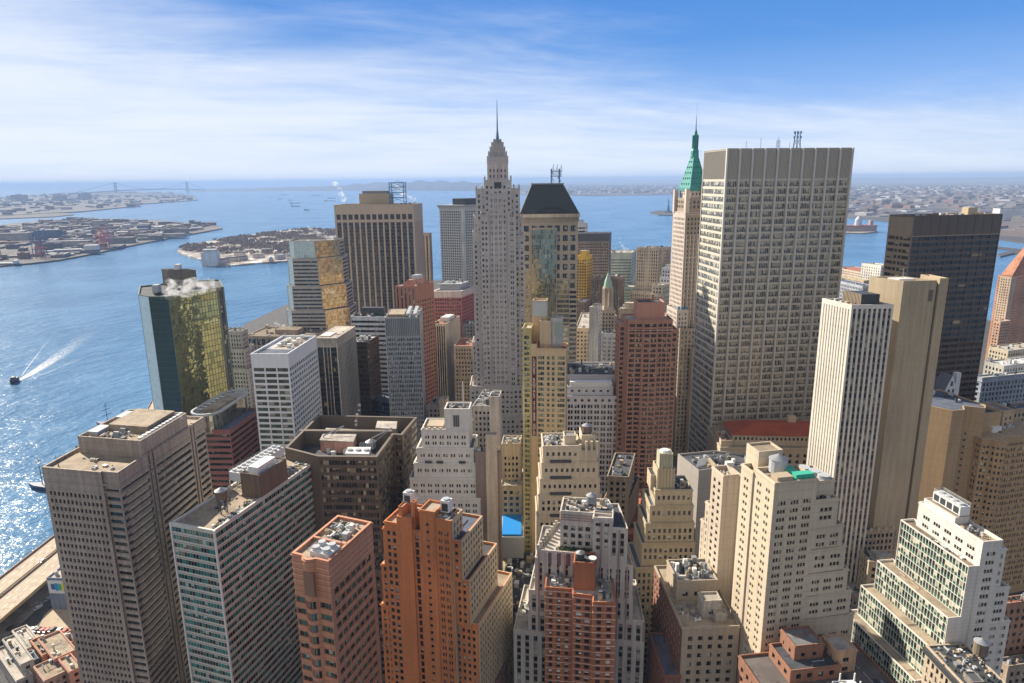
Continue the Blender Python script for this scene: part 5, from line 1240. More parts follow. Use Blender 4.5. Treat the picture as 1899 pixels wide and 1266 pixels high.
# --- brown building below the slim beige slab
f = Fr(80, 1265.6, 1163.5, 2)
B = Building('loft_building', 'brown sided old building with tan flat roof and cluttered brick penthouses', f.r(0, 20, 0, 18))
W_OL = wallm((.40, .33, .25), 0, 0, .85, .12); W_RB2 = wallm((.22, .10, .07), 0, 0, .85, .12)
ol = S(3.5, 3.6, .40, .5, 3, 1, 1.2, .3, G_P); 
zr = B.block(f.pl((-.2, 40), (0, 0), (20.6, 0), (20.8, 20), (21.5, 40)), -.5, 80, [S(3.5, 3.2, .4, .5, 2, 1, 1, .3, G_D), ol, None, None, None], W_OL, RF['tan'], .9, .4)
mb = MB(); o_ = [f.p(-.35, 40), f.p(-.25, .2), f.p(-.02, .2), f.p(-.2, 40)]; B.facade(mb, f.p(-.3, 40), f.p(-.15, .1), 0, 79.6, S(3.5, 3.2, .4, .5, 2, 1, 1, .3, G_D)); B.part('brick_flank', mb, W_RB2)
B.block(f.r(2.5, 18, 17, 32), 78, 87.5, [None, S(3.5, 5, .4, .5, 4, .5, 1, .3, G_P), None, None], W_OL, RF['grey'], .8, .4)
B.block(f.r(9, 16, 6.5, 12), 78, 86, [None, S(3.5, 4, .4, .5, 3, .5, 1, .3, G_P), None, None], wallm((.52, .46, .38)), RF['lt'], .7, .3)
B.block(f.r(13, 17, 3.5, 6.5), 78, 82.5, [None, S(3, 2, .4, .4, 1, .5, .5, .3, G_P), None, None], wallm((.5, .44, .36)), RF['lt'], .6, .3)
B.clutter(f.r(3, 17, 18, 31), 86.7, 20, 131, 2.4, h=2.2); B.clutter(f.r(1, 9, 3, 16), 79.1, 7, 132, 1.6, h=.8); B.clutter(f.r(2, 19, .5, 3.5), 79.1, 5, 133, 1.0, h=.5)
B.block(f.r(-6, -.4, -2, 22), -.5, 62, S(3.5, 3.2, .4, .5, 2, 1, 1, .3, G_D), W_RB2, RF['blue'], .8, .4); B.finish()
# --- red brick penthouse roofs at the bottom
f = Fr(84, 1477, 1247, 8)
B = Building('loft_building', 'low red brick building with stepped penthouses and white exhaust frame', f.r(0, 18, 0, 16))
W_R2 = wallm((.25, .12, .075), 0, 0, .85, .16)
B.block(f.r(-12, 30, -16, 14), -.5, 81, S(3.5, 3.5, .4, .5, 2, 1, 1, .3, G_D), W_R2, roofm((.10, .085, .08), (.15, .13, .12)), .8, .4)
B.block(f.r(-2, 15, 0, 13), 79, 85, [S(3.2, 3.5, .4, .5, 1, .5, 1, .3, G_D)]*4, W_R2, RF['dark'], .8, .35)
B.block(f.r(2, 12, 5, 14), 79, 89.5, [S(3.2, 4.5, .3, .4, 2, .5, 1, .3, G_D)]*4, W_R2, RF['grey'], .7, .35)
B.block(f.r(14.5, 21.5, 2, 10), 79, 88.5, [S(3.4, 3.8, .36, .44, 2, .5, 1, .3, G_P)]*4, wallm((.40, .25, .15)), RF['lt'], .7, .35)
fx, fy = f.p(12, -7); mb = MB()
for k in range(4): mb.box(fx+(k % 2)*4.5, fy+(k//2)*3.5, 80, .35, .35, 5)
mb.box(fx+2.2, fy+1.7, 82, 5, 4, .4); mb.box(fx+2.2, fy+1.7, 80.2, 4, 2.6, 1.8); mb.bar((fx-4, fy, 81), (fx-4, fy, 85), .2); mb.bar((fx-4, fy, 85), (fx, fy, 85), .2)
B.part('exhaust_frame', mb, MT['white']); mb = MB(); p_ = f.p(-2.5, -4.5); 
for k in range(2): m_ = MB(); x_, y_ = f.p(-3+k*1.6, -4); m_.cyl(x_, y_, 80.2, 82.8, .7, n=10); B.part('drum', m_, MT['white'])
B.clutter(f.r(-10, 28, -14, 0), 80.2, 16, 135, 2.2, h=1); B.finish()
# --- dark roof with blue tarpaulins
q = rect(70, 1795, 1277, 1718, 1872, 4, 92)
B = Building('loft_building', 'old cream loft building with heavy black cornice and blue tarpaulins on its roof', q)
zr = B.block(q, -.5, 70, [S(3.6, 2.6, .45, .6, 3.5, 1, 1, .3, G_P), S(3.6, 2.6, .45, .6, 3.5, 1, 1, .3, G_P), None, None], wallm((.46, .38, .29), 0, 0, .85, .12), RF['dark'], 1, .5)
B.bands(q, [67.6], 1.9, 1.3, MT['dark'], 'cornice', [0, 1])
for (u_, v_, a_, b__) in ((.55, .30, .18, .08), (.62, .42, .2, .06), (.80, .12, .14, .10)):
    k = sub(q, u_, u_+a_, v_, v_+b__); mb = MB(); mb.prism(k, zr, zr+.35, ptop=nar(k, .85)); B.part('blue_tarpaulin', mb, MT['blue'])
B.block(sub(q, .74, .97, .15, .42), zr-.5, zr+2.8, None, wallm((.25, .22, .2)), RF['dark'], .3, .3); B.clutter(q, zr, 22, 137, 2.2, h=.9); B.finish()
x_, y_ = lerp(lerp(q[0], q[1], .40), lerp(q[3], q[2], .40), .93); water_tank(x_, y_, zr, 2.3, 4.6, 3.5, 'weathered wooden tank on steel legs above the black-corniced loft roof', MT['wood'])
B.finish()

# --- grey-blue block with folded corner
q = plan(84, (1257, 841), (1296, 872), (1322, 868), (1384, 862), (1382, 841), (1325, 835))
f = Fr(84, 1300, 870, 5)
B = Building('office_block', 'pale concrete block with dark glass roof pit behind the tan ziggurat tower', q)
B.block(q, -.5, 84, None, wallm((.38, .35, .32), 5.6, 0, .8, .08), RF['dark'], 1.0, .5)
mb = MB()
for k in range(7): mb.bar((*f.p(-2+k*.9, 3+k*1.6), 84), (*f.p(4+k*.9, 4+k*1.6), 85), .25)
B.part('white_beams', mb, MT['white']); mb = MB(); mb.prism(f.r(8, 9.5, 2, 15), 82.8, 85); B.part('tan_wall', mb, MT['tan'])
mb = MB(); mb.box(*f.p(17, 3.5), 83, 4, 3, 3, .1); B.part('white_box', mb, MT['white']); B.clutter(q, 83, 10, 139, 2); B.finish()
# --- red tile roofed bank
q = rect(58, 1352, 868, 1333, 1560, -4, 100)
B = Building('bank_building', 'low stone palace with long red tiled hipped roof between towers', q)
f = Fr(66, 1336, 829, -4); W_FR = wallm((.50, .42, .31), 1.5, 0, .85, .1)
B.block(f.r(0, 75, 0, 40), -.5, 66, S(4.2, 4.6, .35, .5, 3, 2, 1, .4, G_D), W_FR, RF['tan'], 1, .5)
bb = f.r(9, 74, 7, 38); B.block(bb, 64, 72, [S(3.5, 2.6, .45, .5, .9, 1.2, 1, .4, G_D)]*4, W_FR, RF['tan'], 0, .1)
mb = MB(); ee = f.r(8, 75, 6, 32); mb.prism(ee, 72, 77, ptop=f.r(24, 64, 16, 22)); B.part('red_tile_roof', mb, roofm((.34, .07, .03), (.26, .05, .025), .2))
B.block(f.r(1, 8, 3, 20), 64, 69.5, None, W_FR, RF['red'], .8, .4); mb = MB(); mb.box(*f.p(50, 20), 74, 5, 4, 7, -.05); B.part('roof_lantern', mb, W_FR); B.clutter(f.r(1.5, 7.5, 4, 18), 68.6, 6, 141, 2); B.finish()
# --- ochre blocks at right
f = Fr(112, 1827, 763, 14)
B = Building('office_block', 'ochre brick block with blank folded wings and grey-blue flat roof', f.r(-20, 0, 0, 30))
W_OC = wallm((.42, .29, .16), 5, 0, .85, .1, .84)
B.block(f.pl((-32, 24), (-20, 1.5), (-12.5, 1), (-8, 6), (0, 0), (4.5, 4), (4.5, 34), (-20, 40)), -.5, 114, None, W_OC, RF['blue'], .7, .5)
B.block(f.r(4.2, 17, 4.5, 24), -.5, 109, None, W_OC, RF['dark'], 1.2, .5)
for k in range(13):
    mb = MB(); p_ = lerp(f.p(-8, 6), f.p(0, 0), .25); mb.box(p_[0], p_[1]-.05, 105-3.7*k-7, .9, .5, 1.1, R(14)-.6); B.part('vent_window', mb, MT['dark'])
B.clutter(f.r(4.5, 16, 6, 22), 107.8, 10, 143, 3); B.clutter(f.r(-22, 3, 12, 32), 113.3, 8, 144, 3); B.finish()
f = Fr(98, 1856, 812, 14)
B = Building('office_block', 'old ochre office block with rows of white sash windows and rounded bay', f.r(-6, 30, 0, 20))
W_O2 = wallm((.46, .30, .15), 0, 0, .85, .12); G_O = glassm((.03, .035, .04), (.80, .78, .72), .62, 0, 0)
oc = S(3.5, 3.4, .72, .52, 2.5, 2, .5, .3, G_O, 2, .16); cr_ = [( -1.5+4.2*math.cos(t), 1.5+4.2*math.sin(t)-1.6) for t in [math.pi*1.0+math.pi*i/6 for i in range(7)]]
B.block(f.pl(*([(-10, 22), (-10, 2)] + cr_ + [(36, 0), (36, 22)])), -.5, 98, [oc, oc]+[S(3.5, 2.1, .5, .46, 2.5, 2, .1, .3, G_O)]*6+[oc, None, None], W_O2, RF['blue'], .9, .5)
B.bands(f.pl(*([(-10, 22), (-10, 2)] + cr_ + [(36, 0), (36, 22)])), [94.2, 97], .7, .6, wallm((.35, .25, .16)), 'cornice')
mb = MB(); mb.box(*f.p(6, 10), 97, 6, 5, 4, .2); B.part('white_plant', mb, MT['white']); B.clutter(f.r(0, 34, 3, 20), 97.1, 14, 145, 3, h=1.6)
B.block(f.r(14, 22, 12, 26), 90, 108, [S(3.5, 3, .4, .5, 3, 1, 1, .3, G_D)]*4, wallm((.42, .31, .2)), RF['grey'], .8, .4)
B.finish()

# ================================================================= midground fillers, each its own building
def wn(fh=3.6, bw=3., ww=.45, wh=.5, top=2.5, pane=None, grp=1, **k): return S(fh, bw, ww, wh, top, 2, 1, .35, pane or G_D, grp, **k)
CRM, TAN_, BRN_, GRY_, WHT_ = wallm((.58, .50, .38)), wallm((.46, .36, .25)), wallm((.26, .19, .15)), wallm((.40, .39, .38)), wallm((.62, .60, .58))
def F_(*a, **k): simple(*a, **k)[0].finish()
F_('office_tower', 'stepped pale brick tower half hidden behind the mirror glass river tower', 118, 447, 614, 414, 459, 86, 172, wallm((.46, .40, .34)), RF['grey'], wn(3.5, 2.4), 5, 201, tiers=(((3, 3, 3, 0), 104), ((6, 6, 6, 0), 88)))
F_('office_block', 'low dark fluted block between the mirror tower and the white grid block', 82, 462, 664, 446, 480, 86, 172, wallm((.13, .11, .10)), RF['dark'], S(4, 1.8, .6, 1, 2, 2, .5, .5, G_D, full=True, name='window_strip'), 4, 202)
b_, q, zr = simple('office_block', 'broad low waterfront block with brown roof and tall dark window bays', 88, 576, 625, 455, 608, 82, 172, wallm((.38, .30, .22)), RF['brown'], S(8, 5.2, .8, .8, 2, 2, .8, .8, G_D), 22, 203, big=5, pent=(.35, .7, .35, .7, 4)); b_.finish()
F_('office_block', 'small blue glass wedge of a building beside the grey striped slab', 66, 722, 745, 682, 735, 80, 150, wallm((.10, .13, .20)), RF['blue'], S(3.6, 2, .8, .7, 1, 1, .4, .3, G_D), 4, 204)
F_('loft_building', 'small grey building with square roof vents below the grey striped slab', 70, 820, 752, 793, 832, 82, 174, wallm((.42, .38, .34)), RF['grey'], wn(), 8, 205)
F_('loft_building', 'cream stair tower rising from the small grey building', 76, 826, 742, 814, 832, 82, 174, wallm((.52, .43, .3)), RF['lt'], None, 1, 206)
F_('loft_building', 'beige building with red tiled top storey left of the spire tower', 88, 876, 641, 842, 886, 84, 176, wallm((.50, .40, .28)), RF['red'], wn(3.7, 2.6, .4, .5, 2.2), 5, 207, tiers=(((1, 1.4, 1, 0), 76), ((2.5, 3, 1, 0), 60)))
F_('loft_building', 'pale lower shoulder block in sunlight at the foot of the spire tower', 62, 872, 690, 846, 884, 84, 176, CRM, RF['lt'], wn(), 5, 208)
F_('office_block', 'dim grey block wedged between the red attic block and the spire tower', 92, 884, 600, 858, 896, 70, 170, wallm((.22, .22, .25)), RF['dark'], wn(), 6, 209)
G_YE = glassm((.02, .025, .04), (.6, .42, .12), .08, 0, 0)
b_, q, zr = simple('apartment_tower', 'bright yellow tower with scattered dark windows behind the hip-roofed tower', 150, 1089, 474, 1069, 1099, 55, 168, wallm((.72, .44, .07)), RF['lt'], S(3.3, 3.0, .62, .62, 4, 2, .6, .3, G_YE), 3, 210, pent=(.2, .8, .2, .8, 6)); b_.finish()
b_, q, zr = simple('office_tower', 'dark taupe box tower with black louvred top band by the harbour', 168, 1130, 432, 1068, 1134, 75, 179, wallm((.30, .25, .22)), RF['dark'], S(3.7, 2.2, .6, .42, 12, 2, .8, .3, G_D), 5, 211, big=6)
mb = MB(); mb.prism(off(q, .12), 158, 167.5); b_.part('louvre_band', mb, metal((.07, .08, .10))); b_.finish()
F_('office_tower', 'little white stepped tower peeking over the taupe box tower', 176, 1086, 414, 1068, 1090, 75, 179, WHT_, RF['blue'], S(4.5, 40, 1, .4, 4, 2, .5, .3, G_D, name='window_band'), 1, 212, pent=(.1, .6, .2, .8, 5))
G_MI = glassm((.10, .16, .14), (.4, .5, .45), .2, 2, 0)
F_('office_tower', 'pale mint office tower with thin horizontal bands and steam above', 138, 1172, 468, 1122, 1181, 70, 177, wallm((.52, .58, .51)), RF['lt'], S(3.9, 80, 1, .36, 8, 2, .5, .3, G_MI, name='window_band'), 12, 213, big=4)
F_('office_block', 'lower green banded block in front of the pale mint tower', 100, 1176, 532, 1158, 1184, 70, 177, wallm((.32, .42, .34)), RF['lt'], S(3.9, 80, 1, .5, 2, 2, .5, .3, G_MI, name='window_band'), 2, 214)
b_, q, zr = simple('office_tower', 'beige tower of tight vertical piers with black roof edge near the harbour', 158, 1221, 459, 1181, 1243, 35, 160, wallm((.50, .42, .33)), RF['dark'], S(3.7, 2.3, .42, .62, 3, 2, .6, .6, G_D), 6, 215, tiers=(((.1, 3.5, 0, 0), 118), ((7, 7, 1, 0), 108)))
b_.fins(q[0], q[1], 10, .9, .6, 40, 158, wallm((.56, .47, .37)), 'pier'); b_.fins(q[1], q[2], 8, .9, .6, 40, 158, wallm((.46, .38, .3)), 'pier'); b_.finish()
F_('loft_building', 'sunlit cream classical block in front of the beige piered tower', 122, 1229, 528, 1209, 1242, 50, 165, wallm((.66, .57, .42)), RF['lt'], wn(3.8, 3), 3, 216, tiers=(((1.5, 1.5, 0, 0), 112),))
F_('loft_building', 'white templelike block just left of the green pyramid tower', 138, 1244, 497, 1227, 1262, 20, 140, wallm((.66, .66, .68)), RF['lt'], wn(4, 3.4), 2, 217, tiers=(((1.5, 1.5, 0, 0), 128),), pent=(.2, .8, .2, .8, 4))
F_('office_tower', 'brown tower with close vertical ribs left of the green cupola', 126, 1120, 514, 1096, 1126, 40, 168, wallm((.24, .19, .16)), RF['lt'], S(3.7, 1.9, .5, 1, 3, 2, .5, .4, G_D, full=True, name='window_strip'), 6, 218)
F_('office_tower', 'tan brown tower with close vertical ribs right of the green cupola', 126, 1148, 513, 1131, 1159, 20, 140, wallm((.32, .25, .20)), RF['lt'], S(3.7, 1.9, .5, 1, 3, 2, .5, .4, G_D, full=True, name='window_strip'), 6, 219)
f = FD(1128, 600, 650, 0); B = Building('office_tower', 'stone clock-like tower with columns and small green cupola', f.r(-6, 6, 0, 12))
zc = zat(1128, 505, 650); zb = zat(1128, 575, 650); W_CU = wallm((.42, .35, .27))
B.block(f.r(-13, 10, 3, 20), -.5, zb-8, wn(3.7, 2.8), W_CU, RF['dark'], .6, .4); B.block(f.r(-7, 7, 1, 14), -.5, zb, wn(3.7, 2.8), W_CU, RF['lt'], .6, .4)
c_ = f.p(0, 7); mb = MB(); mb.cyl(*c_, zb-1, zb+3, 6.6, 5.8, 8); mb.cyl(*c_, zb+3, zb+20, 4.0, 4.0, 8); mb.cyl(*c_, zb+20, zb+22, 5.4, 5.2, 8); B.part('belfry', mb, W_CU)
for k in range(8): mb = MB(); a_ = k*math.pi/4; mb.cyl(c_[0]+4.9*math.cos(a_), c_[1]+4.9*math.sin(a_), zb+3, zb+20.1, .55, n=6); B.part('column', mb, wallm((.5, .42, .33)))
mb = MB(); mb.cyl(*c_, zb+22, zb+27, 4.4, 3.6, 8); mb.cyl(*c_, zb+27, zc-1, 3.6, .5, 8); mb.cyl(*c_, zc-1, zc+4, .3, .05, 5); B.part('cupola', mb, metal((.28, .42, .34))); B.finish()
b_, q, zr = simple('apartment_tower', 'tall thin white slab with one dark window column below the green cupola', 128, 1110, 570, 1093, 1117, 60, 150, wallm((.64, .62, .58)), RF['dark'], [None, S(3.2, 4, .35, .5, 2, 2, .4, .3, G_D), None, None], 1, 220, pent=(.3, .9, .2, .9, 3)); b_.finish()
F_('loft_building', 'white block with paired dark windows right of the thin white slab', 108, 1146, 618, 1115, 1152, 70, 170, wallm((.58, .57, .57)), RF['grey'], wn(3.6, 4, .4, .5, 3, G_D, 2), 5, 221)
F_('loft_building', 'sunlit cream block with dark windows left of the thin white slab', 106, 1098, 608, 1067, 1106, 80, 176, wallm((.62, .5, .34)), RF['lt'], wn(3.6, 3), 4, 222)
F_('loft_building', 'low brown brick block with dark hatch roof left of the rose brown tower', 84, 1158, 690, 1122, 1166, 70, 176, wallm((.30, .20, .15)), RF['dark'], wn(3.6, 2.6, .4, .45), 8, 223, pent=(.3, .7, .3, .7, 5))
F_('loft_building', 'grey domed-roof block behind the round-window block', 88, 1150, 652, 1126, 1162, 70, 176, wallm((.34, .31, .30)), RF['grey'], wn(), 6, 224)
F_('apartment_tower', 'beige apartment block with rounded windows behind the rose brown tower', 146, 1182, 572, 1148, 1192, 60, 172, wallm((.52, .43, .31)), RF['lt'], wn(3.4, 3.2, .5, .5, 3), 7, 225, tiers=(((2.5, 2.5, 1, 0), 134),), pent=(.2, .7, .3, .7, 4))
F_('office_block', 'dark low block glimpsed between the white slab and the cupola tower', 102, 1084, 560, 1068, 1096, 70, 176, BRN_, RF['dark'], wn(), 2, 226)
# behind the great slab, toward the harbour
F_('civic_building', 'long pink-roofed waterfront building far behind the great slab', 30, 1600, 505, 1548, 1640, 10, 100, wallm((.50, .40, .30)), RF['red'], wn(5, 5), 6, 227, big=6)
F_('loft_building', 'ochre block with small dark windows beside the pink-roofed building', 52, 1602, 520, 1545, 1612, 10, 100, wallm((.42, .34, .2)), RF['lt'], wn(), 4, 228)
b_, q, zr = simple('civic_building', 'white gothic hall with a tall arched window beside the black tower', 74, 1634, 492, 1598, 1656, 8, 112, wallm((.72, .68, .60)), RF['lt'], wn(5, 5, .3, .6, 4), 4, 229, big=4); b_.finish()
F_('civic_building', 'slate grey building with dark mansard and tall paired windows', 76, 1600, 530, 1546, 1622, 8, 100, wallm((.36, .38, .42)), RF['blue'], wn(5.5, 3.6, .45, .6, 3), 5, 230, big=4)
F_('loft_building', 'low brown block at the foot of the green pyramid tower', 60, 1246, 570, 1226, 1262, 30, 150, BRN_, RF['dark'], wn(), 4, 231)
# far right
f = FD(1876, 520, 800, 28)
B = Building('apartment_tower', 'pink brick apartment tower with pyramid top at the right edge by the river', f.r(-1, 60, 0, 40)); W_PA = wallm((.56, .30, .19)); z0_ = zat(1876, 512, 800)
B.block(f.r(-1, 72, 0, 15), -.5, z0_, wn(3.1, 2.6, .4, .5, 2, G_D), W_PA, RF['red'], 1, .5)
B.block(f.r(-2, 8, -.5, 12), -.5, z0_-1, wn(3.1, 2.6, .4, .5, 2, G_D), wallm((.58, .44, .32)), RF['red'], 1, .5)
mb = MB(); mb.prism(f.r(3, 70, 1.5, 14), z0_, z0_+40, ptop=f.r(46, 50, 6, 9)); B.part('pyramid_roof', mb, roofm((.5, .22, .13))); B.finish()
F_('apartment_building', 'small salmon apartment block left of the pink pyramid-topped tower', 66, 1856, 596, 1842, 1875, 20, 110, wallm((.52, .32, .22)), RF['lt'], wn(), 2, 232)
F_('office_block', 'pale flat-roofed block below the pink pyramid-topped tower', 78, 1870, 650, 1834, 1930, 18, 108, wallm((.52, .46, .34)), RF['lt'], wn(4, 3), 9, 233, big=4)
F_('office_block', 'white-roofed block with round tanks near the right edge', 88, 1862, 678, 1826, 1960, 18, 108, wallm((.50, .48, .42)), RF['white'], wn(4, 3), 14, 234, big=5)
b_, q, zr = simple('office_building', 'ornate grey blue stone building with rows of arched windows at the right edge', 92, 1822, 700, 1808, 2030, 14, 104, wallm((.27, .30, .36), 3.8), RF['lt'], S(3.8, 3.2, .45, .62, 4, 2, 1, .5, G_D), 14, 235, big=4)
for zz in (88.6, 80.5, 70): b_.bands(q, [zz], .7, .6, wallm((.34, .37, .43)), 'cornice', [0, 1])
b_.finish()
f = Fr(104, 1742, 738, 12); B = Building('civic_building', 'gothic white gabled front before steep slate roofs under the black tower', f.r(0, 16, 0, 20)); WG = wallm((.62, .62, .62))
B.block(f.r(-6, 14, 4, 22), -.5, 104, wn(4, 3), wallm((.3, .3, .34)), RF['blue'], .2, .3)
mb = MB(); mb.prism(f.r(-6, 14, 4, 22), 104, 114, ptop=f.r(0, 8, 10, 17)); B.part('slate_roof', mb, roofm((.12, .12, .16)))
mb = MB(); A_, B_, T_ = f.p(2, 0), f.p(13, 0), f.p(7.5, 0); A2_, B2_, T2_ = f.p(2, 9), f.p(13, 9), f.p(7.5, 9)
mb.prism([f.p(2, 9), A_, B_, f.p(13, 9)], 84, 106, top=False); mb.poly([(*A_, 106), (*B_, 106), (*T_, 118)]); mb.poly([(*B2_, 106), (*A2_, 106), (*T2_, 118)]); B.part('gable', mb, WG)
mb = MB(); mb.quad((*A2_, 106), (*A_, 106), (*T_, 118), (*T2_, 118)); mb.quad((*B_, 106), (*B2_, 106), (*T2_, 118), (*T_, 118)); B.part('gable_roof', mb, roofm((.12, .12, .16)))
for (x_, z_) in ((4.5, 100), (7.5, 100), (10.5, 100), (6, 106), (9, 106), (7.5, 111)): mb = MB(); mb.prism(f.r(x_-.7, x_+.7, -.12, .1), z_, z_+3); B.part('lancet_window', mb, MT['dark'])
mb = MB(); mb.box(*f.p(14.5, 4), 84, 3.0, 3.0, 34, R(12)); B.part('turret', mb, WG); B.clutter(f.r(-6, 16, -10, 2), 99, 10, 236, 4, h=3)
B.block(f.r(-8, 16, -12, 3), -.5, 100, wn(), wallm((.5, .42, .3)), RF['lt'], .8, .4); B.finish()
F_('loft_building', 'beige block with long dark bays beyond the ochre wings', 96, 1850, 762, 1826, 1990, 14, 104, wallm((.44, .34, .24)), RF['blue'], wn(3.6, 3), 12, 237, big=4)
# lower right hollow
b_, q, zr = simple('office_block', 'ornate cream low block with dark flat roof below the white ribbed tower', 56, 1558, 986, 1530, 1712, 6, 96, wallm((.48, .38, .27)), RF['dark'], S(3.6, 2.2, .5, .6, 2, 2, .6, .5, G_D), 10, 238, big=4)
mb = MB(); mb.prism(sub(q, 0, .45, .05, .45), zr, zr+3); b_.part('tan_bulkhead', mb, wallm((.5, .38, .24))); mb = MB(); x_, y_ = lerp(q[1], q[2], .62); mb.cyl(x_, y_+4, zr, zr+4, 1.6, 1.5, 12); b_.part('orange_tank', mb, metal((.6, .32, .12)))
for k in range(12): mb = MB(); p_ = lerp(q[1], q[2], k/11); mb.box(p_[0], p_[1]-.1, 55.5, 1.3, .8, 1.6, R(6)); b_.part('parapet_block', mb, wallm((.56, .48, .36)))
b_.finish()
F_('loft_building', 'flat grey roofed low block left of the green glass terraces', 30, 1600, 1116, 1560, 1668, 2, 100, wallm((.30, .26, .22)), roofm((.30, .28, .26)), wn(), 7, 239)
F_('loft_building', 'beige block with pale roof and white steel box left of the green glass terraces', 50, 1612, 1040, 1596, 1668, -16, 84, wallm((.50, .42, .28)), RF['lt'], wn(), 6, 240, pent=(.3, .8, .3, .8, 3))
F_('loft_building', 'small white house-like block at the lower right edge', 40, 1880, 1178, 1846, 1930, 10, 100, wallm((.5, .5, .5)), RF['lt'], wn(), 5, 241)
F_('loft_building', 'brick block behind the stepped white building at the right edge', 66, 1858, 1120, 1842, 1960, 10, 100, wallm((.36, .2, .13)), RF['red'], wn(), 5, 242)
F_('loft_building', 'dark tan drum-cornered block at the lower right corner', 44, 1870, 1235, 1850, 1960, 10, 100, wallm((.34, .27, .2)), RF['grey'], wn(), 6, 243)
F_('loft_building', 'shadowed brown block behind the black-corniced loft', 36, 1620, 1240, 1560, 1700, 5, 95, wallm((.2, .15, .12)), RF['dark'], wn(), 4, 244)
# centre hollow
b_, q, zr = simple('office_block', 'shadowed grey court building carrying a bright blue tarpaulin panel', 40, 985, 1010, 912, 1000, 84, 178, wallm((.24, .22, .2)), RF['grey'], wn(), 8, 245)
pp = plan(52, (931, 992), (967, 992), (966, 953), (933, 953)); mb = MB(); mb.prism(off(pp, 1.2), zr, 51.5); b_.part('scaffold_deck', mb, MT['lgrey'])
mb = MB(); k_ = pp; mb.prism(k_, 51.5, 52.4); b_.part('blue_panel', mb, metal((.01, .22, .62), .5)); b_.finish()
F_('loft_building', 'tan low block with twin bulkheads below the blue tarpaulin panel', 34, 985, 1082, 915, 1000, 84, 178, wallm((.44, .33, .18)), RF['tan'], wn(), 5, 246, pent=(.2, .5, .3, .7, 4))
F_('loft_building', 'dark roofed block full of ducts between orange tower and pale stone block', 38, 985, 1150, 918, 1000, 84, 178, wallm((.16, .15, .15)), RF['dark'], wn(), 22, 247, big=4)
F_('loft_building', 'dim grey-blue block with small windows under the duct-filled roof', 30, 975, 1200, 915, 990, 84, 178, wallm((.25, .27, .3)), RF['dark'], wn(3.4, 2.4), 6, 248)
F_('loft_building', 'purple-brown low building with plain roof right of the orange tower', 42, 925, 1262, 880, 940, 74, 162, wallm((.22, .12, .10)), RF['brown'], wn(), 1, 249)
F_('loft_building', 'dark brick block with slatted roof right of the beige stepped tower', 62, 1168, 925, 1120, 1186, 70, 172, wallm((.26, .18, .13)), RF['dark'], wn(), 8, 250, pent=(.3, .7, .4, .8, 6))
F_('loft_building', 'low maroon roofed building between the pale stone block and the ziggurat', 44, 1176, 990, 1126, 1196, 74, 172, wallm((.26, .08, .05)), RF['red'], wn(), 14, 251, big=3)
F_('loft_building', 'tan square-topped block right of the beige stepped tower', 76, 1166, 884, 1126, 1178, 74, 172, wallm((.36, .28, .2)), RF['dark'], wn(), 6, 252)
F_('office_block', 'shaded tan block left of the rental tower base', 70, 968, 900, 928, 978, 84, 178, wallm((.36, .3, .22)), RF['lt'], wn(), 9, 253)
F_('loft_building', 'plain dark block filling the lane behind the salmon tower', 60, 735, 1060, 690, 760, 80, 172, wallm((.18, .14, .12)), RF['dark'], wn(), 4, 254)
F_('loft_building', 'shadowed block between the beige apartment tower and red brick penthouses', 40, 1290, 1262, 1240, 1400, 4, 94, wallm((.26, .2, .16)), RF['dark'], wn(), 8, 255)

# ================================================================= river road and street at the lower left
sx0 = [at(0, 1082, 9), at(96, 1018, 9)]
def strip(xa, xb, z, y0=-200, y1=690, h=.6):
    """ribbon parallel to the shore between two offsets east/west"""
    mb = MB(); line = [(-307, y0), (-304, 450), (-340, 560), (-385, y1)]
    A = off(line+[(-200, y1), (-200, y0)], 0)
    a_ = [(x+xa, y) for x, y in line]; b_ = [(x+xb, y) for x, y in line]
    for i in range(3):
        for (p, q_, r_, s_) in ((b_[i], b_[i+1], a_[i+1], a_[i]),):
            mb.quad((*p, z), (*q_, z), (*r_, z), (*s_, z)); mb.quad((*a_[i], z-h), (*p_b(b_[i]), z-h), (*b_[i+1], z-h), (*a_[i+1], z-h))
            mb.quad((*a_[i+1], z-h), (*a_[i+1], z), (*a_[i], z), (*a_[i], z-h)) if False else mb.quad((*a_[i], z-h), (*a_[i+1], z-h), (*a_[i+1], z), (*a_[i], z))
            mb.quad((*b_[i+1], z-h), (*b_[i], z-h), (*b_[i], z), (*b_[i+1], z))
    return mb
def p_b(p): return p
CONC = roofm((.46, .38, .29), (.40, .33, .26), .2)
structure('elevated_road', strip(1, 13, 9, h=1.2), CONC); structure('elevated_road', strip(15, 30, 9, h=1.2), CONC)
structure('road_barrier', strip(.2, .9, 10.0, h=1.9), wallm((.30, .24, .18))); structure('road_barrier', strip(13.1, 13.6, 10, h=1.9), wallm((.30, .24, .18))); structure('road_barrier', strip(14.5, 14.95, 10, h=1.9), wallm((.30, .24, .18)))
structure('road_barrier', strip(30.1, 30.6, 10, h=1.9), wallm((.42, .33, .20)))
mb = MB()
for xa in (5, 9, 19, 23, 27):
    for y_ in range(330, 460, 8): x0 = -307+(y_-(-200))*3/650; mb.quad((x0+xa, y_, 9.012), (x0+xa+.2, y_, 9.012), (x0+xa+.2, y_+3.5, 9.012), (x0+xa, y_+3.5, 9.012))
structure('road_marking', mb, metal((.7, .7, .66)))
structure('promenade', strip(-.2, 33, .25, h=.2), roofm((.30, .27, .24)))
mb = MB(); mb.prism([at(60, 1190, 0), at(125, 1190, 0), at(140, 1130, 0), at(108, 1118, 0), at(82, 1140, 0)], 0, .12); structure('parking_lot', mb, roofm((.44, .36, .26), (.38, .31, .23)))
CARP = {}
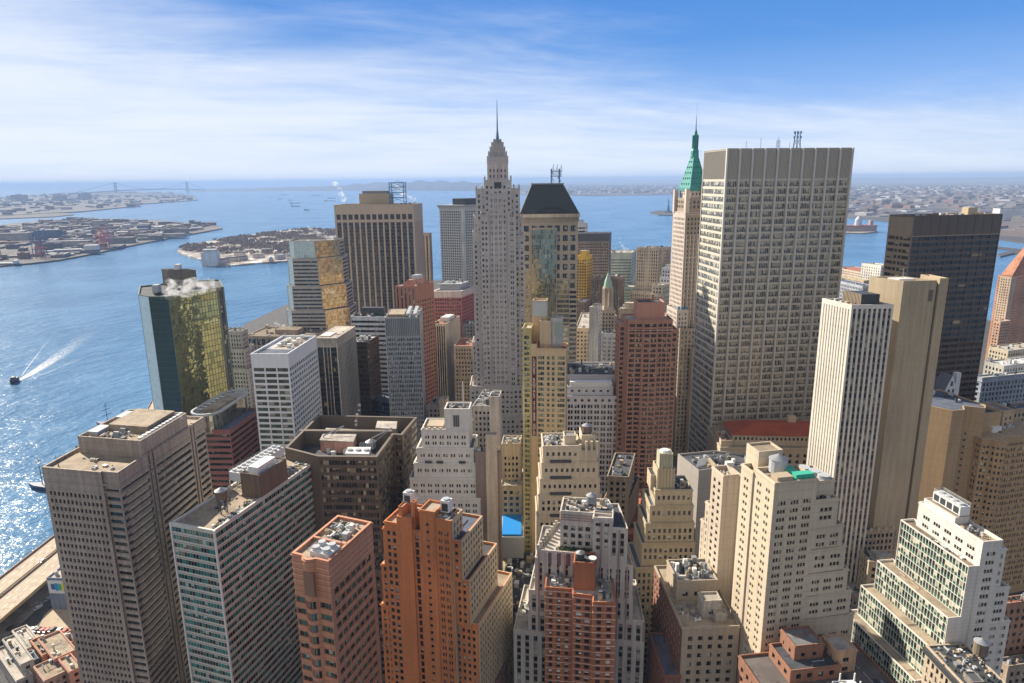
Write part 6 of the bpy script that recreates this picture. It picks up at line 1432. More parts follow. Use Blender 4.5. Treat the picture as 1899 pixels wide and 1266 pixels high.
def car(x, y, ang_, col, label, big=False, z=0.0, kind='car'):
    t = thing('parked_car' if not big else 'white_van', 0, 0, label, kind, 'vehicles by the river road'); t.location = (x, y, z); t.rotation_euler = (0, 0, ang_)
    k = 'v' if big else 'c'; L_, W_ = (7.5, 2.4) if big else (4.6, 1.85)
    if (k, col) not in CARP:
        prof = [(-L_/2, .35), (L_/2, .35), (L_/2, 2.5), (-L_/2, 2.6)] if big else [(-2.3, .35), (2.3, .35), (2.3, .8), (1.5, .95), (.9, 1.42), (-1.2, 1.45), (-1.9, .98), (-2.3, .9)]
        mb = MB(); n_ = len(prof)
        mb.poly([(p, -W_/2, q_) for p, q_ in prof]); mb.poly([(p, W_/2, q_) for p, q_ in reversed(prof)])
        for i in range(n_): a_, b__ = prof[i], prof[(i+1) % n_]; mb.quad((a_[0], W_/2, a_[1]), (b__[0], W_/2, b__[1]), (b__[0], -W_/2, b__[1]), (a_[0], -W_/2, a_[1]))
        me = mb.mesh('body'); me.materials.append(metal(col, .3))
        m2 = MB(); g = [(-1.75, .98), (1.35, .98), (.85, 1.36), (-1.15, 1.38)] if not big else [(2.2, 1.4), (3.5, 1.4), (3.5, 2.1), (2.2, 2.1)]
        for s_ in (-1, 1): m2.poly([(p, s_*(W_/2+.01), q_) for p, q_ in (g if s_ < 0 else g[::-1])])
        if not big: m2.quad((1.45, -.8, 1.0), (1.45, .8, 1.0), (.93, .75, 1.40), (.93, -.75, 1.40)); m2.quad((-1.25, -.75, 1.44), (-1.25, .75, 1.44), (-1.88, .8, 1.02), (-1.88, -.8, 1.02))
        me2 = m2.mesh('car_window'); me2.materials.append(G_D)
        m3 = MB(); mm = []
        for i in range(10): t0 = 2*math.pi*i/10; mm.append((.33*math.cos(t0), .33*math.sin(t0)))
        m3.poly([(p, -.12, q_) for p, q_ in mm]); m3.poly([(p, .12, q_) for p, q_ in mm[::-1]])
        for i in range(10): a_, b__ = mm[i], mm[(i+1) % 10]; m3.quad((a_[0], .12, a_[1]), (b__[0], .12, b__[1]), (b__[0], -.12, b__[1]), (a_[0], -.12, a_[1]))
        me3 = m3.mesh('wheel'); me3.materials.append(MT['dark']); CARP[(k, col)] = (me, me2, me3, L_, W_)
    me, me2, me3, L_, W_ = CARP[(k, col)]
    for nm, m_ in (('body', me), ('car_window', me2)): o = bpy.data.objects.new(nm, m_); C.objects.link(o); o.parent = t; o.location = (0, 0, .012)
    for sx_ in (-1, 1):
        for sy_ in (-1, 1): o = bpy.data.objects.new('wheel', me3); C.objects.link(o); o.parent = t; o.location = (sx_*L_*.31, sy_*W_*.46, .34)
WH, RD, BK, SV = (.7, .7, .7), (.45, .04, .03), (.03, .03, .035), (.35, .36, .38)
CARS = [(26, 1131, 88, WH, 'long white vehicle nearest the left edge on the dark street', 1), (28.5, 1130, 80, WH, None, 1)]
for (px, py, a_, col, lab, big, z_) in (
    (79, 1041, 75, WH, 'white car driving alone on the elevated river road', 0, 9.0), (7, 1147, 78, WH, 'long white van at the left edge of the dark street', 1, 0), (28, 1129, 78, WH, 'long white van further up the dark street', 1, 0),
    (90, 1112, 75, SV, 'silver car on the street beside the billboard building', 0, 0), (68, 1122, 20, SV, 'small grey car in the middle of the dark street crossing', 0, 0), (71, 1128, 60, WH, 'small pale car just behind the grey car at the crossing', 0, 0),
    (95, 1124, 100, BK, 'black car with bright roof edge near the tan lot corner', 0, 0), (20, 1166, 75, BK, 'black car parked along the dark street near the left edge', 0, 0),
    (45, 1167, 60, WH, 'white car at the left end of the row beside the tan lot', 0, 0), (53, 1168, 60, SV, 'silver car second from the left in the row beside the tan lot', 0, 0), (62, 1168, 60, WH, 'white car left of the dark one in the lot row', 0, 0),
    (70, 1169, 60, BK, 'dark car in the middle of the row beside the tan lot', 0, 0), (79, 1170, 60, RD, 'red car in the row beside the tan lot', 0, 0), (88, 1170, 60, RD, 'second red car touching the end of the lot row', 0, 0),
    (97, 1169, 60, BK, 'black car near the right end of the lot row', 0, 0), (110, 1170, 75, WH, 'large white car at the right end of the lot row', 0, 0), (120, 1172, 75, RD, 'red car tucked against the grey tan tower', 0, 0),
    (22, 1184, 40, WH, 'white car on the pale yard above the low roofs', 0, 0)):
    x_, y_ = at(px, py, z_ or .12); car(x_, y_, R(a_)+.2, col, lab, bool(big), (z_ or .12))
# billboard building
f = Fr(20, 111, 1072, -4)
B = Building('warehouse', 'small blue-grey building with a colourful billboard beside the river road', f.r(-8, 8, 0, 12))
B.block(f.r(-8, 12, 0, 14), -.5, 20, None, wallm((.16, .21, .28)), RF['lt'], .8, .4)
mb = MB(); mb.prism(f.r(-7.6, 6, -.35, -.02), 10.5, 18.6); bb_ = B.part('billboard', mb, metal((.62, .66, .70)))
for (x0, x1, z0, z1, c_) in ((-5.8, -3.6, 13, 16.5, (.05, .12, .3)), (-3.5, -1.6, 12.2, 17, (.04, .3, .62)), (-1.5, .4, 12.6, 16.6, (.05, .42, .25)), (.5, 2.6, 12, 17.2, (.75, .62, .06)), (2.7, 4.4, 13, 16.4, (.06, .2, .62))):
    mb = MB(); mb.prism(f.r(x0, x1, -.42, -.36), z0, z1); B.part('coloured_panel', mb, metal(c_), bb_)
B.clutter(f.r(-7, 6, 1, 12), 19.2, 5, 301, 2); B.finish()
# low houses
lo = [('low tan-roofed house with pale parapet at the bottom left', 12, 82, 1262, 62, 140, (.42, .26, .20), 'tan'), ('low pink-brown house behind the tan-roofed one', 14, 100, 1222, 70, 142, (.44, .24, .18), 'tan'),
      ('small brick house with sloping yard beside the grey tan tower', 12, 118, 1196, 104, 150, (.45, .22, .16), 'brown'), ('grey low warehouse with light roof at the bottom left corner', 13, 38, 1232, 4, 62, (.36, .35, .32), 'lt'),
      ('orange brick row house between the grey warehouse and pink house', 13, 78, 1215, 56, 104, (.46, .22, .12), 'brown'), ('flat white tented shed above the grey warehouse', 7, 48, 1203, 22, 76, (.5, .46, .4), 'lt'),
      ('pale long market shed along the bottom left edge', 9, 30, 1262, -10, 60, (.46, .42, .38), 'lt'), ('reddish low block touching the base of the grey tan tower', 14, 128, 1246, 108, 152, (.42, .2, .15), 'tan'),
      ('narrow slate shed with skylight below the tented shed', 9, 60, 1225, 48, 72, (.2, .24, .3), 'blue')]
for i, (lab, z_, nx_, ny_, pl_, pr_, col, rf) in enumerate(lo): simple('low_building', lab, z_, nx_, ny_, pl_, pr_, 48, 140, wallm(col, 0, 0, .85, .14), RF[rf], wn(3.4, 3, top=1.2), 2, 310+i, big=1.6)[0].finish()
# piers with moored ships
for i, (x0, y0, x1, y1, lab) in enumerate(((-335, 540, -383, 532, 'middle timber pier with masts above the tan tower roof'), (-360, 590, -400, 584, 'farther timber pier beside the green mirror tower'))):
    t = thing('pier', x0, y0, lab, 'pier', 'timber piers on the river'); mb = MB(); mb.prism([(x0, y0), (x1, y1), (x1, y1+14), (x0, y0+14)][::-1], -1.5, 1.4, bot=True); 
    mb2 = MB(); mb2.prism([(x1, y1), (x0, y0), (x0, y0+14), (x1, y1+14)], -1.5, 1.4); mb2.build('deck', RF['brown'], t)
    mb = MB(); 
    for k in range(8): mb.cyl(x0+(x1-x0)*k/7, y0+(y1-y0)*k/7-.4, -6, 2.6, .4, n=6)
    mb.build('pilings', MT['dark'], t)
    mb = MB(); mb.box((x0+x1)/2, (y0+y1)/2+7, 1.4, abs(x1-x0)*.5, 7, 5, .2); mb.build('shed', MT['steel'], t)
def hull(L_, W_, h_, bowk=.3):
    """boat hull with pointed bow, along +x"""
    mb = MB(); st_ = [(-L_/2, .75), (-L_/2*.6, 1), (L_*.15, 1), (L_*.36, .7), (L_/2, .02)]
    top = [(x, -W_/2*k) for x, k in st_]+[(x, W_/2*k) for x, k in reversed(st_)]; bot = [(x*.94, y*.75) for x, y in top]
    mb.prism(bot, -1, h_, ptop=top); return mb
def ship(x, y, a_, L_, W_, h_, hc, label, cat='ship', name='ship', decks=(), masts=(), group=None, dc=(.6, .6, .6)):
    t = thing(name, 0, 0, label, cat, group); t.location = (x, y, -2); t.rotation_euler = (0, 0, a_)
    def put(nm, mb, m_): o = bpy.data.objects.new(nm, mb.mesh(nm)); o.data.materials.append(m_); C.objects.link(o); o.parent = t
    put('hull', hull(L_, W_, h_), metal(hc))
    for (u, l, w_, z0, hh) in decks: mb = MB(); mb.box(u*L_, 0, z0, l*L_, w_*W_, hh); put('deckhouse', mb, metal(dc))
    for (u, hh) in masts:
        mb = MB(); mb.cyl(u*L_, 0, h_, hh, .35, .15, 6)
        if cat == 'sailing ship':
            for z_ in (.5, .7, .88): mb.bar((u*L_, -W_*.9*(1.2-z_), hh*z_), (u*L_, W_*.9*(1.2-z_), hh*z_), .15)
        put('mast', mb, MT['dark'])
    return t
ship(-360, 500, R(170), 60, 10, 4, (.03, .05, .12), 'dark blue sailing ship with bare masts moored near the tan tower roof', 'sailing ship', 'sailing_ship', ((-.2, .15, .6, 4, 3),), ((-.3, 24), (0, 30), (.28, 27)), 'ships moored at the piers')
ship(-395, 640, R(160), 55, 9, 4, (.04, .06, .15), 'low dark blue ship moored beside the foot of the green mirror tower', 'sailing ship', 'sailing_ship', ((-.1, .3, .7, 4, 3),), ((-.2, 22), (.2, 26)), 'ships moored at the piers')
ship(-372, 545, R(175), 40, 8, 3, (.03, .05, .12), 'small dark boat between the two timber piers', 'boat', 'moored_boat', ((-.1, .35, .7, 3, 3),), ((.1, 12),), 'ships moored at the piers')
# ferry and its wake
x_, y_ = at(27, 709, -2); wd = at(260, 560, -2); wa = math.atan2(wd[1]-y_, wd[0]-x_)
ship(x_, y_, wa+math.pi, 19, 7, 3.0, (.02, .03, .05), 'small dark ferry trailing a white wake on the open river', 'ferry', 'ferry', ((-.02, .66, .8, 3, 2.6), (.1, .3, .6, 5.6, 2.2)), ((-.15, 10),), None, (.06, .07, .09))
m, n, b = newmat('foam'); uvn = n.n.new('ShaderNodeUVMap').outputs[0]; u, v, _ = n.sep(uvn); p = pos(n)
nz = n.noise(n.vm('MULTIPLY', p, (.3, .3, 1)), 1.0, 4, .7); al = n.m('MULTIPLY', n.m('MULTIPLY', n.step(n.m('SUBTRACT', n.m('ADD', nz, .22), n.m('MULTIPLY', u, .42)), .38, .62), n.m('SUBTRACT', 1.0, u)), n.m('SUBTRACT', 1.0, n.m('POWER', n.m('ABSOLUTE', n.m('SUBTRACT', n.m('MULTIPLY', v, 2.0), 1.0)), 2.0)))
n.put(b.inputs['Base Color'], (.85, .88, .9, 1)); n.put(b.inputs['Alpha'], al); b.inputs['Roughness'].default_value = .8; FOAM = m
def wake(pts, w0, w1, z=-1.9):
    mb = MB(); mb.uv = []; n_ = len(pts)
    for i in range(n_-1):
        a_, b__ = pts[i], pts[i+1]; d = (b__[0]-a_[0], b__[1]-a_[1]); l = math.hypot(*d) or 1; nx, ny = -d[1]/l, d[0]/l; wa_, wb_ = w0+(w1-w0)*i/(n_-1), w0+(w1-w0)*(i+1)/(n_-1)
        mb.quad((a_[0]-nx*wa_, a_[1]-ny*wa_, z), (a_[0]+nx*wa_, a_[1]+ny*wa_, z), (b__[0]+nx*wb_, b__[1]+ny*wb_, z), (b__[0]-nx*wb_, b__[1]-ny*wb_, z))
        mb.uv += [(i/(n_-1), 0), (i/(n_-1), 1), ((i+1)/(n_-1), 1), ((i+1)/(n_-1), 0)]
    o = mb.build('wake', FOAM); tag(o, None, None, None, 'stuff'); return o
def pxline(ps): return [at(a_, b__, -2) for a_, b__ in ps]
wake(pxline([(36, 705), (60, 692), (90, 673), (130, 645), (170, 612), (215, 578)]), 3.2, 20)
wake(pxline([(50, 704), (90, 690), (135, 671), (190, 650), (262, 626)]), .4, 1.8, -1.86); wake(pxline([(40, 697), (52, 680), (75, 650), (100, 618), (120, 585)]), .35, 1.4, -1.84)
# harbour traffic
for i, (px, py, L_, col, lab, a_) in enumerate((
    (527, 361.5, 150, (.05, .07, .14), 'long dark freighter farthest left of the anchored harbour ships', 5), (586, 363, 165, (.04, .08, .16), 'dark blue tanker alone near the top of the wide tan slab', 0),
    (519, 369, 70, (.06, .08, .15), 'little dark tug west of the twin barges', 20), (538, 371.5, 50, (.05, .07, .14), 'tiny dark boat above the long blue barge', -10), (547, 376.8, 130, (.03, .12, .25), 'long blue barge in mid harbour', -5),
    (548, 382.5, 90, (.06, .09, .16), 'shorter grey-blue barge just below the long blue barge', -8), (569, 389.5, 55, (.02, .03, .07), 'dark tug with white wake nearest in mid harbour', -15), (500, 365.5, 120, (.3, .3, .34), 'faint pale ship at the left of the anchored group', 0),
    (615, 367.5, 120, (.18, .2, .26), 'grey ship just left of the wide tan slab roof', 0), (612, 372.5, 140, (.25, .27, .32), 'pale grey ship below the grey one by the tan slab', 0), (574, 354.8, 90, (.12, .15, .2), 'distant small ship near the hilly shore', 0),
    (828, 356.2, 160, (.05, .08, .15), 'dark distant ship left of the spire tower crown', 0), (800, 355.5, 110, (.3, .3, .3), 'pale distant ship near the plume right of the tan slab', 0))):
    x_, y_ = at(px, py, -2); ship(x_, y_, R(a_), L_, L_*.15, 6, col, lab, 'ship', 'ship', ((-.38, .12, .8, 6, 9),), ((.2, 16),), 'ships in the harbour')
wake(pxline([(566, 389), (556, 388.5), (545, 388)]), 6, 14, -1.84)
x_, y_ = at(16, 493, -2); ship(x_, y_, R(8), 75, 16, 7, (.02, .05, .10), 'dark blue cargo boat at the left edge near the container terminal', 'ship', 'ship', ((.3, .15, .7, 7, 10), (-.1, .5, .7, 7, 3)), ((.2, 20),), 'ships in the harbour')
x_, y_ = at(138, 472, -2); ship(x_, y_, R(12), 170, 26, 16, (.22, .22, .26), 'huge grey ship lying along the terminal quay', 'ship', 'ship', ((.34, .25, .9, 16, 16), (-.1, .5, .7, 16, 4)), ((.3, 40),), 'ships in the harbour')
# container cranes
def crane(px, py, h_, col, label):
    x, y = at(px, py, 3); t = thing('container_crane', x, y, label, 'crane', 'cranes of the container terminal', 3)
    mb = MB()
    for dx in (-9, 9):
        for dy in (-9, 9): mb.bar((x+dx, y+dy, 3), (x+dx*.8, y+dy, 3+h_*.62), 1.1)
        mb.bar((x+dx, y-9, 3+h_*.3), (x+dx, y+9, 3+h_*.3), .9)
    mb.build('portal', metal(col), t)
    mb = MB(); mb.bar((x-16, y, 3+h_*.62), (x+26, y, 3+h_*.62), 1.6); mb.bar((x+8, y, 3+h_*.62), (x+16, y, 3+h_), 1.1); mb.bar((x-8, y, 3+h_*.62), (x-2, y, 3+h_), 1.2); mb.bar((x-2, y, 3+h_), (x+24, y, 3+h_*.62), .6); mb.bar((x-2, y, 3+h_), (x-15, y, 3+h_*.62), .6)
    mb.build('boom', metal(col), t)
crane(70, 475, 78, (.04, .1, .22), 'dark blue crane left of the grey ship'); crane(80, 474, 88, (.04, .1, .22), 'taller dark blue crane beside the first one'); crane(76, 479, 55, (.45, .1, .08), 'short red crane in front of the blue pair')
crane(187, 461, 72, (.5, .1, .09), 'red crane right of the grey ship bow'); crane(196, 459, 82, (.42, .1, .12), 'taller red crane next to its twin on the quay'); crane(205, 457, 60, (.3, .15, .25), 'faded purple crane at the right end of the quay')
# suspension bridge
D1, D2 = at(216, 361, 0), at(348, 357, 0)
t = thing('suspension_bridge', *D1, 'grey-blue suspension bridge on the horizon at the harbour mouth', 'bridge'); BM = metal((.03, .05, .08))
for q_ in (D1, D2):
    mb = MB(); u_ = Vector((D2[0]-D1[0], D2[1]-D1[1])).normalized(); hh = 265 if q_ is D1 else 262
    for s_ in (-1, 1): mb.box(q_[0]-u_.y*s_*22, q_[1]+u_.x*s_*22, -4, 17, 15, hh, math.atan2(u_.y, u_.x))
    for z_ in (70, 165, hh-26): mb.box(q_[0], q_[1], z_, 14, 44, 18, math.atan2(u_.y, u_.x))
    mb.build('tower', BM, t)
P3 = lambda k: (D1[0]+(D2[0]-D1[0])*k, D1[1]+(D2[1]-D1[1])*k)
mb = MB(); mb.bar((*P3(-.55), 40), (*P3(0), 85), 7); mb.bar((*P3(1), 85), (*P3(1.3), 50), 7)
for i in range(12): a_, b__ = i/12, (i+1)/12; zf = lambda k: 85+14*(1-(2*k-1)**2); mb.bar((*P3(a_), zf(a_)), (*P3(b__), zf(b__)), 7)
mb.build('deck', BM, t); mb = MB()
for i in range(24): a_, b__ = i/24, (i+1)/24; zf = lambda k: 105+152*(2*k-1)**2; mb.bar((*P3(a_), zf(a_)), (*P3(b__), zf(b__)), 2.6)
mb.bar((*P3(0), 257), (*P3(-.5), 50), 2.6); mb.bar((*P3(1), 257), (*P3(1.3), 60), 2.6); mb.build('cable', BM, t)
# statue on its island
x, y = at(1239, 394, 2); t = thing('statue', x, y, 'robed statue with raised torch on a star base, standing on a small island', 'statue', None, 2)
ST_ = metal((.06, .14, .20)); k = math.hypot(x, y)/1260*25/93
mb = MB(); mb.prism([(x+30*k*math.cos(a*.5236)*(1 if a % 2 else .72), y+30*k*math.sin(a*.5236)*(1 if a % 2 else .72)) for a in range(12)], 2, 2+9*k); mb.box(x, y, 2+9*k, 19*k, 19*k, 10*k)
mb.prism([(x-8*k, y-8*k), (x+8*k, y-8*k), (x+8*k, y+8*k), (x-8*k, y+8*k)], 2+19*k, 2+47*k, ptop=[(x-6*k, y-6*k), (x+6*k, y-6*k), (x+6*k, y+6*k), (x-6*k, y+6*k)]); mb.build('pedestal', ST_, t)
mb = MB(); mb.cyl(x, y, 2+46*k, 2+56*k, 5.2*k, 4.6*k, 10); mb.cyl(x, y, 2+56*k, 2+72*k, 4.6*k, 4.2*k, 10); mb.cyl(x, y, 2+72*k, 2+76*k, 4.2*k, 1.6*k, 10); mb.cyl(x, y, 2+76*k, 2+82*k, 2*k, 1.6*k, 8); mb.cyl(x, y, 2+80*k, 2+82*k, 2.9*k, 2.2*k, 7)
mb.bar((x-3*k, y, 2+73*k), (x-5*k, y, 2+88*k), 1.1*k); mb.bar((x+3.5*k, y, 2+71*k), (x+4*k, y-2*k, 2+62*k), 1.4*k); mb.box(x+3.5*k, y-3.5*k, 2+60*k, 3.4*k, 1.2*k, 5*k); mb.build('figure', metal((.10, .26, .28)), t)
mb = MB(); mb.cyl(x-5*k, y, 2+87*k, 2+91*k, 1.2*k, 1.6*k, 8); mb.cyl(x-5*k, y, 2+91*k, 2+94*k, 1.2*k, .1, 8); mb.build('torch', metal((.5, .4, .12)), t)
# ellis island hall
x, y = at(1588, 428, 2); t = thing('domed_hall', x, y, 'domed hall on a low island left of the black tower', 'building', None, 2); mb = MB(); mb.box(x, y, 2, 150, 50, 22); mb.build('wall', wallm((.36, .26, .22)), t)
mb = MB(); mb.box(x, y, 24, 156, 54, 3); mb.build('roof', RF['red'], t); mb = MB(); mb.cyl(x+5, y, 27, 52, 15, 14, 12); mb.cyl(x+5, y, 52, 66, 14, 3, 12); mb.build('dome', metal((.45, .5, .55)), t)
for d_ in (-60, 60): mb = MB(); mb.box(x+d_, y, 24, 14, 14, 24); mb.build('turret', wallm((.36, .26, .22)), t)
# governors island landmark
x, y = at(392, 489, 3); t = thing('vent_building', x, y, 'white windowless ventilation block on the island quay', 'building'); mb = MB(); mb.box(x, y, -2, 44, 30, 40, .1); mb.build('wall', wallm((.62, .62, .64), 0, 5), t); mb = MB(); mb.box(x, y, 38, 36, 22, 8, .1); mb.build('plant_room', wallm((.5, .5, .52), 0, 5), t)

# distant buildings: the larger ones singly, the multitude as one object
def scatter(poly_px, n1, n2, label, cat, grp, seed, smin, smax, hmin, hmax, cols, zb=3):
    rg = random.Random(seed); P = [at(a_, b__, 0) for a_, b__ in poly_px]; xs = [p[0] for p in P]; ys = [p[1] for p in P]; vs = []
    for c_ in cols:
        for kx in (1, 1.8):
            mb = MB(); mb.box(0, 0, 0, kx, 1, 1); mb.box(-.1*kx, .1, 1, .4*kx, .4, .12); me = mb.mesh('distant_building'); me.materials.append(wallm(c_, 0, 0, .9, .05)); vs.append(me)
    pts = []; mk = {}
    # even on the picture: draw screen samples so that near and far ground both carry buildings
    pxs = [a_ for a_, b__ in poly_px]; pys = [b__ for a_, b__ in poly_px]; tries = 0
    while len(pts) < n1+n2 and tries < 60000:
        tries += 1; X, Y = rg.uniform(min(xs), max(xs)), rg.uniform(min(ys), max(ys))
        if inside((X, Y), P): pts.append((math.hypot(X, Y), X, Y))
    pts.sort(); mbs = {}
    for i, (d_, X, Y) in enumerate(pts):
        s_ = rg.uniform(smin, smax); h_ = hmin+(hmax-hmin)*rg.random()**2.5; a_ = rg.choice([.3, .5, 1.9])
        if i < n1:
            o = bpy.data.objects.new('distant_building', rg.choice(vs)); C.objects.link(o); o.location = (X, Y, zb-.5); o.scale = (s_, s_*.7, h_); o.rotation_euler = (0, 0, a_); tag(o, label, cat, grp)
        else:
            c_ = rg.choice(cols); mb = mbs.setdefault(c_, MB()); mb.box(X, Y, zb-.5, s_, s_*.7, h_, a_)
    for c_, mb in mbs.items(): o = mb.build('distant_town', wallm(c_, 0, 0, .9, .05)); tag(o, None, None, None, 'stuff')
WC = [(.42, .42, .43), (.20, .18, .17), (.12, .11, .12), (.16, .13, .12), (.22, .14, .11)]
scatter(RED[:7]+[(398, 418), (300, 412), (140, 407), (0, 422)], 120, 330, 'low dockside building among the packed sheds of the near left shore', 'building', 'dockside buildings on the near left shore', 1, 18, 60, 6, 26, WC)
scatter(BRK, 60, 600, 'hazy block among the streets of the far left shore', 'building', 'blocks on the far left shore', 2, 25, 80, 8, 34, WC, 6)
scatter([(970, 359), (1250, 359), (1500, 386), (1640, 406), (1850, 439), (1960, 452), (2000, 345), (960, 343)], 110, 5200, 'low pale building among the sprawl of the far right shore', 'building', 'buildings on the far right shore', 3, 28, 110, 6, 26, WC)
for (px, py, w_, h_, lab) in ((37, 370, 130, 70, 'broad dark slab block at the far left of the hazy shore'), (112, 369, 100, 62, 'second dark slab block on the hazy left shore'), (158, 367, 105, 72, 'third dark slab block, nearest the bridge tower'),):
    x, y = at(px, py+3, 6); t = thing('distant_slab', x, y, lab, 'building', None, 5); mb = MB(); mb.box(x, y, 5, w_*1.6, 60, h_*1.3); mb.build('wall', wallm((.2, .2, .22)), t); mb = MB(); mb.box(x, y, 5+h_*1.3, w_*.5, 30, 10); mb.build('plant_room', wallm((.2, .2, .22)), t)
for (px, py, w_, h_, lab) in ((185, 418, 60, 34, 'big grey grain silo block among the dock sheds'), (18, 445, 170, 34, 'long grey warehouse slab at the left edge of the docks'), (92, 443, 90, 44, 'dark blue warehouse right of the long grey slab'), (130, 456, 150, 24, 'long tan quay shed behind the grey ship'), (268, 426, 50, 30, 'dark shed near the tip of the docks'), (300, 437, 200, 14, 'long low quay shed near the tip of the docks'), (1870, 404, 160, 60, 'white flat warehouse right above the black tower roof'), (1730, 408, 260, 30, 'long white warehouse left above the black tower roof')):
    x, y = at(px, py+3, 3); t = thing('warehouse', x, y, lab, 'warehouse', None, 2); c_ = (.6, .6, .6) if 'white' in lab else ((.08, .12, .2) if 'dark' in lab else (.34, .31, .28)); mb = MB(); mb.box(x, y, 2, w_, 45, h_, .15); mb.build('wall', wallm(c_), t); mb = MB(); mb.box(x, y, 2+h_, w_*.98, 40, 3, .15); mb.build('roof', RF['grey'], t)
# bare trees of the islands
def wood(poly_px, n_, seed, mat, r0=4.5, r1=8.5, z=3, label='bare winter trees covering the harbour island'):
    rg = random.Random(seed); P = [at(a_, b__, 0) for a_, b__ in poly_px]; xs = [p[0] for p in P]; ys = [p[1] for p in P]; mb = MB(); c_ = 0
    while c_ < n_:
        X, Y = rg.uniform(min(xs), max(xs)), rg.uniform(min(ys), max(ys))
        if not inside((X, Y), P): continue
        c_ += 1
        if math.sin(X*.021+1.3)*math.sin(Y*.017)+.35*math.sin(X*.06+Y*.05) > .45: continue
        r = rg.uniform(r0, r1); h = r*1.6
        for k in range(16):
            t_, ph = rg.uniform(0, 6.28), rg.uniform(-.4, 1.3); q_ = r*rg.uniform(.4, 1); cx, cy, cz = X+q_*math.cos(t_)*math.cos(ph), Y+q_*math.sin(t_)*math.cos(ph), z+h+q_*math.sin(ph)
            s_ = r*.34; a_ = rg.uniform(0, 6.28); e_ = rg.uniform(-.8, .8)
            v1 = (math.cos(a_)*s_, math.sin(a_)*s_, e_*s_); v2 = (-math.sin(a_)*s_*.6, math.cos(a_)*s_*.6, s_*.8)
            mb.quad((cx-v1[0], cy-v1[1], cz-v1[2]), (cx+v2[0], cy+v2[1], cz+v2[2]), (cx+v1[0], cy+v1[1], cz+v1[2]), (cx-v2[0]*.6, cy-v2[1]*.6, cz-v2[2]*.8))
    return tag(mb.build('wood', mat), label, 'wood', None, 'stuff')
TW = ground_mat((.17, .125, .115), (.25, .19, .15), (.09, .10, .06), .05, .3, .6)
wood([(330, 464), (345, 470), (420, 476), (470, 474), (500, 478), (640, 470), (640, 428), (560, 427), (500, 434), (440, 442), (380, 452), (345, 458)], 6500, 5, TW, 2.8, 5.6)
GC = [(480, 478), (450, 482), (500, 484), (430, 484), (520, 480), (466, 470), (495, 468), (415, 487), (512, 472), (445, 474), (540, 478), (560, 470)]
for i, (px, py) in enumerate(GC):
    x, y = at(px, py, 3); o = thing('island_house', x, y, 'pale low house among the bare trees of the harbour island', 'house', 'houses on the harbour island', 2); mb = MB(); mb.box(x, y, 2, 34, 14, 11, .2+i); mb.build('wall', wallm((.60, .5, .42)), o)
    mb = MB(); mb.box(x, y, 13, 34, 8, 4, .2+i); mb.build('roof', RF['grey'] if i % 2 else RF['white'], o)
x, y = at(388, 493, -2); 
# steam
m = bpy.data.materials.new('steam'); m.use_nodes = True; n = NT(m.node_tree); n.n.remove(n.n['Principled BSDF']); vol = n.n.new('ShaderNodeVolumePrincipled'); vol.inputs['Color'].default_value = (.97, .97, .98, 1); vol.inputs['Anisotropy'].default_value = .2
p = pos(n); de = n.m('MULTIPLY', n.step(n.noise(p, .22, 6, .68), .46, .74), .34); n.put(vol.inputs['Density'], de); n.l.new(vol.outputs[0], n.n['Material Output'].inputs['Volume']); STEAM = m
import bmesh
def plume(blobs, label, seed=0):
    """closed puffs of steam; blobs = (x, y, z, radius)"""
    bm = bmesh.new(); rg = random.Random(seed)
    for (x, y, z, r) in blobs:
        g = bmesh.ops.create_icosphere(bm, subdivisions=2, radius=1.0)
        for v in g['verts']: k = 1+rg.uniform(-.12, .12); v.co = Vector((v.co.x*r*k+x, v.co.y*r*k+y, v.co.z*r*.8*k+z))
    me = bpy.data.meshes.new('steam_plume'); bm.to_mesh(me); bm.free(); me.materials.append(STEAM); o = bpy.data.objects.new('steam_plume', me); C.objects.link(o)
    rm = o.modifiers.new('union', 'REMESH'); rm.mode = 'VOXEL'; rm.voxel_size = min(b_[3] for b_ in blobs)*.3
    return tag(o, label, 'steam', 'steam plumes over the roofs', 'stuff')
gx, gy = at(340, 528, 172)
plume([(gx-8, gy, 167, 5), (gx-4, gy-1, 171, 6), (gx+2, gy, 168, 6), (gx+6, gy, 172, 6.5), (gx+12, gy+2, 169, 5.5), (gx+16, gy+1, 173, 4.5), (gx-12, gy, 164, 3.5), (gx-10, gy+2, 174, 3), (gx+20, gy+2, 169, 3)], 'thick white steam puffing over the green mirror tower roof', 1)
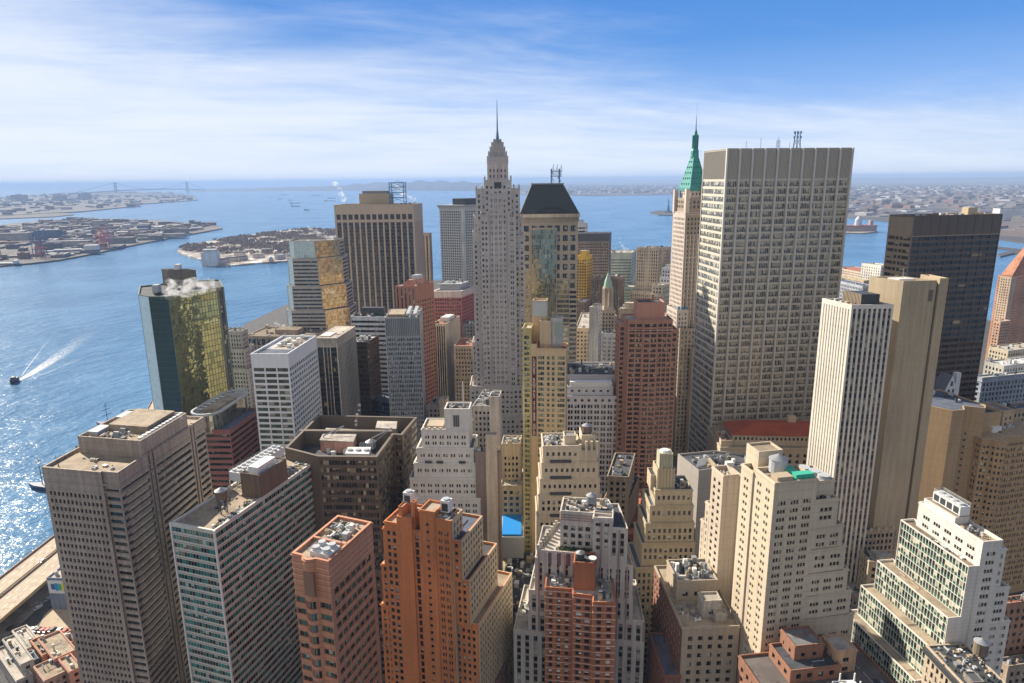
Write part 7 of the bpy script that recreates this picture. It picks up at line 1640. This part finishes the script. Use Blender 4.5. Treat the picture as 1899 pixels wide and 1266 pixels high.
def vp(px, py, D, r, k=4, dx=-3, dz=5, seed=2, lab=''):
    x, y, _ = ray(px, py); t_ = D/y; z = zat(px, py, D); rg = random.Random(seed)
    plume([(x*t_+dx*i+rg.uniform(-1, 1)*r*.3, D, z+dz*i, r*(1-.06*i)*rg.uniform(.7, 1.1)) for i in range(k)], lab, seed)
vp(638, 369, 830, 5.0, 4, -2.6, 6, 3, 'white steam column at the left corner of the wide tan slab roof'); vp(768, 369, 820, 5, 3, -5, 3, 4, 'white steam at the right corner of the wide tan slab roof'); vp(748, 368, 815, 4.4, 4, -2.2, 5, 5, 'curling steam right of the blue roof frame on the tan slab')
vp(612, 445, 705, 4, 5, -5, 3.2, 6, 'white steam over the bronze cornered stepped tower'); vp(572, 445, 700, 2.6, 2, -3, 2, 7, 'small steam wisp on the left of the stepped tower roof')
vp(1160, 462, 940, 3.6, 4, -3, 5, 8, 'thin steam above the pale mint tower'); vp(661, 787, 330, 1.5, 5, .5, 2.6, 9, 'steam rising from the sunken court of the bronze office block'); vp(525, 604, 740, 3, 3, -4, 1.5, 10, 'low steam on the broad brown waterfront roof')
vp(1812, 388, 450, 2.4, 3, .6, 3.5, 11, 'faint steam over the black tower roof'); vp(360, 778, 285, 1.7, 3, -2.2, .6, 12, 'soft steam at the back corner of the grey tan tower'); vp(480, 862, 262, 1.0, 4, 1.2, .6, 13, 'small white steam at the cooling towers of the teal glass slab')

# haze over the whole view
mb = MB(); mb.prism([(-62000, -3500), (62000, -3500), (62000, 71500), (-62000, 71500)], -7.5, 330, bot=True); hz = mb.build('haze', bpy.data.materials.new('haze air')); hz['kind'] = 'stuff'
m = hz.data.materials[0]; m.use_nodes = True; n = NT(m.node_tree); n.n.remove(n.n['Principled BSDF']); vol = n.n.new('ShaderNodeVolumePrincipled'); vol.inputs['Color'].default_value = (.40, .56, .84, 1); vol.inputs['Density'].default_value = 5.5e-5; vol.inputs['Anisotropy'].default_value = 0.0
n.l.new(vol.outputs[0], n.n['Material Output'].inputs['Volume'])
